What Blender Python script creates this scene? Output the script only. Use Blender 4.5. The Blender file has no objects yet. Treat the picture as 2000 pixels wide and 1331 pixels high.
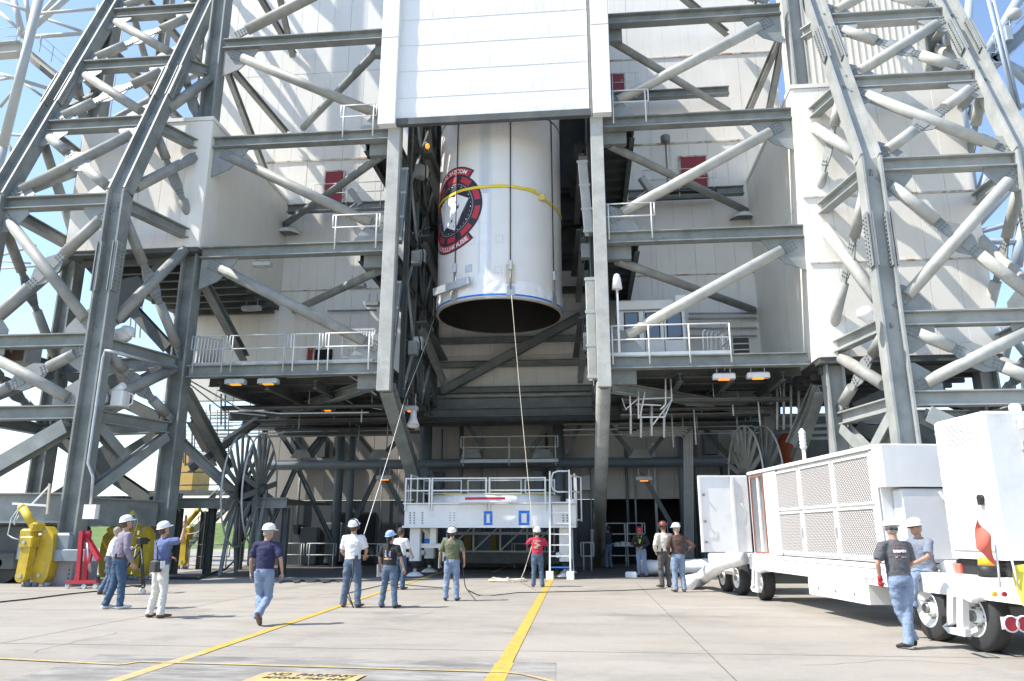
import bpy, bmesh, math, random
from mathutils import Vector, Matrix, noise
V = Vector
R = math.radians
random.seed(7)
scene = bpy.context.scene
col = scene.collection

# ------------------------------------------------------------------ camera, sky, sun, exposure
FPX, PITCH, YAW, CAMH = 1453.0, R(14.5), R(5.5), 1.57
cam_d = bpy.data.cameras.new('camera')
cam_d.sensor_width = 36.0
cam_d.lens = 36.0 * FPX / 2000.0
cam_d.clip_start = 0.1
cam_d.clip_end = 4000
cam = bpy.data.objects.new('camera', cam_d)
col.objects.link(cam)
cam.location = (0, 0, CAMH)
cam.rotation_euler = (R(90) + PITCH, 0, YAW)
scene.camera = cam

SUN_DIR = V((0.95, 0.30, -1.28)).normalized()          # the way the light travels
sun_d = bpy.data.lights.new('sun', 'SUN')
sun_d.energy = 3.9
sun_d.angle = R(0.53)
sun_d.color = (1.0, 0.935, 0.84)
sun = bpy.data.objects.new('sun', sun_d)
col.objects.link(sun)
sun.rotation_euler = SUN_DIR.to_track_quat('-Z', 'Y').to_euler()
world = bpy.data.worlds.new('World')
scene.world = world
world.use_nodes = True
wn = world.node_tree.nodes
wl = world.node_tree.links
wn.clear()
sky = wn.new('ShaderNodeTexSky')
sky.sky_type = 'NISHITA'
sky.sun_disc = False
sky.sun_elevation = math.asin(-SUN_DIR.z)
sky.sun_rotation = math.atan2(-SUN_DIR.x, -SUN_DIR.y)
sky.altitude = 5
sky.air_density = 1.0
sky.dust_density = 0.6
sky.ozone_density = 1.2
bg = wn.new('ShaderNodeBackground')
bg.inputs['Strength'].default_value = 0.15
wo = wn.new('ShaderNodeOutputWorld')
wl.new(sky.outputs[0], bg.inputs[0])
wl.new(bg.outputs[0], wo.inputs[0])
scene.view_settings.view_transform = 'Standard'
scene.view_settings.look = 'None'
scene.view_settings.exposure = 1.05
scene.view_settings.gamma = 1.0
scene.view_settings.use_curve_mapping = False
try:
    scene.cycles.max_bounces = 8
    scene.cycles.diffuse_bounces = 4
except Exception:
    pass

# ------------------------------------------------------------------ surveying: photograph pixel -> place
_fw = V((-math.sin(YAW) * math.cos(PITCH), math.cos(YAW) * math.cos(PITCH), math.sin(PITCH)))
_rt = V((math.cos(YAW), math.sin(YAW), 0))
_up = _rt.cross(_fw)
CAM = V((0, 0, CAMH))
def ray(px, py): return _fw * FPX + _rt * (px - 1000.0) - _up * (py - 665.5)
def at(px, py, Y):
    d = ray(px, py); return CAM + d * (Y / d.y)
def gr(px, py, z=0.0):
    d = ray(px, py); return CAM + d * ((z - CAMH) / d.z)
def atx(px, py, X):
    d = ray(px, py); return CAM + d * (X / d.x)
def pxm(Y): return FPX / (Y * 1.04)

# ------------------------------------------------------------------ materials
MATS = {}
def mat(name, c, rough=0.6, var=0.0, scale=2.0, metal=0.0, bump=0.0, streak=0.0, dirt=None, dscale=1.5, dlo=.5, dhi=.75,
        emit=None, estr=0.0, spec=0.5, rust=0.0, drips=None, alpha=None, stretch=(1, 1, 1), coat=0.0):
    m = bpy.data.materials.new(name); m.use_nodes = True
    nt = m.node_tree; n = nt.nodes; l = nt.links
    b = n['Principled BSDF']
    b.inputs['Roughness'].default_value = rough
    b.inputs['Metallic'].default_value = metal
    b.inputs['Specular IOR Level'].default_value = spec
    b.inputs['Coat Weight'].default_value = coat
    b.inputs['Base Color'].default_value = (*c, 1)
    if emit:
        b.inputs['Emission Color'].default_value = (*emit, 1)
        b.inputs['Emission Strength'].default_value = estr
    src = None
    if var or bump or dirt or streak:
        g = n.new('ShaderNodeNewGeometry')
        mp = n.new('ShaderNodeMapping'); mp.inputs['Scale'].default_value = stretch
        l.new(g.outputs['Position'], mp.inputs['Vector'])
        t = n.new('ShaderNodeTexNoise'); t.inputs['Scale'].default_value = scale
        t.inputs['Detail'].default_value = 6; t.inputs['Roughness'].default_value = 0.62
        l.new(mp.outputs[0], t.inputs['Vector'])
        mr = n.new('ShaderNodeMapRange')
        mr.inputs['From Min'].default_value = 0.3; mr.inputs['From Max'].default_value = 0.7
        mr.inputs['To Min'].default_value = 1 - var; mr.inputs['To Max'].default_value = 1 + var * 0.6
        l.new(t.outputs['Fac'], mr.inputs['Value'])
        mx = n.new('ShaderNodeMix'); mx.data_type = 'RGBA'; mx.blend_type = 'MULTIPLY'
        mx.inputs[0].default_value = 1.0; mx.inputs[6].default_value = (*c, 1)
        l.new(mr.outputs[0], mx.inputs[7]); src = mx.outputs[2]
        if streak:
            mp2 = n.new('ShaderNodeMapping'); mp2.inputs['Scale'].default_value = (4.5, 4.5, 0.22)
            l.new(g.outputs['Position'], mp2.inputs['Vector'])
            t2 = n.new('ShaderNodeTexNoise'); t2.inputs['Scale'].default_value = 1.0; t2.inputs['Detail'].default_value = 5
            l.new(mp2.outputs[0], t2.inputs['Vector'])
            r2 = n.new('ShaderNodeMapRange'); r2.inputs['From Min'].default_value = 0.56; r2.inputs['From Max'].default_value = 0.78
            r2.inputs['To Max'].default_value = streak
            l.new(t2.outputs['Fac'], r2.inputs['Value'])
            m2 = n.new('ShaderNodeMix'); m2.data_type = 'RGBA'
            l.new(r2.outputs[0], m2.inputs[0]); l.new(src, m2.inputs[6]); m2.inputs[7].default_value = (0.42, 0.36, 0.27, 1)
            src = m2.outputs[2]
        if dirt:
            t3 = n.new('ShaderNodeTexNoise'); t3.inputs['Scale'].default_value = dscale; t3.inputs['Detail'].default_value = 8
            t3.inputs['Roughness'].default_value = 0.7
            l.new(mp.outputs[0], t3.inputs['Vector'])
            r3 = n.new('ShaderNodeMapRange'); r3.inputs['From Min'].default_value = dlo; r3.inputs['From Max'].default_value = dhi
            l.new(t3.outputs['Fac'], r3.inputs['Value'])
            m3 = n.new('ShaderNodeMix'); m3.data_type = 'RGBA'
            l.new(r3.outputs[0], m3.inputs[0]); l.new(src, m3.inputs[6]); m3.inputs[7].default_value = (*dirt, 1)
            src = m3.outputs[2]
        if rust:
            t4 = n.new('ShaderNodeTexNoise'); t4.inputs['Scale'].default_value = 2.6; t4.inputs['Detail'].default_value = 9; t4.inputs['Roughness'].default_value = 0.75
            mp4 = n.new('ShaderNodeMapping'); mp4.inputs['Scale'].default_value = (1.3, 1.3, .45); mp4.inputs['Location'].default_value = (3.3, 8.1, 1.7)
            l.new(g.outputs['Position'], mp4.inputs['Vector']); l.new(mp4.outputs[0], t4.inputs['Vector'])
            r4 = n.new('ShaderNodeMapRange'); r4.inputs['From Min'].default_value = .60; r4.inputs['From Max'].default_value = .74; r4.inputs['To Max'].default_value = rust
            l.new(t4.outputs['Fac'], r4.inputs['Value'])
            m4 = n.new('ShaderNodeMix'); m4.data_type = 'RGBA'
            l.new(r4.outputs[0], m4.inputs[0]); l.new(src, m4.inputs[6]); m4.inputs[7].default_value = (.20, .125, .075, 1); src = m4.outputs[2]
        if drips:
            sp = n.new('ShaderNodeSeparateXYZ'); l.new(g.outputs['Position'], sp.inputs[0])
            mp5 = n.new('ShaderNodeMapping'); mp5.inputs['Scale'].default_value = (3.2, 3.2, .12); l.new(g.outputs['Position'], mp5.inputs['Vector'])
            t5 = n.new('ShaderNodeTexNoise'); t5.inputs['Scale'].default_value = 1.6; t5.inputs['Detail'].default_value = 4; l.new(mp5.outputs[0], t5.inputs['Vector'])
            for zf in drips:
                d1 = n.new('ShaderNodeMapRange'); d1.inputs[1].default_value = zf - 1.5; d1.inputs[2].default_value = zf; d1.inputs[3].default_value = .0; d1.inputs[4].default_value = .42; l.new(sp.outputs['Z'], d1.inputs[0])
                d2 = n.new('ShaderNodeMath'); d2.operation = 'LESS_THAN'; l.new(sp.outputs['Z'], d2.inputs[0]); d2.inputs[1].default_value = zf
                d3 = n.new('ShaderNodeMapRange'); d3.inputs[1].default_value = .60; d3.inputs[2].default_value = .74; l.new(t5.outputs['Fac'], d3.inputs[0])
                d4 = n.new('ShaderNodeMath'); d4.operation = 'MULTIPLY'; l.new(d1.outputs[0], d4.inputs[0]); l.new(d2.outputs[0], d4.inputs[1])
                d5 = n.new('ShaderNodeMath'); d5.operation = 'MULTIPLY'; l.new(d4.outputs[0], d5.inputs[0]); l.new(d3.outputs[0], d5.inputs[1])
                m5 = n.new('ShaderNodeMix'); m5.data_type = 'RGBA'; l.new(d5.outputs[0], m5.inputs[0]); l.new(src, m5.inputs[6]); m5.inputs[7].default_value = (.38, .20, .08, 1); src = m5.outputs[2]
        l.new(src, b.inputs['Base Color'])
        if bump:
            bp = n.new('ShaderNodeBump'); bp.inputs['Strength'].default_value = bump; bp.inputs['Distance'].default_value = 0.02
            l.new(t.outputs['Fac'], bp.inputs['Height']); l.new(bp.outputs[0], b.inputs['Normal'])
    if alpha is not None:
        b.inputs['Alpha'].default_value = alpha
    MATS[name] = m
    return m

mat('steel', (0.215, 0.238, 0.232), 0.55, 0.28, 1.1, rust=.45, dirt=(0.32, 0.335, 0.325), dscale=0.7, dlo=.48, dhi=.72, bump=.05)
mat('steel_dark', (0.08, 0.093, 0.092), 0.6, 0.3, 1.3, rust=.4, dirt=(0.135, 0.13, 0.115), dscale=1.0)
mat('steel_blue', (0.20, 0.245, 0.275), 0.5, 0.22, 1.2)
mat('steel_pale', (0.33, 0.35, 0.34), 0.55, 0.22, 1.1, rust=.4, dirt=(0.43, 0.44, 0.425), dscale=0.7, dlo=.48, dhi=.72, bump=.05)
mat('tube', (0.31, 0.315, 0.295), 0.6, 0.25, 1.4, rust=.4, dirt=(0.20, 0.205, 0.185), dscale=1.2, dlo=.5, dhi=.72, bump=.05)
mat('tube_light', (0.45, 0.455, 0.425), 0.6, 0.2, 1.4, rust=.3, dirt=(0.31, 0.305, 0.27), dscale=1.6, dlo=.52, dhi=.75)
mat('gusset', (0.26, 0.28, 0.275), 0.55, 0.22, 1.5)
mat('bolt', (0.20, 0.22, 0.22), 0.45, metal=0.3)
mat('panel', (0.86, 0.835, 0.775), 0.5, 0.05, 0.8, streak=0.15, bump=.03, drips=(20.3, 13.4, 10.9))
mat('panel_shade_cream', (0.84, 0.81, 0.73), 0.5, 0.05, 0.8, streak=0.13)  # panel white with the warm tint of the shaded recess walls put in
mat('panel_low_shade', (0.36, 0.34, 0.31), 0.6, 0.12, 0.6, streak=0.3)  # streaked lower wall white, darkened in colour for the shade under the decks
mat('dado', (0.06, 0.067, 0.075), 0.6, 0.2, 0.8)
mat('chord_blue', (0.10, 0.125, 0.14), 0.5, 0.2, 1.0)
mat('flashing', (0.62, 0.60, 0.54), 0.5, 0.15, 3, dirt=(0.36, 0.17, 0.06), dscale=2.2, dlo=.5, dhi=.6)
mat('backing', (0.58, 0.575, 0.55), 0.8)
mat('white_paint', (0.80, 0.80, 0.78), 0.42, 0.05, 3, dirt=(0.62, 0.60, 0.55), dscale=2.4, dlo=.58, dhi=.8)
mat('white_clean', (0.76, 0.76, 0.75), 0.4, 0.05, 2, dirt=(.60, .58, .54), dscale=1.3, dlo=.55, dhi=.8, streak=.12)
mat('rail', (0.72, 0.72, 0.70), 0.45, 0.08, 4)
mat('rail_grey', (0.46, 0.48, 0.48), 0.45, 0.12, 4)
mat('red_door', (0.30, 0.035, 0.045), 0.5, 0.12, 3)
mat('black', (0.025, 0.026, 0.028), 0.55, 0.2, 5)
mat('rubber', (0.035, 0.035, 0.035), 0.8, 0.2, 9)
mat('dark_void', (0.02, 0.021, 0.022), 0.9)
mat('yellow_paint', (0.56, 0.40, 0.03), 0.5, 0.2, 3, dirt=(0.24, 0.18, 0.05), dscale=3.5, dlo=.54, dhi=.76)
mat('red_paint', (0.42, 0.022, 0.04), 0.45, 0.2, 4, dirt=(.2, .03, .03), dscale=5, dlo=.55, dhi=.75)
mat('galv', (0.45, 0.47, 0.48), 0.4, 0.15, 6, metal=.5)
mat('lamp_glow', (0.7, 0.25, 0.04), 0.5, emit=(1.0, 0.24, 0.02), estr=.9)
mat('lens_glass', (0.45, 0.47, 0.46), 0.2)
mat('concrete_grey', (0.30, 0.29, 0.29), 0.8, 0.15, 2)

# ------------------------------------------------------------------ mesh builder
WORG = {}
def frame(p, q, up=(0, 0, 1)):
    d = (q - p); L = d.length; d = d / L
    u = V(up)
    if abs(d.dot(u.normalized())) > 0.98:
        u = V((0, 1, 0)) if abs(d.y) < .9 else V((1, 0, 0))
    s = d.cross(u).normalized(); u = s.cross(d).normalized()
    return d, s, u, L
class B:
    def __init__(s, T=None): s.v = []; s.f = []; s.sm = []; s.T = T; s.mi = []; s.cm = 0
    def add(s, vs, fs, smooth=False):
        o = len(s.v)
        if s.T is not None: vs = [s.T @ V(x) for x in vs]
        s.v += [tuple(x) for x in vs]
        for f in fs:
            s.f.append([o + i for i in f]); s.sm.append(smooth); s.mi.append(s.cm)
        return s
    def box(s, a, b):
        x0, y0, z0 = a; x1, y1, z1 = b
        return s.add([(x0,y0,z0),(x1,y0,z0),(x1,y1,z0),(x0,y1,z0),(x0,y0,z1),(x1,y0,z1),(x1,y1,z1),(x0,y1,z1)],
              [(0,3,2,1),(4,5,6,7),(0,1,5,4),(1,2,6,5),(2,3,7,6),(3,0,4,7)])
    def cbox(s, a, b, c=.02):
        """box with chamfered vertical and top edges"""
        x0, y0, z0 = a; x1, y1, z1 = b
        def ring(x0, y0, x1, y1, z): return [(x0+c,y0,z),(x1-c,y0,z),(x1,y0+c,z),(x1,y1-c,z),(x1-c,y1,z),(x0+c,y1,z),(x0,y1-c,z),(x0,y0+c,z)]
        vs = ring(x0, y0, x1, y1, z0) + ring(x0, y0, x1, y1, z1 - c) + ring(x0+c, y0+c, x1-c, y1-c, z1)
        fs = [tuple(reversed(range(8))), tuple(range(16, 24))]
        for k in (0, 8):
            for i in range(8):
                j = (i + 1) % 8; fs.append((k+i, k+j, k+8+j, k+8+i))
        return s.add(vs, fs)
    def bar(s, p, q, w, h, up=(0, 0, 1)):
        p, q = V(p), V(q)
        d, a, u, L = frame(p, q, up)
        vs = []
        for c in (p, q):
            for (i, j) in ((-1,-1),(1,-1),(1,1),(-1,1)): vs.append(c + a * (i * w / 2) + u * (j * h / 2))
        return s.add(vs, [(0,1,2,3),(7,6,5,4),(0,4,5,1),(1,5,6,2),(2,6,7,3),(3,7,4,0)])
    def hbeam(s, p, q, w, h, tf=.035, tw=.03, up=(0, 0, 1)):
        """rolled section: flanges across u at +-h/2, web between"""
        p, q = V(p), V(q)
        d, a, u, L = frame(p, q, up)
        W, H = w / 2, h / 2; t = tw / 2; T = H - tf
        prof = [(-W,-H),(W,-H),(W,-T),(t,-T),(t,T),(W,T),(W,H),(-W,H),(-W,T),(-t,T),(-t,-T),(-W,-T)]
        n = 12
        vs = [c + a * x + u * y for c in (p, q) for (x, y) in prof]
        fs = [(i, (i+1) % n, n + (i+1) % n, n + i) for i in range(n)]
        fs = [tuple(reversed(f)) for f in fs]
        for o, r in ((0, 0), (n, 1)):
            for f in ((0,1,2,11),(10,3,4,9),(8,5,6,7)):
                g = tuple(o + i for i in f); fs.append(g if r else tuple(reversed(g)))
            # web joins flange faces
        return s.add(vs, fs)
    def tube(s, p, q, r, r2=None, n=12, cap=True, smooth=True):
        p, q = V(p), V(q)
        if r2 is None: r2 = r
        d, a, u, L = frame(p, q)
        vs = []
        for c, rr in ((p, r), (q, r2)):
            for i in range(n):
                t = 2 * math.pi * i / n; vs.append(c + (a * math.cos(t) + u * math.sin(t)) * rr)
        fs = [(i, n + i, n + (i+1) % n, (i+1) % n) for i in range(n)]
        s.add(vs, fs, smooth)
        if cap:
            o = len(s.v) - 2 * n
            s.f.append([o + i for i in range(n)]); s.sm.append(False); s.mi.append(s.cm)
            s.f.append([o + n + i for i in reversed(range(n))]); s.sm.append(False); s.mi.append(s.cm)
        return s
    def path(s, pts, r, n=8, closed=False, rads=None, cap=True):
        pts = [V(p) for p in pts]; k = len(pts); vs = []
        prev = None
        for i, p in enumerate(pts):
            a_ = pts[(i - 1) % k] if (closed or i > 0) else p
            b_ = pts[(i + 1) % k] if (closed or i < k - 1) else p
            d = (b_ - a_).normalized()
            if prev is None:
                u = V((0, 0, 1)) if abs(d.z) < .9 else V((1, 0, 0))
            else: u = prev
            sd = d.cross(u).normalized(); u = sd.cross(d).normalized(); prev = u
            rr = rads[i] if rads else r
            for j in range(n):
                t = 2 * math.pi * j / n; vs.append(p + (sd * math.cos(t) + u * math.sin(t)) * rr)
        fs = []
        for i in range(k if closed else k - 1):
            i2 = (i + 1) % k
            for j in range(n):
                j2 = (j + 1) % n; fs.append((i*n+j, i2*n+j, i2*n+j2, i*n+j2))
        if not closed and cap:
            fs.append(tuple(range(n))); fs.append(tuple((k-1)*n + j for j in reversed(range(n))))
        return s.add(vs, fs, True)
    def plate(s, poly, t, nrm):
        """flat polygon (list of Vectors) thickened by t along nrm, centred"""
        nrm = V(nrm).normalized(); k = len(poly)
        vs = [V(p) - nrm * t / 2 for p in poly] + [V(p) + nrm * t / 2 for p in poly]
        c = sum((V(p) for p in poly), V()) / k
        a = (V(poly[0]) - c).cross(V(poly[1]) - c)
        fl = a.dot(nrm) < 0
        f1 = list(range(k, 2 * k)); f0 = list(reversed(range(k)))
        sd = [[i, (i+1) % k, k + (i+1) % k, k + i] for i in range(k)]
        if fl: f1 = f1[::-1]; f0 = f0[::-1]; sd = [x[::-1] for x in sd]
        return s.add(vs, [f0, f1] + sd)
    def lathe(s, c, axis, prof, n=24, cap=True, smooth=True):
        """prof: (distance along axis, radius)"""
        c = V(c); d = V(axis).normalized()
        u = V((0, 0, 1)) if abs(d.z) < .9 else V((1, 0, 0))
        a = d.cross(u).normalized(); u = a.cross(d).normalized()
        vs = []
        for h, r in prof:
            for i in range(n):
                t = 2 * math.pi * i / n; vs.append(c + d * h + (a * math.cos(t) + u * math.sin(t)) * r)
        fs = []
        for k in range(len(prof) - 1):
            for i in range(n):
                j = (i + 1) % n; fs.append((k*n+i, (k+1)*n+i, (k+1)*n+j, k*n+j))
        s.add(vs, fs, smooth)
        if cap:
            o = len(s.v) - n * len(prof)
            s.f.append([o + i for i in range(n)]); s.sm.append(False); s.mi.append(s.cm)
            e = o + n * (len(prof) - 1)
            s.f.append([e + i for i in reversed(range(n))]); s.sm.append(False); s.mi.append(s.cm)
        return s
    def ell(s, c, r, n=14, m=9, T=None):
        vs = []; fs = []
        T = T or Matrix.Identity(3)
        for i in range(m + 1):
            ph = math.pi * i / m
            for j in range(n):
                t = 2 * math.pi * j / n
                vs.append(V(c) + T @ V((r[0]*math.sin(ph)*math.cos(t), r[1]*math.sin(ph)*math.sin(t), r[2]*math.cos(ph))))
        for i in range(m):
            for j in range(n):
                k = (j + 1) % n; fs.append((i*n+j, (i+1)*n+j, (i+1)*n+k, i*n+k))
        return s.add(vs, fs, True)
    def mesh(s, name, mats, org=(0, 0, 0)):
        me = bpy.data.meshes.new(name)
        o = V(org)
        me.from_pydata([tuple(V(x) - o) for x in s.v], [], s.f)
        me.polygons.foreach_set('use_smooth', s.sm)
        if isinstance(mats, str): mats = [mats]
        for m in mats: me.materials.append(MATS[m] if isinstance(m, str) else m)
        if len(mats) > 1: me.polygons.foreach_set('material_index', s.mi)
        me.update()
        return me
    def obj(s, name, mats, parent=None, kind=None, org=None):
        if org is None: org = WORG.get(parent, V((0, 0, 0))) if parent else V((0, 0, 0))
        me = s.mesh(name, mats, org)
        o = bpy.data.objects.new(name, me); col.objects.link(o)
        if parent:
            o.parent = parent; WORG[o] = WORG[parent]
            off = V(org) - WORG[parent]
            if off.length > 1e-9: o.location = off; WORG[o] = V(org)
        else:
            o.location = org; WORG[o] = V(org)
        if kind: o['kind'] = kind
        return o
def tag(o, label, cat, group=None):
    o['label'] = label; o['category'] = cat
    if group: o['group'] = group
    return o
def thing(name, label, cat, loc=(0, 0, 0), group=None):
    o = bpy.data.objects.new(name, None); col.objects.link(o)
    o.empty_display_size = .2
    o.location = loc; WORG[o] = V(loc)
    return tag(o, label, cat, group)
def one(b, name, mats, label, cat, group=None, org=None):
    """a thing that is a single mesh"""
    return tag(b.obj(name, mats, org=org), label, cat, group)
def rotz(a, loc=(0, 0, 0)): return Matrix.Translation(V(loc)) @ Matrix.Rotation(a, 4, 'Z')
def link_copy(o, loc, parent):
    c = o.copy(); col.objects.link(c); c.parent = parent; c.location = loc; WORG[c] = WORG.get(parent, V())
    return c
# ------------------------------------------------------------------ ground
def ground_material():
    m = bpy.data.materials.new('concrete_apron'); m.use_nodes = True
    nt = m.node_tree; n = nt.nodes; l = nt.links; b = n['Principled BSDF']
    b.inputs['Roughness'].default_value = 0.85
    g = n.new('ShaderNodeNewGeometry')
    def noise_(sc, det, st=(1, 1, 1), rot=0.0):
        mp = n.new('ShaderNodeMapping'); mp.inputs['Scale'].default_value = st; mp.inputs['Rotation'].default_value = (0, 0, rot)
        l.new(g.outputs['Position'], mp.inputs['Vector'])
        t = n.new('ShaderNodeTexNoise'); t.inputs['Scale'].default_value = sc; t.inputs['Detail'].default_value = det
        t.inputs['Roughness'].default_value = .65
        l.new(mp.outputs[0], t.inputs['Vector']); return t.outputs['Fac']
    def rng(s, a, b_, lo, hi):
        r = n.new('ShaderNodeMapRange'); r.inputs[1].default_value = a; r.inputs[2].default_value = b_
        r.inputs[3].default_value = lo; r.inputs[4].default_value = hi; l.new(s, r.inputs[0]); return r.outputs[0]
    def mix(f, a, c2):
        x = n.new('ShaderNodeMix'); x.data_type = 'RGBA'
        l.new(f, x.inputs[0])
        for k, c in ((6, a), (7, c2)):
            if isinstance(c, tuple): x.inputs[k].default_value = (*c, 1)
            else: l.new(c, x.inputs[k])
        return x.outputs[2]
    c = mix(rng(noise_(.16, 4), .35, .65, 0, 1), (.265, .242, .207), (.345, .317, .272))
    c = mix(rng(noise_(.8, 8, (.5, 1.6, 1), .3), .48, .70, 0, .7), c, (.195, .184, .165))
    c = mix(rng(noise_(5, 6), .45, .75, 0, .4), c, (.34, .33, .31))
    c = mix(rng(noise_(.35, 6, (1, 1, 1), 1.0), .55, .70, 0, .75), c, (.155, .146, .13))
    c = mix(rng(noise_(1.9, 3, (1, 1, 1), 2.0), .70, .76, 0, .5), c, (.13, .122, .11))
    c = mix(rng(noise_(75, 2), .5, .7, 0, .35), c, (.33, .32, .30))
    c = mix(rng(noise_(28, 3), .5, .8, 0, .45), c, (.14, .135, .13))
    l.new(c, b.inputs['Base Color'])
    bp = n.new('ShaderNodeBump'); bp.inputs['Strength'].default_value = .25; bp.inputs['Distance'].default_value = .01
    l.new(noise_(40, 5), bp.inputs['Height']); l.new(bp.outputs[0], b.inputs['Normal'])
    MATS['concrete'] = m
ground_material()
mat('worn', (.20, .19, .175), .85, .35, 1.6, dirt=(.31, .30, .28), dscale=2.0, dlo=.45, dhi=.62, stretch=(.5, 1.5, 1))
mat('yellow_line', (.49, .345, .06), .7, .2, 5, dirt=(.27, .245, .19), dscale=5.5, dlo=.55, dhi=.68)
mat('yellow_old', (.47, .37, .155), .7, .2, 5, dirt=(.28, .26, .22), dscale=6, dlo=.5, dhi=.64)
mat('grass', (.10, .16, .035), .9, .4, 1.5, dirt=(.16, .18, .06), dscale=.3)
mat('stencil', (.05, .05, .05), .8)

b = B(); b.add([(-900, -40, 0), (900, -40, 0), (900, 1800, 0), (-900, 1800, 0)], [(0, 1, 2, 3)])
b.obj('ground', 'concrete', kind='structure')
def strip(pts, w, z, name, m, kind='structure'):
    b = B(); pts = [V(p) for p in pts]; L = []; Rr = []
    for i, p in enumerate(pts):
        d = (pts[min(i+1, len(pts)-1)] - pts[max(i-1, 0)]).normalized(); s = V((d.y, -d.x, 0)) * w / 2
        L.append(p - s); Rr.append(p + s)
    vs = []
    for a, c in zip(L, Rr): vs += [(a.x, a.y, z), (c.x, c.y, z)]
    b.add(vs, [(2*i, 2*i+1, 2*i+3, 2*i+2) for i in range(len(pts)-1)])
    return b.obj(name, m, kind=kind)
# darker worn strip of paving across the foreground, with its cross arm
w1, w2, w3 = gr(388, 1278), gr(1078, 1298), gr(560, 1262)
b = B(); b.add([(w1.x-1.3, w1.y-.15, .004), (w2.x+.05, w2.y+.1, .004), (w2.x+.15, w2.y-3.2, .004), (w1.x-1.0, w1.y-3.4, .004)], [(0, 3, 2, 1)])
b.obj('worn_paving', 'worn', kind='structure')
strip([gr(100, 1360), gr(225, 1331), gr(395, 1276)], .17, .0082, 'faded_yellow_line', 'yellow_old')
strip([gr(395, 1276), gr(735, 1160), gr(860, 1119), gr(935, 1093)], .15, .0085, 'painted_yellow_line', 'yellow_line')
strip([gr(950, 1358), gr(986, 1296)], .225, .0082, 'faded_yellow_line', 'yellow_line')
strip([gr(986, 1296), gr(1072, 1140), gr(1088, 1112)], .185, .0085, 'painted_yellow_line', 'yellow_line')
strip([gr(962, 1119), gr(988, 1108)], .14, .0085, 'painted_yellow_dash', 'yellow_line')
strip([gr(-60, 1285), gr(0, 1288), gr(236, 1300)], .075, .012, 'thin_yellow_line', 'yellow_old')
strip([gr(236, 1300), gr(270, 1294.5)], .075, .0125, 'thin_yellow_line', 'yellow_old')
strip([gr(270, 1294.5), gr(984, 1315), gr(1020, 1318.5), gr(1075, 1332), gr(1100, 1340)], .07, .013, 'thin_yellow_line', 'yellow_old')

# slab joints, cracks and tyre marks
mat('joint', (.12, .113, .10), .9, .4, 3); mat('tyre_mark', (.245, .235, .215), .85, .3, 6)
for y in (10.9, 15.6, 20.6, 25.6): strip([V((-40, y, 0)), V((0, y + .02, 0)), V((40, y, 0))], .014, .003, 'slab_joint', 'joint')
for x in (-14.2, -8.6, 1.6, 7.2): strip([V((x, -2, 0)), V((x, 26, 0))], .014, .0034, 'slab_joint', 'joint')
rc = random.Random(4)
for k in range(7):
    p = V((rc.uniform(-11, 4), rc.uniform(9, 20), 0)); a = rc.uniform(0, 6.28); pts = [p.copy()]
    for i in range(rc.randint(8, 16)):
        a += rc.uniform(-.5, .5); p = p + V((math.cos(a), math.sin(a), 0)) * .22; pts.append(p.copy())
    strip(pts, .009, .0026, 'paving_crack', 'joint')
for dx in (): strip([gr(921 + dx * 60, 1291), gr(926 + dx * 60, 1278), gr(932 + dx * 60, 1268)], .03, .0145, 'tyre_mark', 'tyre_mark')
# painted no-parking plate on the paving
FONTS = {}
def text_mesh(txt, size, shear=0.0, extrude=0.0, bold=0.0, align='CENTER', space=1.0):
    cu = bpy.data.curves.new('lettering', 'FONT'); cu.body = txt; cu.size = size; cu.shear = shear
    cu.align_x = align; cu.offset = bold; cu.space_character = space; cu.resolution_u = 3
    o = bpy.data.objects.new('lettering', cu); col.objects.link(o)
    dg = bpy.context.evaluated_depsgraph_get(); me = bpy.data.meshes.new_from_object(o.evaluated_get(dg))
    vs = [v.co.copy() for v in me.vertices]; fs = [list(p.vertices) for p in me.polygons]
    bpy.data.objects.remove(o); bpy.data.curves.remove(cu); bpy.data.meshes.remove(me)
    return vs, fs
pa, pb, pc = gr(519, 1315.5), gr(716, 1321), gr(495, 1331)
ux = (pb - pa).normalized(); uy = V((-ux.y, ux.x, 0)); W = (pb - pa).length
T = Matrix.Translation(V((pa.x, pa.y, 0))) @ Matrix(((ux.x, uy.x, 0, 0), (ux.y, uy.y, 0, 0), (0, 0, 1, 0), (0, 0, 0, 1)))
b = B(T); b.add([(0, 0, .017), (W, 0, .017), (W, -.62, .017), (0, -.62, .017)], [(0, 3, 2, 1)])
npk = b.obj('painted_notice', 'yellow_old'); tag(npk, 'pale yellow NO PARKING notice stencilled on the paving between yellow lines', 'floor sign')
b = B(T)
for s_, y_, z_ in (('NO  PARKING', -.20, .205), ('BEYOND  THIS  LINE', -.38, .14)):
    vs, fs = text_mesh(s_, z_, .25, bold=.004)
    w0 = max(v.x for v in vs) - min(v.x for v in vs); k = (W * .84) / w0 if s_[0] == 'N' else (W * .8) / w0
    b.add([(W / 2 + v.x * k, y_ + v.y, .0205) for v in vs], fs)
b.obj('lettering', 'stencil', npk)

# distant grass bank
b = B(); rows = 10; cols = 60
vs = []
for j in range(rows + 1):
    for i in range(cols + 1):
        x = -150 + 135 * i / cols; y = 75 + 30 * j / rows
        h = 3.6 * math.sin(math.pi * min(1, j / rows * .75)) * (.75 + .5 * noise.noise(V((x * .06, y * .06, 3))))
        vs.append((x, y, max(-.05, h)))
b.add(vs, [(j*(cols+1)+i, j*(cols+1)+i+1, (j+1)*(cols+1)+i+1, (j+1)*(cols+1)+i) for j in range(rows) for i in range(cols)], True)
b.obj('grass_bank', 'grass', kind='structure')

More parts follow.
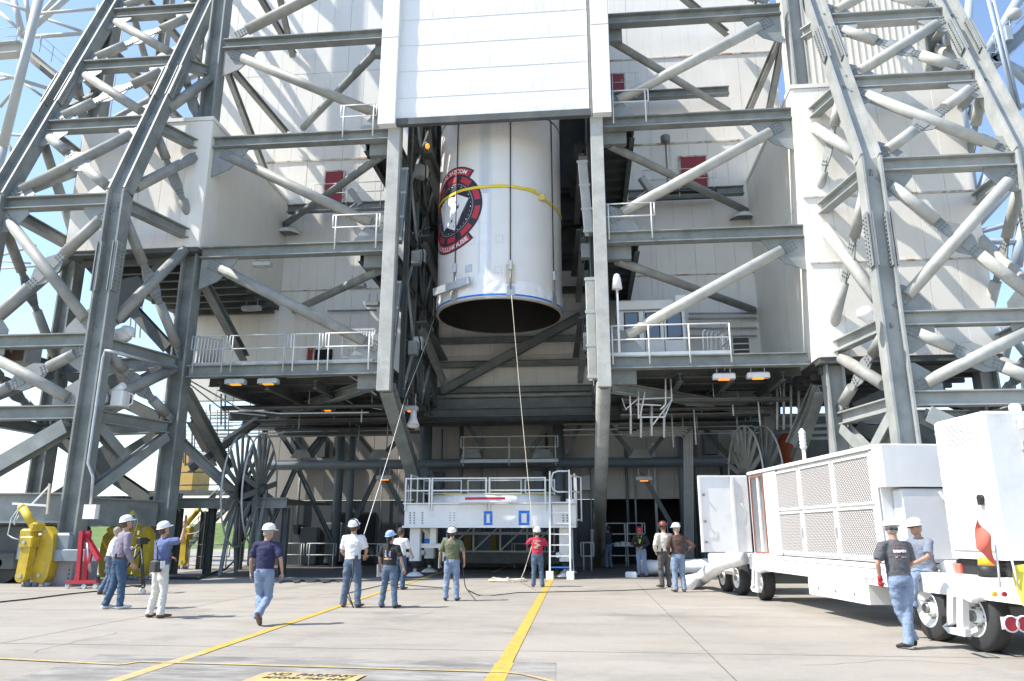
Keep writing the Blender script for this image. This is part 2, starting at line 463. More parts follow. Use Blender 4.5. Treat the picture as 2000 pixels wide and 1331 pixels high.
# ------------------------------------------------------------------ steelwork helpers
CX = -3.2
def bolts(b, c, ex, ey, nrm, nx, ny, sp, r=.035, h=.03):
    ex, ey, nrm = V(ex).normalized(), V(ey).normalized(), V(nrm).normalized()
    for i in range(nx):
        for j in range(ny):
            p = c + ex * ((i - (nx - 1) / 2) * sp) + ey * ((j - (ny - 1) / 2) * sp)
            b.tube(p, p + nrm * h, r, n=5)
def brace(t, p, q, r, nrm, m='tube', ends=(1, 1), inset=.75, slot=.55, bm='gusset', nb=(4, 3)):
    """a round brace that runs from node p to node q, stopping at slotted bolt plates at its ends"""
    p, q = V(p), V(q); d = (q - p).normalized(); nrm = V(nrm); nrm = (nrm - d * nrm.dot(d)).normalized(); s = d.cross(nrm)
    a = p + d * inset * ends[0]; c = q - d * inset * ends[1]
    o = B().tube(a, c, r, n=14).obj('brace', m, t)
    for e, pt, dd in ((ends[0], a, -d), (ends[1], c, d)):
        if e:
            w = r * .8
            b = B()
            pl = [pt - dd * .35 + s * w, pt + dd * slot + s * w, pt + dd * slot - s * w, pt - dd * .35 - s * w]
            b.plate(pl, .07, nrm); po = b.obj('splice_plate', bm, o)
            bb = B()
            for sg in (-1, 1):
                bolts(bb, pt + dd * (slot / 2 + .03) + nrm * sg * .03, dd, s, nrm * sg, nb[0], nb[1], .13)
            bb.obj('bolts', 'bolt', o, kind='stuff')
    return o
def gusset(t, c, ex, ey, pts, nrm, m='gusset', th=.05):
    """plate with outline pts given in (ex, ey) about c"""
    ex, ey = V(ex), V(ey)
    return B().plate([V(c) + ex * x + ey * y for x, y in pts], th, nrm).obj('gusset_plate', m, t)

LV = [2.35, 5.45, 7.93, 13.1, 17.0, 20.6, 24.2, 28.0]      # tower levels
KZ, YF, YR, LEAN = 13.35, 23.0, 26.5, 0.365
def yface(z): return YF if z <= KZ else YF + LEAN * (z - KZ)
def tower(side, xi, xo, xri, label, braceM):
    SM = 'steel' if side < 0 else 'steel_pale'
    t = thing('truss_tower', label, 'tower', ((xi + xo) / 2, YF, 0), 'steel truss towers flanking the service bay')
    X = V((1, 0, 0)); Y = V((0, 1, 0)); Z = V((0, 0, 1))
    def leg(x, y, z0, z1, w, h, kink=True, name='leg'):
        # flanges face left and right, web faces the camera
        zt = KZ if kink else z1
        b = B(); b.hbeam((x, y, z0), (x, y, zt), h, w, .07, .06, up=(1, 0, 0)); 
        if kink:
            b.hbeam((x, y, zt), (x, y + LEAN * (z1 - KZ), z1), h, w, .07, .06, up=(1, 0, 0))
        o = b.obj(name, SM, t)
        return o
    for x in (xi, xo):
        lg = leg(x, YF, .9 if x == xi else .3, 30, .64, .56)
        # splice plates with bolt rows on the flanges
        for z0, z1 in ((9.6, 11.4), (18.2, 19.9)):
            p0, p1 = V((x, yface(z0), z0)), V((x, yface(z1), z1)); d = (p1 - p0).normalized(); nn = d.cross(X).normalized()
            if nn.y > 0: nn = -nn
            b = B(); bb = B()
            for sx in (-1, 1):
                for o_ in (1, -1):
                    c0 = X * sx * (.32 + o_ * .02 + (0.035 if o_ > 0 else -.085))
                    b.bar(p0 + c0 + nn * .13, p1 + c0 + nn * .13, .36, .035, up=(1, 0, 0))
                    k = int((p1 - p0).length / .14)
                    for i in range(k):
                        q = p0 + d * ((i + .7) * .14) + c0
                        for w_ in (.0, .2):
                            bb.tube(q + nn * w_ + X * sx * o_ * .015, q + nn * w_ + X * sx * o_ * .06, .03, n=5)
            b.obj('splice_plate', 'gusset', lg); bb.obj('bolts', 'bolt', lg, kind='stuff')
    for x, y, nm in ((xri, YR, 'leg'), (xo, YR + .8, 'leg')):
        leg(x, y, .3, 32, .62, .6, False)
    pr = lambda x, z: V((x, yface(z), z))
    xs = sorted((xi, xo))
    # front face
    for i, z in enumerate(LV):
        h = .46 if i else .95
        p, q = pr(xi, z), pr(xo, z); d = (q - p).normalized()
        B().hbeam(p + d * .34 + Y * .06, q - d * .34 + Y * .06, .42, h, .045, .03).obj('beam', SM, t)
    for i in range(len(LV) - 1):
        z0, z1 = LV[i] + (.3 if i == 0 else .1), LV[i + 1] - .1
        A0, A1, B0, B1 = pr(xi, z0), pr(xi, z1), pr(xo, z0), pr(xo, z1)
        nrm = (A1 - A0).cross(B0 - A0).normalized()
        if nrm.y > 0: nrm = -nrm
        ins = 1.05 if z1 - z0 > 3 else .95
        off = nrm * .0
        if i == 0:
            # the lowest panel carries rolled sections instead of tubes
            B().hbeam(B0 + (A1 - B0) * .08, B0 + (A1 - B0) * .86, .5, .42, .05, .04, up=nrm).obj('brace', SM, t)
        else:
            (c0, c1), (s0, s1) = ((A1, B0), (A0, B1)) if i == 3 else ((A0, B1), (A1, B0))
            brace(t, c0, c1, .195, nrm, braceM, inset=.86)
            mid = (s0 + s1) / 2; dd = (s1 - s0).normalized()
            sc_ = min(1.0, (s1 - s0).length / 6.0)
            mi_ = .62 * sc_ + .2
            brace(t, s0, mid - dd * mi_, .19, nrm, braceM, inset=.86, ends=(1, 0)); brace(t, mid + dd * mi_, s1, .19, nrm, braceM, inset=.86, ends=(0, 1))
            for sg in (-1, 1):
                B().plate([mid + dd * sg * (mi_ + .35) + nrm.cross(dd) * k * .17 for k in (-1, 1)] + [mid + dd * sg * .2 + nrm.cross(dd) * k * .17 for k in (1, -1)], .08, nrm).obj('splice_plate', 'gusset', t)
                bb = B()
                for k2 in (-1, 1): bolts(bb, mid + dd * sg * (mi_ * .5 + .28) + nrm * k2 * .035, dd, nrm.cross(dd), nrm * k2, 4, 3, .115)
                bb.obj('bolts', 'bolt', t, kind='stuff')
            gusset(t, mid, dd, nrm.cross(dd), [(-.6, -.2), (-.3, -.38), (.3, -.38), (.6, -.2), (.6, .2), (.3, .38), (-.3, .38), (-.6, .2)], nrm, th=.035)
        up = (A1 - A0).normalized(); sx = (B0 - A0).normalized()
        if i:
            for c, a, u_ in ((A0, sx, up), (A1, sx, -up), (B0, -sx, up), (B1, -sx, -up)):
                gusset(t, c + a * .32 + u_ * .12, a, u_, [(0, 0), (.95, 0), (.95, .22), (.62, .62), (.22, .88), (0, .88)], nrm, th=.03)
    # side frames front -> rear
    for x0, x1, yr in ((xi, xri, YR), (xo, xo, YR + .8)):
        for i, z in enumerate(LV[:6]):
            p, q = pr(x0, z), V((x1, yr, z))
            if (q - p).length < .9: continue
            d = (q - p).normalized()
            h = .42 if i else .9
            zd = -.1 if x0 == xi else 0
            B().hbeam(p + d * .3 + Z * zd, q - d * .32 + Z * zd, .36, h, .045, .03).obj('beam', SM, t)
        for i in range(0, 5):
            z0, z1 = LV[i] + .15, LV[i + 1] - .15
            A0, A1, B0, B1 = pr(x0, z0), pr(x0, z1), V((x1, yr, z0)), V((x1, yr, z1))
            if (A1 - B1).length < 1.2: continue
            nrm = (A1 - A0).cross(B0 - A0).normalized()
            if nrm.x * side > 0: nrm = -nrm
            hgt = z1 - z0
            if i == 0:
                B().hbeam(A0 + (B1 - A0) * .1, A0 + (B1 - A0) * .9, .34, .34, .05, .04, up=nrm).obj('brace', SM, t)
                B().hbeam(A1 + (B0 - A1) * .1, A1 + (B0 - A1) * .42, .34, .34, .05, .04, up=nrm).obj('brace', SM, t)
            else:
                mm = braceM if i > 1 else 'tube'
                if i > 2: mm = braceM
                brace(t, B1, A0, .2, nrm, mm, inset=.8, nb=(3, 3))
                mid = (A1 + B0) / 2; dd = (B0 - A1).normalized()
                brace(t, A1, mid - dd * .3, .18, nrm, mm, inset=.5, nb=(2, 3)); brace(t, mid + dd * .3, B0, .18, nrm, mm, inset=.5, nb=(2, 3))
                gusset(t, mid, dd, nrm.cross(dd), [(-.55, -.19), (-.25, -.3), (.25, -.3), (.55, -.19), (.55, .19), (.25, .3), (-.25, .3), (-.55, .19)], nrm, th=.04)
    # rear face between the two rear legs
    for i, z in enumerate(LV[:4]):
        p, q = V((xri, YR, z)), V((xo, YR + .8, z)); d = (q - p).normalized()
        B().hbeam(p + d * .33, q - d * .33, .4, .5 if i else 1.1, .045, .03).obj('beam', SM, t)
    for i in range(0, 3):
        z0, z1 = LV[i], LV[i + 1]
        A0, A1, B0, B1 = V((xri, YR, z0)), V((xri, YR, z1)), V((xo, YR + .8, z0)), V((xo, YR + .8, z1))
        nrm = V((0, -1, 0)); mid = (A1 + B0) / 2; dd = (B0 - A1).normalized()
        B().hbeam(A0 + (B1 - A0) * .1, A0 + (B1 - A0) * .9, .42, .42, .05, .04, up=nrm).obj('brace', 'steel_dark', t)
        B().hbeam(A1 + (B0 - A1) * .1, mid - dd * .3, .42, .42, .05, .04, up=nrm).obj('brace', 'steel_dark', t)
        B().hbeam(mid + dd * .3, B0 - (B0 - A1) * .1, .42, .42, .05, .04, up=nrm).obj('brace', 'steel_dark', t)
        gusset(t, mid - nrm * -.23, dd, nrm.cross(dd), [(-1.1, -.35), (-.5, -.75), (.5, -.75), (1.1, -.35), (1.1, .35), (.5, .75), (-.5, .75), (-1.1, .35)], nrm, 'steel_dark')
    return t
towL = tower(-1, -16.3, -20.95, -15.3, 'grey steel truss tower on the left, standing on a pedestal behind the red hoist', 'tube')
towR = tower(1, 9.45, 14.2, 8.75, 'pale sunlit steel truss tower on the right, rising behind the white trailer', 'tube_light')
# upper side truss of the left tower, carrying on behind and above the photograph's edge
xo_ = -20.95; ys_ = (27.3, 31.2, 35.2); zs_ = (18.6, 22.8, 27.0, 31.2, 35.4, 39.6, 43.8, 48.0)
for y in ys_[1:]: B().hbeam((xo_, y, 18.2), (xo_, y, 48.5), .4, .45, .05, .04, up=(1, 0, 0)).obj('leg', 'tube', towL)
B().hbeam((xo_, ys_[0], 32), (xo_, ys_[0], 48.5), .5, .5, .05, .04, up=(1, 0, 0)).obj('leg', 'tube', towL)
for z in zs_: B().hbeam((xo_, ys_[0] + .2, z), (xo_, ys_[2], z), .3, .35, .04, .03).obj('beam', 'tube', towL)
for k in range(len(zs_) - 1):
    for j in range(2):
        a_, c_ = (ys_[j], zs_[k]), (ys_[j + 1], zs_[k + 1])
        if (k + j) % 2: a_, c_ = (ys_[j], zs_[k + 1]), (ys_[j + 1], zs_[k])
        B().tube((xo_, a_[0], a_[1]), (xo_, c_[0], c_[1]), .16, n=10).obj('brace', 'tube', towL)
        if k > 2: B().tube((xo_, a_[0], c_[1]), (xo_, c_[0], a_[1]), .14, n=10).obj('brace', 'tube', towL)
# pedestals under the front inner legs
for t, x in ((towL, -16.3), (towR, 9.45)):
    B().cbox((x - .75, YF - .55, .0), (x + .6, YF + .7, .9), .03).obj('pedestal', 'concrete_grey', t)
    b = B(); b.cbox((x - 1.25, YF - .72, .78), (x + .55, YF - .56, 1.60), .1); b.cbox((x - .35, YF - .80, .74), (x + 1.5, YF - .72, 1.08), .02)
    b.obj('base_plate', 'steel_blue', t)
    b = B(); bolts(b, V((x + .55, YF - .56, .35)), (1, 0, 0), (0, 0, 1), (0, -1, 0), 2, 3, .12, .03, .05); b.obj('bolts', 'bolt', t, kind='stuff')
# conduit and junction box on the left tower's inner leg
b = B(); b.path([at(232, 690, 22.65), at(206, 685, 22.65), at(201, 700, 22.65), at(172, 905, 22.65), at(182, 932, 22.65), at(177, 985, 22.65)], .05, 8)
b.path([at(232, 690, 22.65), V((-15.2, 26.0, 7.55))], .05, 8)
b.obj('conduit', 'galv', towL)
b = B(); b.cbox(tuple(at(167, 1012, 22.7)), tuple(at(189, 988, 22.4) + V((0, 0.15, 0))), .01)
jb = B(); c = at(178, 1000, 22.55); jb.box((c.x - .2, c.y - .1, c.z - .22), (c.x + .2, c.y + .1, c.z + .22)); jb.obj('junction_box', 'panel', towL)

# ------------------------------------------------------------------ clad building
bld = thing('service_building', 'white panel clad launch service building behind the steel towers', 'building', (CX, 34, 0))
bw = {}
def clad(name, P, U, L, z0, z1, N, pw, m='panel', rows=None, rib=False, skip=None):
    """a wall of separate vertical panels: P start, U along, N outward"""
    P, U, N = V(P), V(U).normalized(), V(N).normalized()
    wl_ = B().add([P - N*.03 + V((0,0,z0)), P + U*L - N*.03 + V((0,0,z0)), P + U*L - N*.03 + V((0,0,z1)), P - N*.03 + V((0,0,z1)),
                   P - N*.25 + V((0,0,z0)), P + U*L - N*.25 + V((0,0,z0)), P + U*L - N*.25 + V((0,0,z1)), P - N*.25 + V((0,0,z1))],
                  [(0,1,2,3),(7,6,5,4),(0,4,5,1),(1,5,6,2),(2,6,7,3),(3,7,4,0)]).obj(name, 'backing', bld)
    n = max(1, round(L / pw)); w = L / n
    zr = [z0] + (rows or []) + [z1]
    for k in range(len(zr) - 1):
        a, c = zr[k] + .008, zr[k + 1] - .008
        for i in range(n):
            g = .0045; t = .033 + random.uniform(-.004, .004)
            u0, u1 = i * w + g, (i + 1) * w - g
            if skip and skip((P + U * (u0 + u1) / 2), a, c): continue
            bb = B(); e = .02
            def ring(off, ins): return [P + U*(u0+ins) + N*off + V((0,0,a+ins)), P + U*(u1-ins) + N*off + V((0,0,a+ins)), P + U*(u1-ins) + N*off + V((0,0,c-ins)), P + U*(u0+ins) + N*off + V((0,0,c-ins))]
            vs = ring(-.029, 0) + ring(t - .006, 0) + ring(t, .009)
            bb.add(vs, [(0,1,5,4),(1,2,6,5),(2,3,7,6),(3,0,4,7),(4,5,9,8),(5,6,10,9),(6,7,11,10),(7,4,8,11),(8,9,10,11)])
            if rib:
                for r_ in range(3):
                    uu = u0 + (u1 - u0) * (r_ + .5) / 3
                    bb.bar(P + U*uu + N*(t+.015) + V((0,0,a+.02)), P + U*uu + N*(t+.015) + V((0,0,c-.02)), .05, .03, up=N)
            bb.obj('panel', m, wl_)
    return wl_
def flash(wl_, P, U, L, z, N, h=.09):
    P, U, N = V(P), V(U).normalized(), V(N).normalized()
    B().bar(P + N*.06 + V((0,0,z)), P + U*L + N*.06 + V((0,0,z)), .05, h).obj('flashing', 'flashing', wl_)
XL, XR = -14.85, 8.2          # the two boxes' inner faces
YB = 34.0
# back wall, left and right of the bay
wb = clad('wall', (-20.4, YB, 0), (1, 0, 0), 12.9, 7.75, 31, (0, -1, 0), .95, 'panel', [13.2, 20.35, 25.5])
flash(wb, (-20.4, YB, 0), (1, 0, 0), 12.9, 20.3, (0, -1, 0)); flash(wb, (-20.4, YB, 0), (1, 0, 0), 12.9, 13.2, (0, -1, 0), .05)
wr = clad('wall', (.9, YB, 0), (1, 0, 0), 9.2, 7.75, 31, (0, -1, 0), .95, 'panel', [13.4, 20.35, 25.2])
flash(wr, (.9, YB, 0), (1, 0, 0), 9.2, 20.3, (0, -1, 0)); flash(wr, (.9, YB, 0), (1, 0, 0), 9.2, 25.2, (0, -1, 0), .07); flash(wr, (.9, YB, 0), (1, 0, 0), 9.2, 13.4, (0, -1, 0), .05)
# left box
wa = clad('wall', (-20.4, 26.0, 0), (1, 0, 0), 20.4 + XL, 12.42, 17.95, (0, -1, 0), .9, 'panel')
clad('wall', (XL, 26.0, 0), (0, 1, 0), 7.95, 12.42, 17.95, (1, 0, 0), 1.0, 'panel_shade_cream')
clad('wall', (-20.4, 33.9, 0), (0, -1, 0), 7.9, 12.42, 17.95, (-1, 0, 0), 1.0, 'panel')
b = B(); b.box((-20.45, 25.93, 17.96), (XL + .07, 33.9, 18.12)); b.obj('roof_cap', 'panel', bld)
b = B(); b.box((-20.4, 26.0, 12.24), (XL, 33.95, 12.40))
for i in range(8): b.bar((-20.4 + .4, 26.6 + i * 1.0, 12.1), (XL - .1, 26.6 + i * 1.0, 12.1), .18, .26)
b.obj('soffit', 'steel_dark', bld)
# right box
wa2 = clad('wall', (XR, 26.0, 0), (1, 0, 0), 6.0, 7.45, 17.95, (0, -1, 0), .95, 'panel', [10.9, 13.45])
flash(wa2, (XR, 26.0, 0), (1, 0, 0), 6.0, 13.45, (0, -1, 0), .06); flash(wa2, (XR, 26.0, 0), (1, 0, 0), 6.0, 10.9, (0, -1, 0), .05)
clad('wall', (XR, 33.95, 0), (0, -1, 0), 7.95, 7.45, 17.95, (-1, 0, 0), 1.0, 'panel_shade_cream', [13.45])
clad('wall', (XR + 6.0, 26, 0), (0, 1, 0), 7.9, 7.45, 17.95, (1, 0, 0), 1.0, 'panel')
b = B(); b.box((XR - .07, 25.93, 17.96), (XR + 6.06, 33.9, 18.12)); b.obj('roof_cap', 'panel', bld)
b = B(); b.box((XR, 26.0, 7.25), (XR + 6.0, 33.95, 7.43))
for i in range(8): b.bar((XR + .1, 26.6 + i * 1.0, 7.1), (XR + 5.9, 26.6 + i * 1.0, 7.1), .18, .26)
b.obj('soffit', 'steel_dark', bld)
# ribbed upper wall standing on the right box
clad('wall', (9.6, 31.0, 0), (1, 0, 0), 6.0, 18.12, 31, (0, -1, 0), .9, 'panel_shade_cream', rib=True)
# bay: back wall of ribbed panels, dark upper lining, ceiling
wc = clad('wall', (-7.6, 36.2, 0), (1, 0, 0), 8.6, 7.1, 14.6, (0, -1, 0), 1.05, 'panel', [10.2, 12.4], rib=True)
b = B(); b.box((-7.6, 36.1, 14.62), (1.0, 36.3, 31)); b.box((-7.75, 34.3, 7.2), (-7.62, 36.3, 31)); b.box((1.02, 34.3, 7.2), (1.15, 36.3, 31))
b.box((-7.9, 26.2, 27.6), (1.3, 36.3, 27.9)); b.obj('bay_lining', 'steel_dark', bld)
for sx in (-7.75, 1.15):
    s_ = -1 if sx < 0 else 1
    b = B(); b.box((min(sx, sx + s_ * .12), 31.0, 7.8), (max(sx, sx + s_ * .12), 34.25, 27.6)); b.obj('bay_lining', 'steel_dark', bld)
# girts and the long diagonal across the bay wall
for y in (668, 714, 764):
    p = at(850, y, 35.9); B().hbeam((-7.5, 35.85, p.z), (.95, 35.85, p.z), .3, .3, .03, .03).obj('girt', 'steel', bld)
for z in (13.4, 15.2, 17.0, 18.8): B().hbeam((-7.5, 35.7, z), (.95, 35.7, z), .3, .3, .03, .03).obj('girt', 'steel_dark', bld)
B().hbeam(at(862, 765, 35.5), at(1135, 618, 35.5), .35, .42, .04, .04).obj('brace', 'steel', bld)
B().hbeam((-8.2, 35.2, 7.55), (1.3, 35.2, 7.55), .5, .75, .06, .05).obj('beam', 'steel', bld)
# red doors
def red_door(px0, py0, px1, py1, Y, nm='door'):
    a, c = at(px0, py1, Y), at(px1, py0, Y)
    d = B().cbox((a.x, Y - .13, a.z - .55), (c.x, Y - .05, c.z), .005).obj(nm, 'red_door', bld)
    b = B(); w = .07
    for p, q in (((a.x - w, Y - .16, a.z - .55), (a.x, Y - .03, c.z + w)), ((c.x, Y - .16, a.z - .55), (c.x + w, Y - .03, c.z + w)), ((a.x, Y - .16, c.z), (c.x, Y - .03, c.z + w))): b.box(p, q)
    b.obj('frame', 'flashing', d)
    B().tube((c.x - .12, Y - .2, a.z + .45), (c.x - .12, Y - .13, a.z + .45), .035, n=8).obj('handle', 'galv', d)
red_door(635, 337, 673, 392, YB); red_door(1331, 308, 1377, 364, YB); red_door(1180, 148, 1218, 178, YB)
red_door(602, 681, 614, 702, YB - .3)
B().box((at(614, 690, YB).x, YB - .1, 7.75), (at(650, 690, YB).x, YB - .045, at(630, 684, YB).z)).obj('hatch', 'dark_void', bld)

# ------------------------------------------------------------------ service decks, left and right of the bay
PY = 26.3
DL = [7.7, 12.48, 17.28, 21.93]
def decks(side, label):
    sx = -1 if side < 0 else 1
    xin = CX + sx * 4.0      # at the post
    xout = XL + .02 if side < 0 else XR - .02
    t = thing('service_deck', label, 'platform', ((xin + xout) / 2, PY, 0), 'open steel service decks beside the bay')
    Z = V((0, 0, 1)); N = V((0, -1, 0))
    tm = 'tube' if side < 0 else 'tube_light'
    for i, z in enumerate(DL):
        xo = xout + (-.3 * sx if i == 0 and side > 0 else 0)
        B().hbeam((xin, PY, z - .235), (xo, PY, z - .235), .40, .46, .045, .03).obj('beam', 'steel', t)
        # boxed end by the post
        B().cbox((min(xin, xin + sx * 1.15), PY + .25, z - .95), (max(xin, xin + sx * 1.15), PY + .55, z - .3), .01).obj('end_bracket', 'steel', t)
        # walkway along the bay side
        if i and i < 3:
            w = 1.5
            x0, x1 = sorted((xin + sx * .05, xin + sx * w))
            B().box((x0, PY + .58, z - .12), (x1, YB - .15, z - .06)).obj('walkway', 'steel_dark', t)
            b = B()
            for xx in (x0 + .1, x1 - .1): b.hbeam((xx, PY + .6, z - .35), (xx, YB - .1, z - .35), .2, .42, .03, .02)
            for k in range(8): b.bar((x0 + .12, PY + 1.0 + k * .9, z - .26), (x1 - .12, PY + 1.0 + k * .9, z - .26), .09, .16)
            b.obj('joists', 'steel_dark', t)
    for i in range(3):
        z0, z1 = DL[i], DL[i + 1] - .47
        A = V((xout, PY, z1)); Bp = V((xin, PY, z0 + .35))
        brace(t, A, Bp, .205, N, tm, ends=(1, 1), inset=.95, nb=(4, 4))
        for c, a, u_ in ((A, V((-sx, 0, 0)), -Z), (Bp - Z * .35, V((sx, 0, 0)), Z)):
            gusset(t, c + N * 0, a, u_, [(.02, 0.01), (1.55, 0.01), (1.25, .45), (.75, .95), (.02, 1.25)], N)
    A = V((xout, PY, DL[3] + .02)); Bp = V((xin - sx * .3, PY, DL[3] + 4.2))
    brace(t, A, Bp, .225, N, tm, inset=1.0)
    # struts running back from the posts to the rear wall
    rows = [((745, 305), (555, 440)), ((738, 530), (575, 607)), ((742, 95), (592, 250))] if side < 0 else [((1192, 285), (1457, 412)), ((1205, 510), (1472, 606)), ((1185, 75), (1422, 217))]
    for (a, c) in rows:
        B().tube(at(*a, PY + .5), at(*c, YB - .3), .17, n=12).obj('strut', 'tube' if side > 0 else 'steel', t)
    # walkway beam along the back wall with its own supports
    for zz in ((396, 406, 545, 748), (1063, 1063, 0, 0)):
        pass
    zb = at(640, 408, YB - .8).z
    xa, xb = sorted((xin + sx * 1.6, xout - sx * .4))
    B().hbeam((xa, YB - .9, zb), (xb, YB - .9, zb), .35, .4, .04, .03).obj('beam', 'steel', t)
    if side > 0:
        z2 = at(1300, 185, YB - .9).z
        B().hbeam((xa - 1.3, YB - .9, z2), (xb - .3, YB - .9, z2), .35, .4, .04, .03).obj('beam', 'steel', t)
    # inclined rolled braces from the upper wall
    if side < 0:
        for a, c in (((505, -10), (575, 108)), ((545, -10), (572, 110)), ((450, 130), (560, 260)), ((440, 130), (520, 340))):
            B().hbeam(at(*a, 30.0), at(*c, YB - .3), .26, .26, .03, .03).obj('brace', 'tube', t)
    else:
        for a, c in (((1525, 70), (1460, 220)), ((1530, 75), (1502, 217)), ((1330, -8), (1420, 66)), ((1455, 66), (1475, -10))):
            B().hbeam(at(*a, 31.0), at(*c, YB - .4), .28, .28, .03, .03).obj('brace', 'tube', t)
    # main deck: plate, joists, cross-beams underneath
    zf = DL[0] - .02
    x0, x1 = sorted((xin, xout + (-.2 * sx)))
    x1b = x1 + (.0 if side < 0 else -2.2); x0b = x0
    if side > 0: x0, x1 = x0b, x1
    B().box((x0, PY + .22, zf - .1), (x1 if side < 0 else x1, YB + 2.0, zf)).obj('deck_plate', 'steel_dark', t)
    for k in range(7):
        yy = PY + 1.2 + k * 1.25
        B().hbeam((x0 + .02, yy, zf - .33), (x1 - .02, yy, zf - .33), .2, .44, .03, .025).obj('joist', 'steel_dark', t)
    for k in range(4):
        xx = x0 + (x1 - x0) * (k + .5) / 4
        B().hbeam((xx, PY + .3, zf - .72), (xx, YB + 1.9, zf - .72), .2, .32, .03, .025).obj('joist', 'steel_dark', t)
    # knee braces under the deck
    if side < 0: kb = [((362, 765, 26.6), (448, 920, 31)), ((725, 752, 26.7), (525, 818, 33.0))]
    else: kb = [((1195, 757, 26.7), (1500, 805, 33.0)), ((1600, 760, 26.8), (1555, 900, 30))]
    for (a, c) in kb: B().hbeam(at(*a), at(*c), .38, .38, .04, .04).obj('knee_brace', 'steel', t)
    return t
decL = decks(-1, 'grey steel service decks with pale tube braces left of the bay')
decR = decks(1, 'grey steel service decks with pale tube braces right of the bay')

# ------------------------------------------------------------------ bay posts, curtain
def post(side):
    sx = -1 if side < 0 else 1
    x = CX + sx * 3.98
    nm = 'left' if side < 0 else 'right'
    t = thing('bay_post', 'pale flat fronted post hanging at the %s edge of the bay opening' % nm, 'post', (x, 26.0, 6.5), 'posts at the bay opening')
    B().cbox((x - .24, 25.85, 6.55), (x + .24, 26.1, 31), .012).obj('face_plate', 'tube_light', t)
    b = B(); xx = x - sx * .0
    b.box((x - .19, 26.11, 6.6), (x - .15, 26.55, 31)); b.box((x + .15, 26.11, 6.6), (x + .19, 26.55, 31)); b.obj('flange', 'steel', t)
    # white cladding above the curtain's lower edge
    xa, xb = sorted((x - sx * .12, x + sx * .58))
    for k, (za, zb) in enumerate(((17.1, 21.0), (21.02, 26.0), (26.02, 32))):
        B().cbox((xa, 25.5, za), (xb, 25.845, zb), .02).obj('cladding', 'white_paint', t)
    # inclined leg running back and down
    top = V((x + (-.02 if side > 0 else 0), 26.5, 6.75)); bot = V((CX + sx * 3.75, 36.9, 0))
    if side > 0: B().tube(top, bot, .27, n=16).obj('strut', 'tube', t)
    else: B().hbeam(top, bot, .5, .5, .06, .05).obj('strut', 'steel', t)
    return t
postL, postR = post(-1), post(1)
def fabric_material():
    m = mat('curtain_fabric', (.82, .825, .83), .55, .03, 2.0)
    nt = m.node_tree; n = nt.nodes; l = nt.links
    g = n.new('ShaderNodeNewGeometry'); mp = n.new('ShaderNodeMapping'); mp.inputs['Scale'].default_value = (2.6, 1, .6); mp.inputs['Rotation'].default_value = (0, .35, 0)
    l.new(g.outputs['Position'], mp.inputs['Vector'])
    t = n.new('ShaderNodeTexNoise'); t.inputs['Scale'].default_value = 1.3; t.inputs['Detail'].default_value = 4; t.inputs['Distortion'].default_value = .8
    l.new(mp.outputs[0], t.inputs['Vector'])
    bp = n.new('ShaderNodeBump'); bp.inputs['Strength'].default_value = .5; bp.inputs['Distance'].default_value = .06
    l.new(t.outputs['Fac'], bp.inputs['Height']); l.new(bp.outputs[0], n['Principled BSDF'].inputs['Normal'])
fabric_material()
cur = thing('fabric_curtain_door', 'white sectional fabric lift door hanging above the bay', 'door', (CX, 25.75, 17.4), None)
zc = [17.42, 18.35, 19.55, 20.75, 21.95, 23.2, 24.5, 25.8, 27.1, 28.4, 31.5]
for k in range(len(zc) - 1):
    z0, z1 = zc[k] + .012, zc[k + 1] - .012; b = B(); nx, nz = 40, 6; vs = []
    for j in range(nz + 1):
        for i in range(nx + 1):
            u, v = i / nx, j / nz
            x = -7.2 + 7.72 * u; z = z0 + (z1 - z0) * v
            bul = .018 * math.sin(math.pi * v) + .014 * noise.noise(V((x * 1.6, k * 3.1, z * 1.1))) * math.sin(math.pi * v)
            vs.append((x, 25.76 - bul, z))
    b.add(vs, [(j*(nx+1)+i, j*(nx+1)+i+1, (j+1)*(nx+1)+i+1, (j+1)*(nx+1)+i) for j in range(nz) for i in range(nx)], True)
    b.box((-7.2, 25.78, z0), (.52, 25.83, z1))
    b.obj('fabric_panel', 'curtain_fabric', cur)
    B().bar((-7.2, 25.755, zc[k + 1]), (.52, 25.755, zc[k + 1]), .02, .022).obj('seam_batten', 'rail', cur)
B().cbox((-7.25, 25.66, 17.12), (.57, 25.9, 17.42), .03).obj('bottom_beam', 'steel_dark', cur)
# ------------------------------------------------------------------ handrails
def handrail(t, pts, h=1.07, m='rail', post_gap=1.6, foot=.35, r=.027, round_ends=True, name='handrail', mid=(.52,), posts=None):
    """tubular guard rail along a polyline of deck points; one part, posts included as sub-parts"""
    pts = [V(p) for p in pts]; Z = V((0, 0, 1))
    b = B()
    def rails(h_):
        b.path([p + Z * h_ for p in pts], r, 7)
    rails(h)
    for m_ in mid: rails(m_ * h)
    ends = [pts[0], pts[-1]]
    for p in ends: b.tube(p + Z * (mid[0] * h), p + Z * h, r, n=7)
    o = b.obj(name, m, t)
    for i in range(len(pts) - 1):
        a, c = pts[i], pts[i + 1]; L = (c - a).length; k = max(1, round(L / post_gap))
        for j in range(k + 1):
            if i and j == 0: continue
            p = a + (c - a) * (j / k)
            if j == 0 and i == 0: p = a + (c - a).normalized() * min(.12, L * .2)
            if j == k and i == len(pts) - 2: p = c - (c - a).normalized() * min(.12, L * .2)
            B().tube(p - Z * foot, p + Z * h, r * 1.05, n=7).obj('post', m, o)
    return o
RY = PY - .24
def xz(px, py, Y): p = at(px, py, Y); return p.x, p.z
x0 = at(372, 700, RY).x; x1 = at(726, 700, RY).x; xm = at(566, 700, RY).x; xn = at(638, 700, RY).x
handrail(decL, [(x0, RY, 7.72), (at(440, 700, RY).x, RY, 7.72)], m='rail_grey')
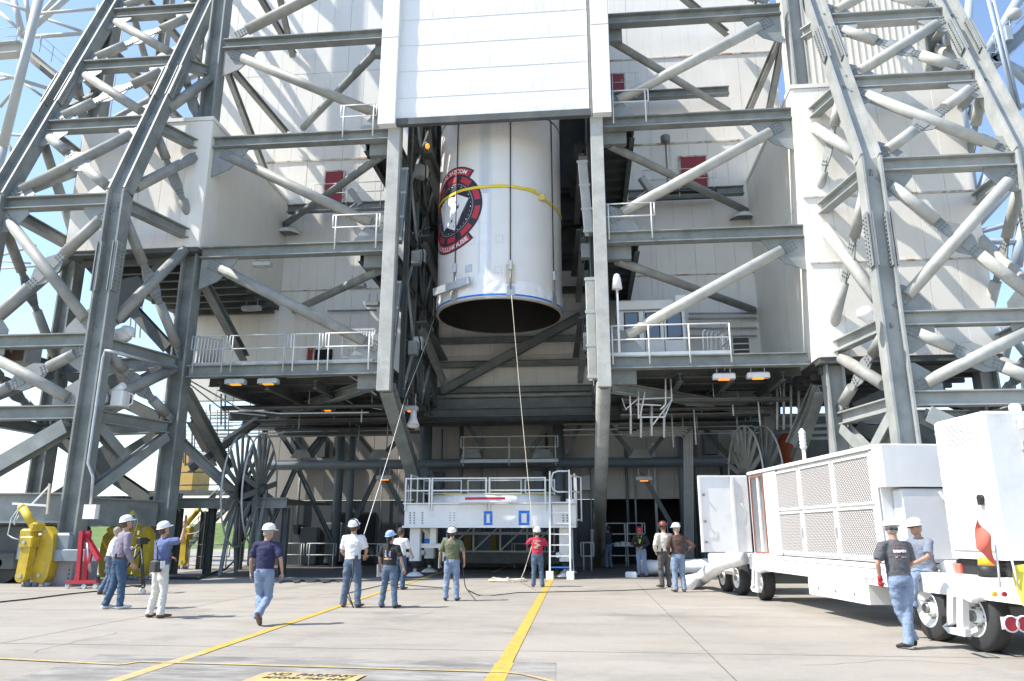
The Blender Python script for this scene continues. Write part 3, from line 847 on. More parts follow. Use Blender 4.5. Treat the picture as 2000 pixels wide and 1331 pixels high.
handrail(decL, [(at(446, 700, RY).x, RY, 7.72), (at(560, 700, RY).x, RY, 7.72)], m='rail_grey')
handrail(decL, [(at(566, 700, RY).x, RY, 7.72), (at(628, 700, RY).x, RY, 7.72)], m='rail')
handrail(decL, [(at(634, 700, RY).x, RY, 7.72), (x1, RY, 7.72)], m='rail')
B().box((x0, PY - .12, 7.71), (x1, PY + .1, 7.8)).obj('toe_board', 'rail_grey', decL)
for (a, c, py, z) in ((648, 740, 470, 12.48), (664, 734, 250, 17.28)):
    handrail(decL, [(at(a, py, RY).x, RY, z), (at(c, py, RY).x, RY, z)])
for (a, c, py, z) in ((1183, 1280, 450, 12.48), (1192, 1268, 230, 17.28)):
    handrail(decR, [(at(a, py, RY).x, RY, z), (at(c, py, RY).x, RY, z)], post_gap=1.4)
ra, rb = at(1190, 690, RY).x, at(1428, 690, RY).x
handrail(decR, [(ra, RY, 7.72), (rb, RY, 7.72), (rb, RY + 1.5, 7.72)], post_gap=1.4)
B().box((ra, PY - .12, 7.71), (rb, PY + .1, 7.83)).obj('toe_board', 'rail', decR)
# rails on the walkways by the red doors
zb_ = at(640, 398, YB - 1.1).z
handrail(decL, [(at(606, 392, YB - 1.1).x, YB - 1.1, zb_), (at(748, 392, YB - 1.1).x, YB - 1.1, zb_)], m='rail', r=.02)
zb2 = at(1300, 372, YB - 1.1).z
handrail(decR, [(at(1255, 375, YB - 1.1).x, YB - 1.1, zb2), (at(1400, 372, YB - 1.1).x, YB - 1.1, zb2)], m='rail', r=.02)
B().box((at(1255, 375, YB - 1.1).x, YB - 1.2, zb2 - .12), (at(1400, 372, YB - 1.1).x, YB - .2, zb2 - .04)).obj('walkway', 'steel_dark', decR)
handrail(decR, [(at(1192, 180, YB - 1.1).x, YB - 1.1, at(1220, 180, YB - 1.1).z), (at(1248, 180, YB - 1.1).x, YB - 1.1, at(1220, 180, YB - 1.1).z)], m='rail', r=.02)
# long pipe runs on the back wall
for py, x_a, x_b in ((608, 640, 735),): 
    B().tube(at(x_a, py, YB - .2), at(x_b, py - 2, YB - .2), .05, n=8).obj('pipe', 'tube', decL)
for py in (613, 623, 642, 657):
    B().tube(at(1345, py, YB - .25), at(1478, py - 1, YB - .25), .05, n=8).obj('pipe', 'rail_grey', decR)

# ------------------------------------------------------------------ guide rails and folded frames on the bay sides
def guides(side):
    sx = -1 if side < 0 else 1
    t = thing('bay_guide_frame', 'dark lattice guide frame with pale channel sections on the bay\'s %s side' % ('left' if side < 0 else 'right'), 'frame', (CX + sx * 3.7, 28, 7), 'lattice guide frames inside the bay')
    x = CX + sx * 3.45
    prs = [((790, 332), (776, 474)), ((776, 552), (759, 706))] if side < 0 else [((1137, 318), (1150, 458)), ((1152, 545), (1158, 742))]
    for a, c in prs:
        p, q = at(*a, 27.2), at(*c, 27.2)
        o = B().hbeam(p, q, .30, .42, .03, .03, up=(0, 1, 0)).obj('channel', 'tube_light' if side > 0 else 'steel_blue', t)
        B().bar(p + V((0, -.16, 0)), q + V((0, -.16, 0)), .36, .03, up=(0, 1, 0)).obj('channel_face', 'rail' if side > 0 else 'rail_grey', t)
        for k in (.02, .35, .68, .98):
            m_ = p + (q - p) * k; B().box((m_.x - .22, m_.y - .22, m_.z - .05), (m_.x + .22, m_.y - .18, m_.z + .05)).obj('lug', 'rail_grey', o)
    # vertical chords and lacing, front to back
    ys = [27.6, 29.2, 30.8, 32.4, 34.0]
    for y in ys: B().hbeam((x + sx * .28, y, 6.6), (x + sx * .28, y, 26), .2, .2, .025, .02, up=(1, 0, 0)).obj('chord', 'steel_dark', t)
    zs = [6.9, 9.0, 11.2, 13.4, 15.6, 17.8, 20.0]
    for zi, z in enumerate(zs):
        B().hbeam((x + sx * .28, ys[0], z), (x + sx * .28, ys[-1], z), .22, .24, .025, .02).obj('girt', 'steel_dark', t)
        if zi < len(zs) - 1:
            for k in range(4):
                z1 = zs[zi + 1]
                a, c = (ys[k], z), (ys[k + 1], z1)
                if (k + zi) % 2: a, c = (ys[k], z1), (ys[k + 1], z)
                B().bar((x + sx * .2, a[0], a[1]), (x + sx * .2, c[0], c[1]), .09, .09).obj('lacing', 'steel_dark' if k % 2 else 'steel', t)
    # folded access platforms
    for z in (8.2, 12.0, 15.9):
        a, c = V((x - sx * .05, 29.2, z + 1.6)), V((x - sx * .35, 33.0, z))
        B().hbeam(a, c, .25, .3, .03, .02).obj('folded_platform', 'steel', t)
        B().bar(V((x - sx * .1, 29.0, z + 1.8)), V((x - sx * .4, 32.2, z + .9)), .5, .08).obj('folded_platform', 'steel_dark', t)
        b = B(); b.path([V((x - sx*.1, 28.0, z + 1.5)), V((x - sx*.25, 28.3, z + .7)), V((x - sx*.1, 28.9, z + .3)), V((x - sx*.2, 29.4, z + 1.0))], .035, 7); b.obj('cable', 'black', t)
        for k in range(3):
            B().cbox((x - .18, 28.0 + k * .9, z + .2 + .4 * k), (x + .18, 28.35 + k * .9, z + .75 + .4 * k), .02).obj('equipment_box', 'rail_grey' if k == 1 else 'steel', t)
    # outrigger bracket near the fairing's foot
    return t
gL, gR = guides(-1), guides(1)
B().hbeam(at(800, 468, 29), at(838, 452, 31), .25, .35).obj('strut', 'steel_blue', gL)
w_ = B(); p0, p1 = at(798, 700, 33.9), at(815, 615, 33.9)
w_.box((p0.x, 33.85, p0.z), (p1.x, 33.95, p1.z)); w_.obj('white_panel', 'panel', gL)

# ------------------------------------------------------------------ lower structure, under the decks
low = thing('lower_building', 'shaded lower storey with pale wall, grey dado and dark bay under the decks', 'building', (CX, 38, 0))
def wall_low(x0, x1, z0, z1, m, nm, pw=1.25, Y=38.0, rows=None):
    w = B().box((x0, Y, z0), (x1, Y + .2, z1)).obj(nm, 'backing', low)
    n = max(1, round((x1 - x0) / pw)); k = (x1 - x0) / n
    zr = [z0] + (rows or []) + [z1]
    for j in range(len(zr) - 1):
        for i in range(n):
            bb = B(); bb.box((x0 + i*k + .012, Y - .04 - random.uniform(0, .012), zr[j] + .012), (x0 + (i+1)*k - .012, Y - .002, zr[j+1] - .012)); bb.obj('panel', m, w)
wall_low(-17.2, 9.5, 3.2, 7.6, 'panel_low_shade', 'wall')
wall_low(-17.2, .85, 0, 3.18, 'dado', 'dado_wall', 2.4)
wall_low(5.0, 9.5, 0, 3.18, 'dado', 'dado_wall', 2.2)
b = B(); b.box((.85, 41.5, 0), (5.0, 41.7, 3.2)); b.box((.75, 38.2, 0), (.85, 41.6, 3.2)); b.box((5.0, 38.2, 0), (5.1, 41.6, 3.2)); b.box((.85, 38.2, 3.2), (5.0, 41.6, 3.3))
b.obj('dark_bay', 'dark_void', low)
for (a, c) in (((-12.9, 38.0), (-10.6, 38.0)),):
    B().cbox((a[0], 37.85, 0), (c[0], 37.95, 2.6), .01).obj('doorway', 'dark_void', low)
YT = 36.4
B().tube((-16.2, YT, 4.85), (6.6, YT, 4.85), .24, n=14).obj('chord', 'chord_blue', low)
B().tube((-16.2, YT + .2, 7.0), (6.6, YT + .2, 7.0), .2, n=12).obj('chord', 'steel_dark', low)
for px, w in ((508, .3), (662, .3), (686, .22), (830, .42), (1092, .35), (1333, .3), (1350, .16), (1360, .16), (900, .14)):
    p = at(px, 912, YT + .1); m_ = 'chord_blue' if w > .2 else 'steel_dark'
    B().tube((p.x, YT + .15, 0.02), (p.x, YT + .15, 7.2), w * .75, n=14).obj('column', m_, low)
for a, c in (((534, 826), (578, 893)), ((650, 826), (594, 893)), ((677, 822), (732, 889)), ((808, 832), (748, 889)), ((583, 918), (650, 1062)), ((576, 918), (512, 1062)), ((741, 918), (672, 1060)), ((745, 918), (822, 1060)),
             ((1187, 826), (1238, 893)), ((1300, 846), (1264, 893)), ((1360, 818), (1424, 893)), ((1250, 918), (1320, 1040)), ((902, 812), (945, 880)), ((1085, 815), (1035, 880)), ((1140, 918), (1094, 1010)), ((838, 918), (900, 1040)), ((640, 845), (608, 893)), ((560, 835), (596, 893)),
             ((860, 1050), (800, 1100)), ((1140, 818), (1105, 885))):
    B().hbeam(at(*a, YT), at(*c, YT), .2, .2, .03, .025).obj('brace', 'chord_blue', low)
for px in (588, 740, 1251, 920, 1060):
    p = at(px, 895, YT - .12); B().plate([p + V((-.55, 0, .0)), p + V((.55, 0, 0)), p + V((.3, 0, .42)), p + V((-.3, 0, .42))], .04, (0, 1, 0)).obj('gusset_plate', 'steel', low)
# underside of the bay floor, beam lines and hung ducts
B().box((-7.7, 34.4, 7.05), (1.1, 38.0, 7.15)).obj('soffit', 'steel_dark', low)
for y in (33.2, 34.6, 36.0): B().hbeam((-16.5, y, 6.85), (8.0, y, 6.85), .3, .4, .04, .03).obj('beam', 'steel_dark', low)
# plinth and low railings inside
B().box((-6.9, 36.9, 0), (.6, 37.95, .55)).obj('plinth', 'steel_dark', low)
hl = thing('low_guard_rail', 'row of grey guard rails along the foot of the shaded wall', 'railing', (-9, 34.5, 0))
for a, c, Yr in ((548, 592, 35), (598, 655, 35), (690, 760, 34.5), (736, 776, 33), (1000, 1070, 35.2)):
    handrail(hl, [(at(a, 1095, Yr).x, Yr, .02), (at(c, 1095, Yr).x, Yr, .02)], m='rail_grey', foot=.0, r=.025, post_gap=2.2)
hr = thing('tall_guard_rail', 'tall grey guard rails across the dark bay opening behind the right post', 'railing', (3, 35, 0))
for a, c in ((1182, 1228), (1222, 1262), (1302, 1350)):
    Yr = 37.3
    handrail(hr, [(at(a, 1095, Yr).x, Yr, .02), (at(c, 1095, Yr).x, Yr, .02)], h=2.0, mid=(.75, .52, .25), m='rail_grey', foot=0, r=.03, post_gap=3)
for a, c in ((1135, 1160),):
    handrail(hr, [(at(a, 1095, 33).x, 33, .02), (at(c, 1095, 33).x, 33, .02)], h=1.15, m='rail_grey', foot=0, r=.03, post_gap=3)
# goods on a shelf in the bay
B().cbox((1.3, 36.6, .95), (2.3, 37.2, 1.0), .01).obj('shelf', 'rail_grey', low)
for k in range(4): B().cbox((1.35 + k * .26, 36.65, 1.0), (1.35 + k * .26 + .2, 37.0, 1.14 + .03 * (k % 2)), .01).obj('carton', 'rail_grey', low)
# small walkway with railing on the lower building
wk = thing('rear_walkway', 'narrow railed walkway on the lower wall under the bay', 'walkway', (-4, 35.3, 4.9))
xa, xb = at(900, 890, 35.2).x, at(1090, 890, 35.2).x
za = at(1000, 897, 35.2).z
B().box((xa, 35.2, za - .16), (xb, 36.0, za)).obj('deck', 'rail_grey', wk)
handrail(wk, [(xa, 35.2, za), (xb, 35.2, za)], m='rail_grey', foot=.3, r=.032, post_gap=2.2)
# pipe runs high under the decks: left group and right group
def pipes(label, rows, Y, a, c, grp):
    t = thing('pipe_run', label, 'pipes', at((a + c) / 2, rows[0], Y), grp)
    for k, py in enumerate(rows):
        p, q = at(a, py, Y), at(c, py, Y); z = p.z
        yy = Y + random.uniform(-.4, .4)
        B().tube((p.x, yy, z), (q.x, yy, z), random.choice((.03, .04, .055)), n=7).obj('pipe', random.choice(('rail_grey', 'steel', 'tube')), t)
    return t
pipes('bundle of thin conduits under the left deck', (802, 808, 814, 820, 827, 834, 841, 849, 856), 35.6, 395, 800, 'conduit bundles under the decks')
pipes('bundle of thin conduits under the right deck', (800, 807, 815, 829, 842, 850), 35.6, 1100, 1505, 'conduit bundles under the decks')
pc_ = pipes('bundle of thin conduits running behind the trolley', (798, 804, 811, 818, 826), 37.2, 800, 1110, 'conduit bundles under the decks')
t = thing('bent_pipe_group', 'pale pipes running under the right deck and bending down a column', 'pipes', at(1330, 840, 35), None)
for k in range(6):
    y = 834 + k * 3.4; x = 1352 - k * 3.2
    B().path([at(1255 - k * 6, y, 34.6), at(x - 5, y, 34.6), at(x, y + 5, 34.6), at(x + 2, 1090, 34.6)], .035, 7).obj('pipe', 'rail_grey', t)
# hanging ladder-like frame under the right deck
t = thing('hanging_pipe_frame', 'pale hanging pipe rack with ladder rails under the right deck', 'pipe rack', at(1270, 760, 27.5))
fr = [((1247, 765), (1247, 818)), ((1260, 765), (1250, 815)), ((1310, 735), (1312, 782), (1275, 830)), ((1300, 740), (1300, 790), (1290, 800)), ((1248, 815), (1298, 815), (1310, 786)), ((1242, 790), (1292, 792)), ((1230, 765), (1232, 812)), ((1245, 733), (1310, 733)), ((1215, 778), (1222, 800), (1245, 780), (1310, 777))]
for k, ps in enumerate(fr): B().path([at(x, y, 27.4 + .12 * (k % 3)) for x, y in ps], .03, 7).obj('pipe', 'rail', t)
for px in (1232, 1252, 1273, 1297): B().tube(at(px, 790, 28), at(px, 856 - (px % 9), 28), .045, n=8).obj('drop_pipe', 'rail_grey', t)

# conduits below the left deck edge
t = thing('conduit_sweep', 'thin pale conduits sweeping along the underside of the left deck', 'pipes', at(500, 760, 27))
for ps, Y in ((((368, 742), (470, 800), (545, 808), (720, 806)), 27.5), (((560, 738), (680, 733), (700, 745), (735, 772)), 27.0), (((372, 752), (440, 805), (520, 812)), 28.5), (((640, 760), (690, 790), (745, 800)), 29)):
    B().path([at(x, y, Y) for x, y in ps], .03, 7).obj('conduit', 'rail_grey', t)
for px, y0, y1, Y in ((362, 770, 910, 30), (375, 800, 905, 30), (432, 770, 830, 30), (440, 772, 840, 30), (410, 790, 870, 31)):
    B().tube(at(px, y0, Y), at(px, y1, Y), .04, n=7).obj('drop_pipe', 'rail_grey', t)
t = thing('wire_screen', 'grid of thin bars against the sky between left tower and cable reel', 'screen', at(400, 860, 33))
for k in range(8): B().tube(at(352, 826 + k * 8, 33), at(455, 826 + k * 8, 33), .022, n=6).obj('bar', 'steel', t)
for k in range(5): B().tube(at(358 + k * 22, 800, 33), at(358 + k * 22, 905, 33), .03, n=6).obj('bar', 'steel', t)

# ------------------------------------------------------------------ side galleries behind the towers (lower left and right)
t = thing('side_gallery', 'dark steel gallery with stairs and railings behind the left tower', 'gallery', (-16, 31, 0))
zg = at(450, 985, 30).z
B().hbeam((at(338, 985, 29).x, 29, zg), (at(560, 985, 29).x, 29, zg), .35, .4, .04, .03).obj('beam', 'steel', t)
B().box((at(338, 985, 29).x, 29.2, zg + .08), (at(560, 985, 29).x, 34, zg + .16)).obj('deck', 'steel_dark', t)
for px, Y in ((345, 29.3), (395, 33), (470, 33), (410, 29.3), (555, 29.2)): 
    p = at(px, 1050, Y); B().hbeam((p.x, Y, 0), (p.x, Y, zg - .2), .25, .25, .03, .03, up=(1, 0, 0)).obj('post', 'steel_dark', t)
handrail(t, [(at(340, 960, 29.2).x, 29.2, zg + .17), (at(436, 960, 29.2).x, 29.2, zg + .17)], m='steel', foot=.1)
# stair flight
sa, sb = V((-21.0, 36.5, .1)), V((-18.2, 36.5, 2.9))
for dy in (0, 1.0): B().bar(sa + V((0, dy, 0)), sb + V((0, dy, 0)), .06, .28).obj('stringer', 'steel_dark', t)
for k in range(12):
    p = sa + (sb - sa) * ((k + .5) / 12); B().box((p.x - .13, p.y, p.z), (p.x + .13, p.y + 1.0, p.z + .04)).obj('tread', 'rail_grey', t)
for dy in (0, 1.0):
    B().path([sa + V((0, dy, 1.0)), sb + V((0, dy, 1.0))], .03, 7).obj('stair_rail', 'rail_grey', t)
handrail(t, [(at(365, 1080, 33).x, 33, .0), (at(448, 1080, 33).x, 33, 0)], m='rail_grey', foot=0, r=.03, post_gap=1.1)
# big struts crossing there
for a, c in (((395, 545, 27), (478, 700, 31)), ((375, 820, 29), (420, 905, 31)), ((535, 800, 33), (370, 915, 29)), ((340, 850, 27), (480, 985, 29))):
    B().hbeam(at(*a), at(*c), .34, .34, .04, .03).obj('brace', 'steel', t)
t2 = thing('right_gallery', 'shaded steel machinery gallery behind the trailer under the right tower', 'gallery', (11, 31, 0))
B().box((8.3, 37.5, 0), (18, 37.7, 7.2)).obj('back_wall', 'steel_dark', t2)
for a, c in (((1600, 755, 28), (1550, 870, 29)), ((1560, 800, 31), (1600, 760, 31)), ((1500, 760, 33), (1500, 1000, 33)), ((1512, 760, 34), (1512, 1000, 34))):
    B().hbeam(at(*a), at(*c), .45, .45, .05, .04).obj('brace', 'steel', t2)
for px in (1518, 1531, 1545, 1560): B().tube(at(px, 740, 30), at(px, 840, 30), .05, n=8).obj('drop_pipe', 'rail_grey', t2)
for py in (812, 833, 846, 858): B().tube(at(1510, py, 33), at(1640, py - 2, 33), .07, n=8).obj('pipe', 'rail_grey', t2)
mat('orange_tank', (.35, .07, .03), .5, .2, 3)
b = B(); c_ = at(1546, 885, 32); b.lathe((c_.x, c_.y, c_.z - 1.0), (0, 0, 1), [(0, .1), (0, .5), (1.6, .5), (1.8, .3), (1.85, .05)], 16)
one(b, 'orange_tank', 'orange_tank', 'rusty orange tank in the shade behind the trailer', 'tank')

# ------------------------------------------------------------------ cable reels
def reel(c, r, label, axis=(1, .12, 0), n=18):
    t = thing('cable_reel', label, 'reel', (c.x, c.y, 0), 'big spoked cable reels')
    ax = V(axis).normalized(); u = V((0, 0, 1)); s = ax.cross(u).normalized()
    for k, off in enumerate((-.38, .38)):
        cc = c + ax * off
        B().path([cc + (s * math.cos(2*math.pi*i/48) + u * math.sin(2*math.pi*i/48)) * r for i in range(48)], .035, 7, closed=True).obj('rim', 'rail_grey', t)
        for i in range(n):
            a = 2 * math.pi * (i + .5 * k) / n; d = s * math.cos(a) + u * math.sin(a)
            B().bar(cc + d * .15, cc + d * (r - .02), .22, .05, up=ax).obj('spoke', 'tube' if k == 0 else 'steel', t)
    B().tube(c - ax * .6, c + ax * .6, .22, n=16).obj('hub', 'steel_dark', t)
    B().tube(c - ax * .32, c + ax * .32, r * .2, n=24).obj('drum', 'black', t)
    for sx in (-.6, .6):
        for dy in (-.9, .9):
            p = c + ax * sx; q = V((p.x, p.y, 0)) + s * dy; B().bar(p, q, .12, .12).obj('stand_leg', 'steel', t)
    return t
cl = at(490, 957, 29.0); reel(cl, 2.2, 'large spoked cable reel with black hose left of the bay')
cr_ = at(1474, 935, 31.0); reel(cr_, 2.1, 'spoked cable reel showing above the open trailer doors')
hose = B(); hose.path([cl + V((.2, -.5, .5)), cl + V((.6, -1.2, -.9)), gr(470, 1085, .5) , gr(440, 1112, .12), gr(385, 1130, .05), gr(330, 1129, .05), gr(250, 1124, .05)], .05, 8)
one(hose, 'black_hose', 'rubber', 'thick black hose dropping from the cable reel onto the paving', 'hose')

# ------------------------------------------------------------------ lamps 
def heater(px, py, Y, label, w=.78, tilt=0, hang=.35, m='rail_grey', lit=True):
    p = at(px, py, Y); t = thing('sodium_lamp', label, 'lamp', p, 'box lamps fixed to the steelwork')
    b = B(); b.cbox((p.x - w/2, p.y - .16, p.z), (p.x + w/2, p.y + .16, p.z + .2), .04); b.obj('housing', m, t)
    b = B(); b.cbox((p.x - w*.24, p.y - .10, p.z - .035), (p.x + w*.24, p.y + .10, p.z - .003), .015); b.obj('lens', 'lamp_glow' if lit else 'lens_glass', t)
    for s in (-.3, .3): B().tube((p.x + s * w, p.y, p.z + .2), (p.x + s * w, p.y, p.z + .2 + hang), .02, n=6).obj('hanger', 'rail_grey', t)
    return t
heater(460, 751, 26.4, 'lit orange box lamp hung under the left deck edge, nearer the tower')
heater(524, 750, 26.4, 'lit orange box lamp hung under the left deck edge, nearer the bay')
heater(591, 803, 33, 'dim orange lamp deep under the left deck, nearer the reel', w=.8)
heater(638, 802, 33, 'dim orange lamp deep under the left deck, nearer the post strut', w=.8)
heater(783, 800, 29.5, 'orange lamp at the foot of the left bay frame beside a white horn', w=.55, hang=.5)
heater(803, 803, 29.0, 'orange lamp directly above the white horn left of the bay', w=.55, hang=.5)
heater(1414, 741, 26.5, 'lit orange box lamp under the right deck, nearer the bay', m='rail')
heater(1481, 739, 26.5, 'lit orange box lamp under the right deck, nearer the right tower', m='rail')
heater(1357, 799, 32, 'dim orange lamp far under the right deck, nearer the pipe rack')
heater(1411, 799, 32, 'dim orange lamp far under the right deck, nearer the right reel')
heater(1258, 939, 35.9, 'orange lamp on the pale lower wall right of the round post')
heater(751, 937, 35.9, 'orange lamp on the pale lower wall left of the trolley')
heater(512, 521, 26.6, 'unlit grey box lamp hanging from the left middle deck', hang=.3, lit=False, w=.75)
heater(438, 533, 29, 'unlit lamp under the left box soffit, higher one', lit=False, w=.9)
heater(491, 606, 32, 'unlit lamp under the left box soffit, lower one', lit=False, w=.9)
heater(697, 562, 30, 'small unlit lamp under the left middle walkway', lit=False, w=.8)
heater(728, 598, 30, 'small unlit lamp beside the left bay post', lit=False, w=.6)
def glow_lamp(px, py, Y, label, r=.12):
    p = at(px, py, Y); t = thing('round_lamp', label, 'lamp', p)
    B().lathe((p.x, p.y, p.z), (0.2, -.6, -1), [(-.3, .05), (-.25, .12), (0, r), (.02, r)], 14).obj('hood', 'steel_dark', t)
    B().ell((p.x + .02, p.y - .08, p.z - .12), (r * .8, r * .8, r * 1.1), 10, 7).obj('bulb', 'lamp_glow', t)
glow_lamp(835, 283, 28.5, 'glowing orange bay lamp beside the fairing top')
def flood(px, py, Y, label, dz=.9):
    p = at(px, py, Y); t = thing('flood_light', label, 'lamp', p, 'swivel flood lights on the decks')
    T = Matrix.Translation(p) @ Matrix.Rotation(R(-35), 4, 'Y') @ Matrix.Rotation(R(20), 4, 'X')
    b = B(T); b.cbox((-.12, -.2, -.38), (.12, .2, .38), .03); b.obj('head', 'steel', t)
    b = B(T); b.box((.122, -.15, -.3), (.14, .15, .3)); b.obj('lens', 'lens_glass', t)
    B().path([p + V((0, .1, -.2)), p + V((-.35, .15, -.45)), p + V((-.45, .15, -dz))], .03, 7).obj('arm', 'rail_grey', t)
flood(694, 386, 27.2, 'flood light on a bent arm above the left deck rail'); flood(1262, 362, 28, 'flood light on a bent arm above the right deck rail')
def hood(px, py, Y, label, sx):
    p = at(px, py, Y); t = thing('wall_hood', label, 'hood', p, 'white dome hoods on the wall')
    b = B(); n = 16; vs = [];
    for j in range(6):
        a = j / 5 * math.pi / 2
        for i in range(n + 1):
            th = math.pi * i / n; r = .62
            vs.append((p.x + r * math.cos(th) * math.cos(a) * 1.0, p.y - r * math.sin(th) * math.cos(a), p.z + .38 * math.sin(a)))
    b.add(vs, [(j*(n+1)+i, j*(n+1)+i+1, (j+1)*(n+1)+i+1, (j+1)*(n+1)+i) for j in range(5) for i in range(n)], True); b.obj('dome', 'panel', t)
    for k in range(5):
        yy = p.y - .08 - k * .1; hw = math.sqrt(max(.01, .6**2 - (p.y - yy)**2))
        B().bar((p.x - hw, yy, p.z - .01), (p.x + hw, yy, p.z - .01), .05, .03).obj('slat', 'steel', t)
hood(563, 460, YB - .25, 'white dome hood with slats at the left recess corner', -1); hood(1449, 430, YB - .25, 'white dome hood with slats at the right recess corner', 1)
# pole lamp and pole horn on the right deck
def pole_item(px, py_top, py_bot, Y, label, kind, r=.16):
    p, q = at(px, py_top, Y), at(px, py_bot, Y); q.x = p.x
    t = thing(kind, label, 'lamp' if kind == 'pole_lamp' else 'beacon', q)
    B().tube(q, p, .045, n=8).obj('pole', 'rail' if kind != 'pole_lamp' else 'steel', t)
    if kind == 'pole_lamp': B().lathe(p, (0, 0, 1), [(0, .08), (.05, .22), (.35, .24), (.42, .15), (.45, .02)], 12).obj('head', 'steel', t)
    else: B().lathe(p - V((0, 0, .1)), (0, 0, 1), [(0, .1), (.0, .19), (.4, .15), (.55, .1), (.6, .02)], 14).obj('cap', 'white_paint', t)
pole_item(1300, 280, 372, YB - 1.0, 'slim grey pole lamp against the right back wall', 'pole_lamp')
pole_item(1205, 560, 690, 26.0, 'white capped pole at the right deck rail beside the post', 'pole_beacon')
pa_ = at(1566, 842, 21.8); t = thing('pole_antenna', 'white ribbed antenna pole rising behind the trailer roof', 'antenna', (pa_.x, 21.8, 0))
B().tube((pa_.x, 21.8, 0), (pa_.x, 21.8, pa_.z - .5), .05, n=10).obj('pole', 'white_paint', t)
B().lathe((pa_.x, 21.8, pa_.z - .55), (0, 0, 1), [(0, .05)] + [(.05 + k * .05, .1 if k % 2 else .075) for k in range(11)] + [(.62, .02)], 14).obj('ribbed_head', 'white_paint', t)
def horn(px, py, Y, label, d=(.25, -.5, -.75)):
    p = at(px, py, Y); t = thing('white_horn', label, 'horn', p, 'white horn speakers')
    B().lathe(p - V(d).normalized() * .3, d, [(-.12, .05), (-.1, .12), (.15, .13), (.25, .16), (.5, .25), (.52, .25), (.47, .2), (.3, .06)], 18).obj('bell', 'white_paint', t)
    B().tube(p - V(d).normalized() * .3, p + V((0, .15, .45)), .03, n=7).obj('bracket', 'rail_grey', t)
horn(807, 822, 28.5, 'white horn speaker pointing down at the left bay foot', (0.05, -.3, -1)); horn(778, 800, 29.2, 'white horn speaker half hidden beside the left strut')

# floor sheet under the decks, coloured dark to deepen their shade
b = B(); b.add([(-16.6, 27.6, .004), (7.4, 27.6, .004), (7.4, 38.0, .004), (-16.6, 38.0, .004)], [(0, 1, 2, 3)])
mat('shade_floor', (.095, .09, .085), .8, .3, 1.2, dirt=(.16, .155, .145), dscale=1.6, dlo=.52, dhi=.7)
b.obj('shade_floor', 'shade_floor', kind='structure')

# wall equipment and cable trays in the shaded bay
we = thing('wall_equipment', 'cluttered cabinets, boxes and risers along the shaded lower wall', 'equipment', (-6, 37.5, 0))
rq = random.Random(21)
for k in range(26):
    x = rq.uniform(-15.5, .4) if k < 20 else rq.uniform(5.2, 7.6); z = rq.choice((.0, .0, 1.3, 2.2, 3.6, 5.3)) + rq.uniform(0, .3); w = rq.uniform(.25, .9); h = rq.uniform(.3, 1.1) if z > .4 else rq.uniform(.8, 1.9)
    o = B().cbox((x, 37.2 + rq.uniform(0, .3), z), (x + w, 37.93, z + h), .02).obj('cabinet', rq.choice(('steel', 'rail_grey', 'steel_dark', 'dado', 'chord_blue')), we)
for k in range(18):
    x = rq.uniform(-16, 6.5); B().tube((x, 37.8, rq.uniform(0, 2.5)), (x, 37.8, rq.uniform(4.5, 7)), rq.choice((.03, .045, .07)), n=7).obj('riser', rq.choice(('rail_grey', 'steel', 'chord_blue')), we)
ct = thing('cable_tray', 'dark cable trays and cross beams hung under the decks', 'cable tray', (-4, 33, 6.4))
for k, y in enumerate((28.6, 30.2, 31.7, 34.0, 35.1)):
    for xa, xb in ((-14.6, -7.9), (1.6, 7.8)):
        B().box((xa, y, 6.42 - .05 * k), (xb, y + .35, 6.5 - .05 * k)).obj('tray', 'steel_dark', ct)
        for j in range(3): B().tube((xa, y + .08 + j * .1, 6.54 - .05 * k), (xb, y + .08 + j * .1, 6.54 - .05 * k), .035, n=6).obj('cable', rq.choice(('black', 'steel', 'rail_grey')), ct)
    for xx in (-14.2, -11, -8.4, 2.2, 5, 7.5): B().tube((xx, y + .17, 6.4 - .05 * k), (xx, y + .17, 7.2), .018, n=5).obj('hanger', 'rail_grey', ct)
for k in range(14):
    x = rq.choice((rq.uniform(-14.3, -8), rq.uniform(1.8, 7.6))); y = rq.uniform(28, 35)
    B().tube((x, y, 6.3), (x, y, rq.uniform(4.9, 5.9)), .03, n=6).obj('drop_pipe', rq.choice(('rail_grey', 'steel')), ct)
# ------------------------------------------------------------------ payload fairing
mat('fairing_white', (.74, .725, .70), .38, .04, 1.2, bump=.01, coat=.1)
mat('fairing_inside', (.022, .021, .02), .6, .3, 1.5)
mat('fairing_lip', (.36, .33, .29), .5, .15, 3)
mat('tape_blue', (.02, .17, .62), .5, .1, 6)
mat('tape_pale', (.60, .66, .71), .45, .08, 3)
mat('seam_grey', (.56, .57, .58), .4, .1, 2)
mat('strap_yellow', (.78, .60, .03), .6, .15, 5)
mat('emblem_red', (.46, .03, .055), .65, .08, 3)
mat('emblem_navy', (.018, .022, .035), .65, .2, 3)
mat('emblem_white', (.78, .78, .78), .7, spec=.2)
mat('emblem_grey', (.25, .22, .22), .4, .2, 3)
mat('pale_yellow', (.62, .48, .12), .5)
mat('rope_tan', (.58, .52, .42), .9, .15, 20)
FY = 29.5
fa, fb = at(856, 520, FY), at(1099, 520, FY)
FC = V(((fa.x + fb.x) / 2, FY, 0)); FR = (fb.x - fa.x) / 2 * .985
FZ = (at(978, 583, FY - FR).z + at(978, 652, FY + FR).z) / 2
FT = 20.5
fai = thing('payload_fairing', 'white cylindrical rocket fairing hanging in the bay with red and black emblem', 'rocket part', (FC.x, FC.y, FZ))
def cyl(phi, z, r): return V((FC.x + r * math.sin(phi), FC.y - r * math.cos(phi), z))     # phi = 0 faces the camera
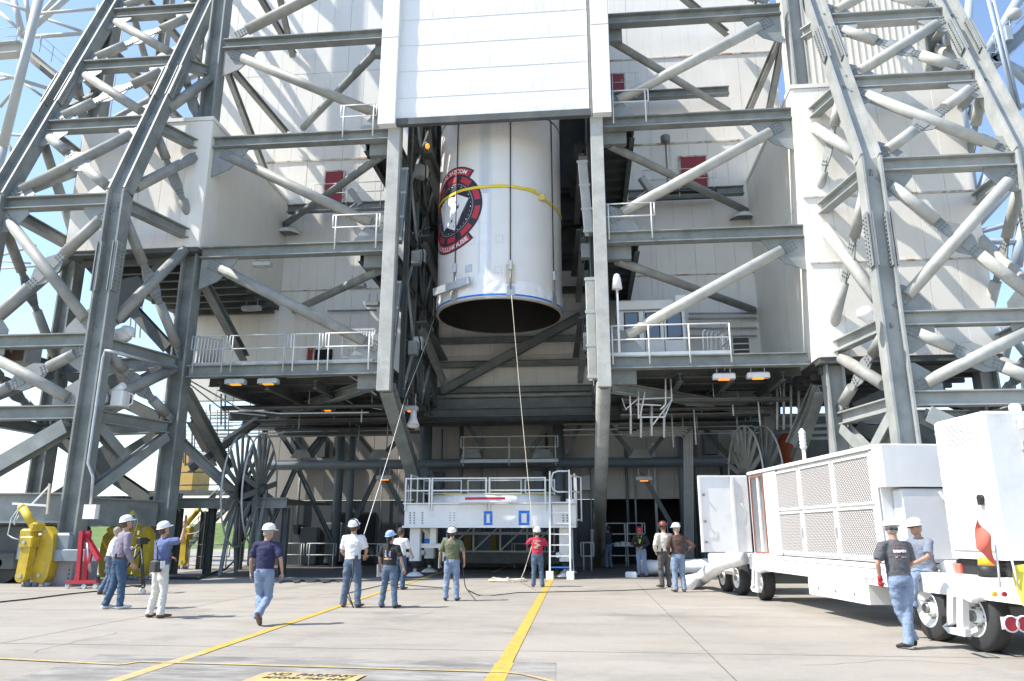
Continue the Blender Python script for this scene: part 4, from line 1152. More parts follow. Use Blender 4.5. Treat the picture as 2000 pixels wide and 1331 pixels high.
def shell(r, z0, z1, n=96, a0=0, a1=2*math.pi, jag=None, nz=1, wob=0):
    b = B(); closed = abs(a1 - a0) > 6.28; k = n if closed else n + 1; vs = []
    for j in range(nz + 1):
        for i in range(k):
            a = a0 + (a1 - a0) * i / n; z = z0 + (z1 - z0) * j / nz
            if jag and j == nz: z += jag(a)
            rr = r + (wob * noise.noise(V((a * 9, z * 4, 1.7))) if 0 < j < nz else 0)
            vs.append(cyl(a, z, rr))
    m = n
    b.add(vs, [(j*k+i, j*k+(i+1) % k, (j+1)*k+(i+1) % k, (j+1)*k+i) for j in range(nz) for i in range(m)], True)
    return b
shell(FR, FZ + .03, FT).obj('shell', 'fairing_white', fai)
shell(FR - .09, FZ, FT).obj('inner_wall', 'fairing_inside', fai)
b = B(); n = 96; vs = []
for i in range(n):
    a = 2*math.pi*i/n; vs += [cyl(a, FZ, FR - .09), cyl(a, FZ, FR + .015), cyl(a, FZ + .07, FR + .015)]
b.add(vs, [(3*i, 3*((i+1) % n), 3*((i+1) % n)+1, 3*i+1) for i in range(n)] + [(3*i+1, 3*((i+1) % n)+1, 3*((i+1) % n)+2, 3*i+2) for i in range(n)]); b.obj('bottom_lip', 'fairing_lip', fai)
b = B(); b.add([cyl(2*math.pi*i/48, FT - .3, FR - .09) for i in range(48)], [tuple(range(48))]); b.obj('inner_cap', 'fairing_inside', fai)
shell(FR + .012, FT - 2.1, FT - 2.02).obj('ring_band', 'black', fai)
# crumpled protective film and blue tape at the foot
mat('film', (.78, .79, .80), .22, .06, 6, bump=.5, spec=.6)
b = shell(FR + .02, FZ + .16, FZ + .72, 120, R(-100), R(100), jag=lambda a: .09 * noise.noise(V((a * 3, 2, 0))) + (.38 if -.32 < a < -.02 else 0) * (1 - abs((a + .17) / .15)), nz=6, wob=.05)
b.obj('protective_film', 'film', fai)
shell(FR + .03, FZ + .12, FZ + .19, 90, R(-96), R(92)).obj('blue_tape', 'tape_blue', fai)
# seam with taped edges
def pstrip(px, w, m, name, z0, z1, r):
    ph = math.asin(max(-.999, min(.999, (px - 977.5) / 121.5)))
    k = w / FR / 2
    shell(r, z0, z1, 4, ph - k, ph + k).obj(name, m, fai); return ph
pstrip(963, .30, 'seam_grey', 'seam_cover', FZ + 4.4, FT - 2.2, FR + .008)
pstrip(953, .07, 'tape_pale', 'seam_tape', FZ + 1.0, FT - 2.2, FR + .011); pstrip(972, .09, 'tape_pale', 'seam_tape', FZ + 1.2, FT - 2.2, FR + .011)
pstrip(960, .34, 'film', 'clear_film', FZ + .9, FZ + 4.4, FR + .005)
# lifting cables with lugs and weights
for px, zl in ((906, 1.35), (1010, 1.25), (1085, 1.2)):
    ph = math.asin((px - 977.5) / 121.5 * .985)
    cb = B(); cb.tube(cyl(ph, FZ + zl, FR + .05), cyl(ph, FT - 2.1, FR + .03), .022, n=7); cb.obj('cable', 'black', fai)
    o = B().cbox(tuple(cyl(ph, FZ + zl - .1, FR + .06) - V((.07, .05, 0))), tuple(cyl(ph, FZ + zl + .28, FR + .06) + V((.07, .05, 0))), .02).obj('lug', 'galv', fai)
    B().tube(cyl(ph, FZ + .35, FR + .07), cyl(ph, FZ + zl - .08, FR + .07), .035, n=8).obj('turnbuckle', 'bolt', o)
    q = cyl(ph, FZ + .1, FR + .05); d_ = V((math.sin(ph), -math.cos(ph), 0)); s_ = V((d_.y, -d_.x, 0))
    B().plate([q + s_*.16, q - s_*.16, q - s_*.14 + V((0, 0, .38)), q + s_*.14 + V((0, 0, .38))], .05, d_).obj('clip_plate', 'galv', fai)
    if px != 906:
        q = cyl(ph, FZ + .62, FR + .035); B().plate([q + s_*.17, q - s_*.17, q - s_*.17 + V((0, 0, .75)), q + s_*.17 + V((0, 0, .75))], .03, d_).obj('wooden_pad', 'pale_wood' if 'pale_wood' in MATS else 'rope_tan', fai)
# bracket arm at the left foot
p = at(848, 572, 27.6); q = at(917, 548, 26.75)
B().bar(p, q, .16, .3).obj('stabiliser_arm', 'galv', fai)
# small access doors and dot marks
for px, py in ((933, 528),):
    ph = math.asin((px - 977.5) / 121.5); z = at(px, py, FY - FR).z; q = cyl(ph, z, FR + .01); d_ = V((math.sin(ph), -math.cos(ph), 0)); s_ = V((d_.y, -d_.x, 0))
    B().plate([q + s_*.15, q - s_*.15, q - s_*.15 + V((0, 0, .3)), q + s_*.15 + V((0, 0, .3))], .02, d_).obj('access_panel', 'galv', fai)
bb = B()
for px, py in ((935, 252), (990, 250), (938, 470), (990, 468), (988, 528)):
    for dx in (-6, 0, 6):
        for dy in (-6, 0, 6):
            if (dx + dy) % 5 == 0 and dx * dy == 0: continue
            ph = math.asin((px + dx - 977.5) / 121.5); z = at(px + dx, py + dy, FY - FR * .97).z; d_ = V((math.sin(ph), -math.cos(ph), 0))
            bb.tube(cyl(ph, z, FR), cyl(ph, z, FR + .012), .028, n=6)
bb.obj('fasteners', 'seam_grey', fai, kind='stuff')
# emblem, laid on the curved skin
EZ = at(886, 411, FY - FR * .75).z; EP = R(-42)
def em(x, y, lift): return cyl(EP + x / FR, EZ + y, FR + lift + .009)
def ering(r0, r1, a0, a1, m, name, lift, n=None):
    n = n or max(3, int(abs(a1 - a0) / 5)); b = B(); vs = []; nr = max(3, int((r1 - r0) / .07))
    for i in range(n + 1):
        a = R(a0 + (a1 - a0) * i / n)
        for k in range(nr + 1):
            r = r0 + (r1 - r0) * k / nr; vs.append(em(r * math.sin(a), r * math.cos(a), lift))
    q = nr + 1
    b.add(vs, [(q*i+k, q*i+k+1, q*i+k+q+1, q*i+k+q) for i in range(n) for k in range(nr)])
    return b.obj(name, m, emb)
emb = shell(FR + .001, EZ - .01, EZ + .01, 2, EP - .01, EP + .01).obj('emblem', 'emblem_navy', fai)
ering(0, 1.5, 0, 360, 'emblem_navy', 'emblem_disc', .006, 60)
ering(1.46, 1.84, -100, 38, 'emblem_navy', 'banner_border', .007); ering(1.50, 1.79, -99, 35.5, 'emblem_red', 'banner', .012)
ering(1.46, 1.84, 142, 262, 'emblem_navy', 'banner_border', .007); ering(1.50, 1.79, 145, 260, 'emblem_red', 'banner', .012)
for k in range(10): ering(1.18, 1.42, k * 36 - 13, k * 36 + 11, 'emblem_red', 'chip_segment', .012)
ering(1.07, 1.11, 0, 360, 'emblem_grey', 'chip_ring', .012, 60)
ering(0, .9, 0, 360, 'emblem_navy', 'chip_field', .010, 40)
bb = B()
for k in range(34):
    a = R(k * 360 / 34); x, y = 1.0 * math.sin(a), 1.0 * math.cos(a); s = .018 + .014 * ((k * 7) % 3 == 0)
    bb.add([em(x - s, y, .016), em(x, y - s, .016), em(x + s, y, .016), em(x, y + s, .016)], [(0, 1, 2, 3)])
bb.obj('star_dots', 'emblem_white', emb, kind='stuff')
for k in range(5):
    ang = R((-20, -9, 2, 14, 29)[k]); w, h = .27, .98
    ox, oy = -.28, -.66
    if k == 4: w, h = .36, 1.12; ox, oy = -.10, -.80
    def cp(u, v, l, ang=ang, w=w, ox=ox, oy=oy): 
        a = ang
        x, y = u, v
        return em(ox + x * math.cos(a) + y * math.sin(a), oy - x * math.sin(a) + y * math.cos(a), l)
    vs = []; nn = 5
    for j in range(nn + 1):
        for i in range(nn + 1): vs.append(cp(-w + 2*w*i/nn, .02 + 1.25 * h * j / nn, .018 + k * .004))
    c = B().add(vs, [(j*6+i, j*6+i+1, (j+1)*6+i+1, (j+1)*6+i) for j in range(5) for i in range(5)]).obj('playing_card', 'emblem_white', emb)
    bd = B()
    for (u0, v0, u1, v1) in ((-w-.03, 0, -w, 1.25*h), (w, 0, w+.03, 1.27*h)): bd.add([cp(u0, v0, .017 + k*.004), cp(u1, v0, .017 + k*.004), cp(u1, v1, .017 + k*.004), cp(u0, v1, .017 + k*.004)], [(0, 1, 2, 3)])
    bd.obj('card_edge', 'emblem_grey', emb)
    st = B()
    spots = ((0.02, .95, .14), (-.02, .33, .13), (-.22, 1.1, .05), (.22, .18, .05), (-.2, .95, .045), (.2, .33, .045)) if k == 4 else ((-.22, 1.05, .05), (-.22, .92, .04))
    for (u, v, s) in spots:
        P8 = [(0, s), (s*.22, s*.22), (s*.7, 0), (s*.22, -s*.22), (0, -s), (-s*.22, -s*.22), (-s*.7, 0), (-s*.22, s*.22)]
        st.add([cp(u + x, v + y, .023 + k * .004) for x, y in P8], [(0, 1, 7), (1, 2, 3), (3, 4, 5), (5, 6, 7), (1, 3, 5, 7)])
    st.obj('pip', 'emblem_navy' if k % 2 == 0 else 'emblem_red', emb)
def arc_text(txt, r, a_c, size, flip, span):
    vs, fs = text_mesh(txt, size, bold=.006)
    x0, x1 = min(v.x for v in vs), max(v.x for v in vs); sc = span / (x1 - x0)
    b = B(); out = []
    for v in vs:
        x = (v.x - (x0 + x1) / 2) * sc
        if not flip: a = R(a_c) + x / r; rr = r - size * .36 + v.y
        else: a = R(a_c) - x / r; rr = r + size * .36 - v.y
        out.append(em(rr * math.sin(a), rr * math.cos(a), .017))
    b.add(out, fs); b.obj('lettering', 'emblem_white', emb)
arc_text('WIDEBAND GLOBAL SATCOM', 1.645, -33, .235, False, 3.55)
arc_text('WGS-5 FULLHOUSE', 1.645, 196, .25, True, 2.75)
# yellow strap, slack on the right with a buckle
SZ = at(975, 364, FY - FR).z
b = B(); vs = []; k = 90; a0, a1 = R(-120), R(40)
for i in range(k + 1):
    a = a0 + (a1 - a0) * i / k; hh = .058 + .008 * noise.noise(V((a * 6, 0, 0)))
    z = SZ - .12 * (a / R(60)) * .3 + .03 * noise.noise(V((a * 3, 5, 0))); vs += [cyl(a, z - hh, FR + .045), cyl(a, z + hh, FR + .045)]
b.add(vs, [(2*i, 2*i+1, 2*i+3, 2*i+2) for i in range(k)], True); stp = b.obj('strap', 'strap_yellow', fai)
b = B(); b.path([cyl(R(30 + 2*i), SZ - .05 - .012 * i, FR + .05) for i in range(8)], .03, 6); b.obj('strap_cord', 'strap_yellow', stp)
c = cyl(R(45), SZ - .2, FR + .08); B().cbox((c.x - .14, c.y - .05, c.z - .14), (c.x + .14, c.y + .1, c.z + .14), .03).obj('buckle', 'pale_yellow', stp)
b = B(); vs = []
for i in range(31):
    a = R(48) + R(72) * i / 30; z = SZ - .25 - .35 * (i / 30); vs += [cyl(a, z - .06, FR + .045), cyl(a, z + .06, FR + .045)]
b.add(vs, [(2*i, 2*i+1, 2*i+3, 2*i+2) for i in range(30)], True); b.obj('strap_tail', 'strap_yellow', stp)
# tag lines down to the crew
RED = gr(1050, 1147); WHT = gr(688, 1185)
top = cyl(R(16), FZ + .1, FR + .09); hand = at(1043, 1052, RED.y + .32)
pts = [top + (hand - top) * (i / 14) + V((0, 0, -.25 * math.sin(math.pi * i / 14))) for i in range(15)]
one(B().path(pts, .0115, 6), 'tag_line', 'rope_tan', 'tan rope from the fairing foot down to the red shirted worker', 'rope', 'tag lines')
tail = [hand, hand + V((-.12, .02, -.4)), gr(1022, 1120, .45), gr(1016, 1136, .03), gr(1000, 1137, .03)]
one(B().path([V(p) for p in tail], .015, 6), 'rope_tail', 'rope_tan', 'slack tan rope end hanging beside the red shirted worker', 'rope')
top = cyl(R(-84), FZ + .15, FR + .05); h2 = at(711, 1044, WHT.y + .15); k1 = at(792, 775, 26.9)
one(B().path([top, top + (k1 - top) * .5 + V((0, 0, -.12)), k1], .009, 6), 'tag_line', 'rail', 'pale rope running from the fairing\'s left foot to the bay frame', 'rope', 'tag lines')
pts = [k1 + (h2 - k1) * (i / 10) + V((0, 0, -.1 * math.sin(math.pi * i / 10))) for i in range(11)]
one(B().path(pts, .009, 6), 'tag_line', 'rail', 'pale taut rope from the bay frame to the white shirted worker', 'rope', 'tag lines')
c = gr(985, 1136); b = B(); pts = []
random.seed(3)
for i in range(90):
    a = i * .55; r = .25 + .28 * noise.noise(V((i * .13, 0, 4))) + .1 * math.sin(i * .21)
    pts.append(V((c.x + 1.5 * r * math.cos(a), c.y + 1.1 * r * math.sin(a), .03 + .16 * abs(noise.noise(V((i * .3, 2, 2)))))))
one(b.path(pts, .022, 6), 'rope_coil', 'rope_tan', 'loose tan rope pile on the paving in front of the trolley', 'rope')

# ------------------------------------------------------------------ transport trolley
TY = 28.3
tro = thing('transport_trolley', 'white transport trolley with handrails, ladder and blue tape marks under the fairing', 'trolley', (-3.6, 30, 0))
def tx(px, py=1000): return at(px, py, TY).x
def tz(py, px=950): return at(px, py, TY).z
x0, x1 = tx(790), tx(1077); z0, z1, zt = tz(1029), tz(1000), tz(987)
xe = tx(1125)
B().cbox((x0, TY, z0), (x1, TY + .25, z1 + .28), .015).obj('front_beam', 'white_clean', tro)
B().box((x0 - .05, TY - .12, z0 - .04), (x1 + .9, TY + .4, z0 + .035)).obj('bottom_flange', 'white_clean', tro)
B().box((x0 - .05, TY - .1, z1 + .285), (x1 + .9, TY + 4.0, z1 + .33)).obj('deck', 'white_clean', tro)
B().cbox((x1 + .02, TY + .05, z0 + .04), (xe, TY + .3, z1 + .27), .015).obj('end_beam', 'white_clean', tro)
for yy in (TY + 3.6,): B().cbox((x0, yy, z0), (xe, yy + .3, z1 + .27), .015).obj('rear_beam', 'white_clean', tro)
for xx in (x0 + .02, xe - .27): B().cbox((xx, TY + .3, z0 + .03), (xx + .25, TY + 3.58, z1 + .26), .015).obj('side_beam', 'white_clean', tro)
# ring saddle with yellow edge
cx_ = (x0 + xe) / 2; cy_ = TY + 2.2; rr = (xe - x0) * .40
ringz = z1 + .33
o = B().lathe((cx_, cy_, ringz), (0, 0, 1), [(0, rr), (.3, rr), (.3, rr - .16), (.02, rr - .16)], 64, cap=False).obj('saddle_ring', 'white_clean', tro)
B().lathe((cx_, cy_, ringz + .302), (0, 0, 1), [(0, rr + .012), (.025, rr + .012), (.025, rr - .14), (0, rr - .14)], 64, cap=False).obj('edge_strip', 'strap_yellow', tro)
b = B(); vs = []
for i in range(25):
    a = R(-20 + 34 * i / 24); vs += [(cx_ + (rr + .006) * math.sin(a), cy_ - (rr + .006) * math.cos(a), ringz + .1), (cx_ + (rr + .006) * math.sin(a), cy_ - (rr + .006) * math.cos(a), ringz + .19)]
b.add(vs, [(2*i, 2*i+1, 2*i+3, 2*i+2) for i in range(24)]); b.obj('red_stripe', 'emblem_red', tro)
# bolt groups and tape squares
bb = B()
for px in (801, 809, 825): 
    for k in range(5): p = at(px, 1002 + k * 5, TY); bb.tube((p.x, TY, p.z), (p.x, TY - .03, p.z), .028, n=7)
for px in (1100, 1108):
    for k in range(5): p = at(px, 1002 + k * 5, TY + .05); bb.tube((p.x, TY + .05, p.z), (p.x, TY + .01, p.z), .028, n=7)
for px in (879, 887):
    for k in range(4): p = at(px, 1002 + k * 5, TY); bb.tube((p.x, TY, p.z), (p.x, TY - .02, p.z), .02, n=7)
bb.obj('bolts', 'bolt', tro, kind='stuff')
for (a, c, y0_, y1_) in ((1013, 1034, 998, 1026), (945, 962, 999, 1026)):
    b = B(); xa, xb, za, zb = tx(a), tx(c), tz(y1_), tz(y0_)
    for p, q in (((xa, zb - .1), (xb, zb)), ((xa, za), (xb, za + .08)), ((xa, za + .09), (xa + .1, zb - .11)), ((xb - .1, za + .09), (xb, zb - .11))): b.box((p[0], TY - .012, p[1]), (q[0], TY - .003, q[1]))
    b.obj('blue_tape_mark', 'tape_blue', tro)
# legs with outrigger, brace and jack foot
def trolley_leg(px, yy, pxf):
    x = at(px, 1060, yy).x
    o = B().cbox((x - .2, yy - .2, .55), (x + .2, yy + .2, z0 - .03), .03).obj('leg', 'white_clean', tro)
    B().tube((x, yy, .3), (x, yy, .56), .13, n=16).obj('bellows', 'rubber', o)
    B().tube((x, yy, .12), (x, yy, .32), .07, n=12).obj('jack_screw', 'galv', o)
    B().lathe((x, yy, .0), (0, 0, 1), [(0, .33), (.03, .33), (.12, .2), (.16, .08)], 20).obj('jack_foot', 'white_clean', o)
    B().tube((x - .28, yy - .25, .78), (x - .2, yy - .2, .78), .1, n=12).obj('hand_wheel', 'white_paint', o)
    return x
lx = trolley_leg(812, TY + .45, 805); trolley_leg(1103, TY + .5, 1090); trolley_leg(840, TY + 3.4, 0); trolley_leg(1110, TY + 3.4, 0)
B().bar((lx + .2, TY + .5, 1.1), (lx + 1.15, TY + .5, 1.1), .14, .16).obj('outrigger', 'rail', tro)
B().bar((lx + .25, TY + .5, 1.75), (lx + .75, TY + .5, 1.2), .12, .14).obj('leg_brace', 'rope_tan', tro)
B().cbox((lx + .55, TY + .35, 1.18), (lx + .8, TY + .7, z0 - .03), .02).obj('leg_post', 'rail', tro)
B().cbox((lx + 1.05, TY + .35, .55), (lx + 1.25, TY + .6, 1.4), .02).obj('leg_pad', 'white_clean', tro)
B().cbox((lx + .3, TY + .55, 1.05), (lx + .75, TY + .8, 1.35), .02).obj('blue_box', 'tape_blue', tro)
# handrails
def panel_rail(px0, px1, Y=TY - .06, h_top=None, zb=None, m='rail'):
    xa, xb = at(px0, 960, Y).x, at(px1, 960, Y).x
    ztp = h_top or tz(933); zb_ = zb if zb is not None else z1 + .05
    b = B()
    for x in (xa, xb): b.bar((x, Y, zb_), (x, Y, ztp), .06, .06, up=(0, 1, 0))
    b.bar((xa + .03, Y, ztp - .03), (xb - .03, Y, ztp - .03), .05, .05); zm = (ztp + z1 + .3) / 2
    b.bar((xa + .03, Y, zm), (xb - .03, Y, zm), .05, .05); b.obj('handrail', m, tro)
panel_rail(792.5, 839); panel_rail(844, 949.5); panel_rail(956, 1065)
for a, c in ((790, 806), (815, 893), (906, 1010), (1018, 1075)): 
    panel_rail(a + 8, c + 8, TY + 3.9, h_top=z1 + 1.45, zb=z1 + .3)
# side rails
for xx in (x0 + .03, xe - .05):
    b = B()
    for yy in (TY + .8, TY + 2.0, TY + 3.2): b.bar((xx, yy, z1 + .3), (xx, yy, z1 + 1.45), .05, .05)
    for zz in (z1 + .9, z1 + 1.43): b.bar((xx, TY + .8, zz), (xx, TY + 3.2, zz), .045, .045)
    b.obj('side_rail', 'rail', tro)
# boarding ladder
LY = TY - 1.15
def lx_(px, y=1050): return at(px, y, LY).x
xa, xb = at(1074, 1110, 27.3).x, at(1114, 1110, 27.3).x
foot, head = V((0, 27.25, .25)), V((0, TY - .12, z1 + .55))
for x in (xa, xb): B().bar((x, foot.y, foot.z), (x, head.y, head.z + (0.9 if x == xa else .95)), .055, .12, up=(0, -1, 0)).obj('ladder_stile', 'white_clean', tro)
for k in range(7):
    q = foot + (head - foot) * ((k + .35) / 7); B().box((xa + .03, q.y - .1, q.z), (xb - .03, q.y + .12, q.z + .035)).obj('ladder_tread', 'white_clean' if k else 'tape_blue', tro)
for x in (xa, xb):
    B().cbox((x - .13, 27.12, 0), (x + .13, 27.38, .27), .01).obj('ladder_foot', 'white_paint', tro)
b = B(); hy = TY - .13; zz = z1 + .62
b.path([V((xb, hy, zz + .85)), V((xa + .28, hy, zz + .85)), V((xa + .12, hy, zz + .78)), V((xa + .06, hy, zz + .62)), V((xa + .06, hy, zz + .3)), V((xa + .12, hy, zz + .16)), V((xa + .28, hy, zz + .09)), V((xb, hy, zz + .09))], .03, 8); b.obj('swing_gate', 'white_clean', tro)
b = B()
for k in range(3):
    x = xb + .06 + k * .18; y = TY + .1 + k * .5; b.bar((x, y, z0 + .2), (x, y, z1 + 1.35), .05, .05)
for z in (z1 + 1.32, z1 + .75, z0 + .25): b.bar((xb + .06, TY + .1, z), (xb + .42, TY + 1.1, z), .045, .045)
b.obj('side_rail', 'rail', tro)
B().cbox((tx(1106), TY - .05, z1 + .31), (tx(1122), TY + .2, z1 + .46), .02).obj('beacon', 'white_paint', tro)
B().bar((xb + .12, 27.3, .05), (xb + .05, TY - .2, 1.5), .04, .04).obj('ladder_prop', 'galv', tro)
# framing under and behind the trolley
fu = thing('steel_cradle', 'dark steel cradle frame with cross bracing behind the trolley', 'frame', (-3.5, 34, 0))
for z in (.75, 1.55): B().bar((-6.2, 34, z), (-1.4, 34, z), .1, .12).obj('rail_bar', 'rail_grey', fu)
for k in range(5):
    x = -6.2 + k * 1.2; B().bar((x, 34, .3), (x, 34, 1.9), .08, .08).obj('upright', 'rail_grey', fu)
    if k < 4: B().bar((x, 34, .8), (x + 1.2, 34, 1.9), .06, .06).obj('brace', 'rail_grey', fu)
mat('dull_yellow', (.16, .115, .015), .6, .2, 3)
for k in (0, 2): B().cbox((-5.6 + k * .6, 35.2, .8), (-5.3 + k * .6, 35.5, 1.5), .03).obj('yellow_block', 'dull_yellow', fu)
B().cbox((-6.4, 33.7, .28), (-1.2, 36.0, .74), .02).obj('bed', 'steel_dark', fu)

# ------------------------------------------------------------------ yellow hold-down clamps
def clamp(ox, oy, sc, label, flip=1):
    t = thing('hold_down_clamp', label, 'clamp', (ox, oy, 0), 'yellow hold down clamps at the tower feet')
    T = Matrix.Translation(V((ox, oy, 0))) @ Matrix.Diagonal(V((flip * sc * .86, sc * .9, sc * .95, 1)))
    def pl(pts, y, th, name, m='yellow_paint'):
        b = B(T)
        b.plate([V((x, y, z)) for x, z in pts], th, (0, -1, 0)); return b.obj(name, m, t)
    # two hanging link plates with rounded feet
    arc = lambda cx, cz, r, a0, a1, n=6: [(cx + r * math.cos(R(a0 + (a1 - a0) * i / n)), cz + r * math.sin(R(a0 + (a1 - a0) * i / n))) for i in range(n + 1)]
    pl([(-.42, 1.25), (-.46, .4)] + arc(-.29, .33, .19, 180, 360) + [(-.10, .5), (-.06, 1.25)], -.22, .3, 'link_arm')
    pl([(-.02, 1.25), (-.12, .45)] + arc(.10, .33, .22, 190, 270) + [(.36, .11), (.47, .3), (.54, .85), (.52, 1.25), (.47, 1.62), (.2, 1.86), (.04, 1.86)], .14, .36, 'link_arm')
    for x, z, yy in ((-.28, .34, -.38), (.16, .34, -.05), (.14, 1.72, -.05), (-.28, 1.36, -.44)):
        b = B(T); b.tube((x, yy - .03, z), (x, yy + .04, z), .06, n=12); b.obj('pin', 'galv', t)
    b = B(T); b.cbox((-.5, -.42, 1.22), (.0, .1, 1.55), .04); b.cbox((-.58, -.36, 1.5), (-.1, .02, 1.78), .05); b.obj('clevis', 'yellow_paint', t)
    b = B(T); b.cbox((-.18, -.42, 1.7), (.06, .06, 1.98), .06); b.tube((-.06, -.5, 1.86), (-.06, .12, 1.86), .09, n=12); b.obj('pivot', 'yellow_paint', t)
    b = B(T); b.tube((-.22, -.18, 1.86), (-.72, -.18, 2.42), .13, n=14); b.obj('hydraulic_ram', 'yellow_paint', t)
    b = B(T); b.tube((-.72, -.18, 2.42), (-.86, -.18, 2.5), .11, n=12); b.obj('ram_end', 'pale_yellow', t)
    b = B(T)
    for x in (-.36, -.2, .05, .5): b.tube((x, 0, 0), (x, 0, .13), .1, n=10)
    b.obj('foot_bolts', 'steel_blue', t)
    b = B(T); b.path([(-.95, -.1, 2.45), (-1.1, -.2, 2.1), (-1.05, -.3, 1.6), (-.85, -.3, 1.5), (-.5, -.44, 1.45)], .022, 6); b.path([(-.9, -.1, 2.5), (-.98, -.2, 2.0), (-.9, -.25, 1.9), (-.82, -.2, 2.2)], .022, 6); b.obj('hose', 'rail_grey', t)
    return t
c0 = gr(66, 1146); clamp(c0.x, c0.y, 1.0, 'yellow hold down clamp left of the tower pedestal')
c1 = gr(262, 1133); clamp(c1.x, c1.y, 1.02, 'yellow hold down clamp behind the men watching with the tripod')
c2 = gr(190, 1136); clamp(c2.x, c2.y + .6, .95, 'yellow hold down clamp partly hidden behind the red hoist', -1)
c3 = gr(349, 1112); clamp(c3.x, c3.y, 1.1, 'farthest yellow hold down clamp beyond the man raising his phone', -1)
# bogie at the far left
bo = thing('wheel_bogie', 'dark grey wheeled bogie under the left tower at the photo edge', 'bogie', (-20, 24, 0))
B().cbox((-23, 23.4, 1.0), (-17.4, 25.6, 1.8), .05).obj('frame', 'steel_dark', bo)
B().cbox((-22.6, 23.2, .45), (-18.2, 23.5, 1.0), .08).obj('side_beam', 'steel_dark', bo)
B().cbox((-21.5, 23.6, 1.8), (-17.2, 25.4, 2.0), .03).obj('top_plate', 'steel', bo)
for x in (-21.9, -20.3, -18.8):
    w = B().tube((x, 23.45, .5), (x, 24.1, .5), .5, n=28).obj('wheel', 'black', bo)
    B().tube((x, 23.3, .62), (x, 23.2, .62), .14, n=12).obj('hub', 'steel', bo)
# white hoist frame above the bogie
B().bar(at(63, 985, 22.6), at(96, 950, 22.6), .05, .05).obj('stay', 'rail', bo); B().bar(at(92, 1005, 22.6), at(97, 945, 22.6), .06, .06).obj('stay', 'rope_tan', bo); B().bar(at(25, 984, 22.6), at(92, 988, 22.6), .06, .07).obj('stay', 'rail', bo)

# ------------------------------------------------------------------ red engine hoist
ey = 21.6; eh = thing('engine_hoist', 'red folding engine hoist on casters before the left tower pedestal', 'hoist', (at(158, 1143, ey).x, ey, 0))
def ep(px, py, dy=0): return at(px, py, ey + dy)
for dy in (-.12, .18): B().bar(ep(152 + (dy > 0) * 14, 1139, dy), ep(160 + (dy > 0) * 14, 1037, dy), .12, .1, up=(0, 1, 0)).obj('mast', 'red_paint', eh)
B().bar(ep(146, 1139), ep(158, 1095), .06, .08, up=(0, 1, 0)).obj('brace', 'red_paint', eh)
B().bar(ep(167, 1046), ep(194, 1093, -.1), .13, .13).obj('boom', 'red_paint', eh)
B().tube(ep(170, 1060, -.08), ep(176, 1118, -.05), .045, n=10).obj('ram', 'galv', eh)
B().bar(ep(170, 1115, -.05), ep(180, 1075, -.1), .07, .07).obj('link', 'red_paint', eh)
for dy in (-.25, .3): B().bar(ep(130, 1138, dy), ep(190, 1136, dy), .09, .09).obj('leg', 'red_paint', eh)
B().bar(ep(150, 1137, -.25), ep(158, 1137, .3), .1, .1).obj('cross_member', 'red_paint', eh)
for px, dy in ((133, -.25), (165, -.25), (187, -.25), (135, .3), (188, .3)):
    p = ep(px, 1140, dy); B().tube((p.x, p.y - .03, .07), (p.x, p.y + .03, .07), .07, n=14).obj('caster', 'rail_grey', eh)
# ------------------------------------------------------------------ camera tripod on a dolly
tr_ = gr(258, 1160); tp = thing('video_tripod', 'black video tripod on a caster dolly between the watching men', 'tripod', tr_)
apex = tr_ + V((.05, .1, 1.15))
for a in (95, 215, 335):
    d = V((math.cos(R(a)), math.sin(R(a)), 0)); f = tr_ + d * .5
    l_ = B().path([apex, apex + (f + V((0, 0, .2)) - apex) * .5, f + V((0, 0, .2))], .028, 8).obj('leg', 'black', tp)
    B().bar(tr_ + V((0, 0, .2)), f + V((0, 0, .17)), .03, .03).obj('dolly_arm', 'black', tp)
    B().tube(f + V((-.02, 0, .07)), f + V((.02, 0, .07)), .07, n=14).obj('caster', 'rail', tp)
B().tube(apex - V((0, 0, .5)), apex + V((0, 0, .12)), .03, n=8).obj('column', 'black', tp)
B().cbox(tuple(apex + V((-.07, -.2, .12))), tuple(apex + V((.07, .18, .3))), .02).obj('camera_body', 'black', tp)
B().tube(apex + V((0, .18, .21)), apex + V((0, .3, .22)), .05, n=12).obj('lens', 'black', tp)
B().path([apex + V((0, -.1, .1)), apex + V((-.12, -.4, -.1))], .014, 6).obj('pan_handle', 'black', tp)

# ------------------------------------------------------------------ equipment on the decks
cab = thing('control_cab', 'white control cab with three dark framed windows on the right deck', 'cabin', at(1270, 692, 30))
p0, p1 = at(1210, 692, 29.6), at(1336, 585, 29.6)
zc0 = 7.72; zc1 = p1.z
B().cbox((p0.x, 29.6, zc0), (p1.x, 31.6, zc1 - .42), .04).obj('body', 'white_paint', cab)
B().cbox((p0.x - .02, 29.5, zc1 - .40), (p1.x + .02, 31.7, zc1), .05).obj('roof', 'white_paint', cab)
mat('window_glass', (.10, .14, .20), .08, spec=.9)
for a, c in ((1220, 1247), (1262, 1288), (1303, 1331)):
    q0, q1 = at(a, 664, 29.58), at(c, 610, 29.58)
    f = B().cbox((q0.x, 29.57, q0.z), (q1.x, 29.6, q1.z), .01).obj('window_frame', 'black', cab); B().box((q0.x + .05, 29.555, q0.z + .05), (q1.x - .05, 29.569, q1.z - .05)).obj('pane', 'window_glass', f)
q = at(1329, 590, 29.4); B().cbox((q.x - .25, 29.2, q.z - .25), (q.x + .25, 29.48, q.z + .25), .03).obj('air_unit', 'white_paint', cab)
for px in (1258, 1296): q = at(px, 620, 29.58); B().box((q.x - .012, 29.585, zc0 + .05), (q.x + .012, 29.599, zc1 - .45)).obj('door_seam', 'steel_dark', cab)
st = thing('stacked_rails', 'stack of loose white railing frames leaning on the right deck', 'railing', at(1400, 690, 27.6))
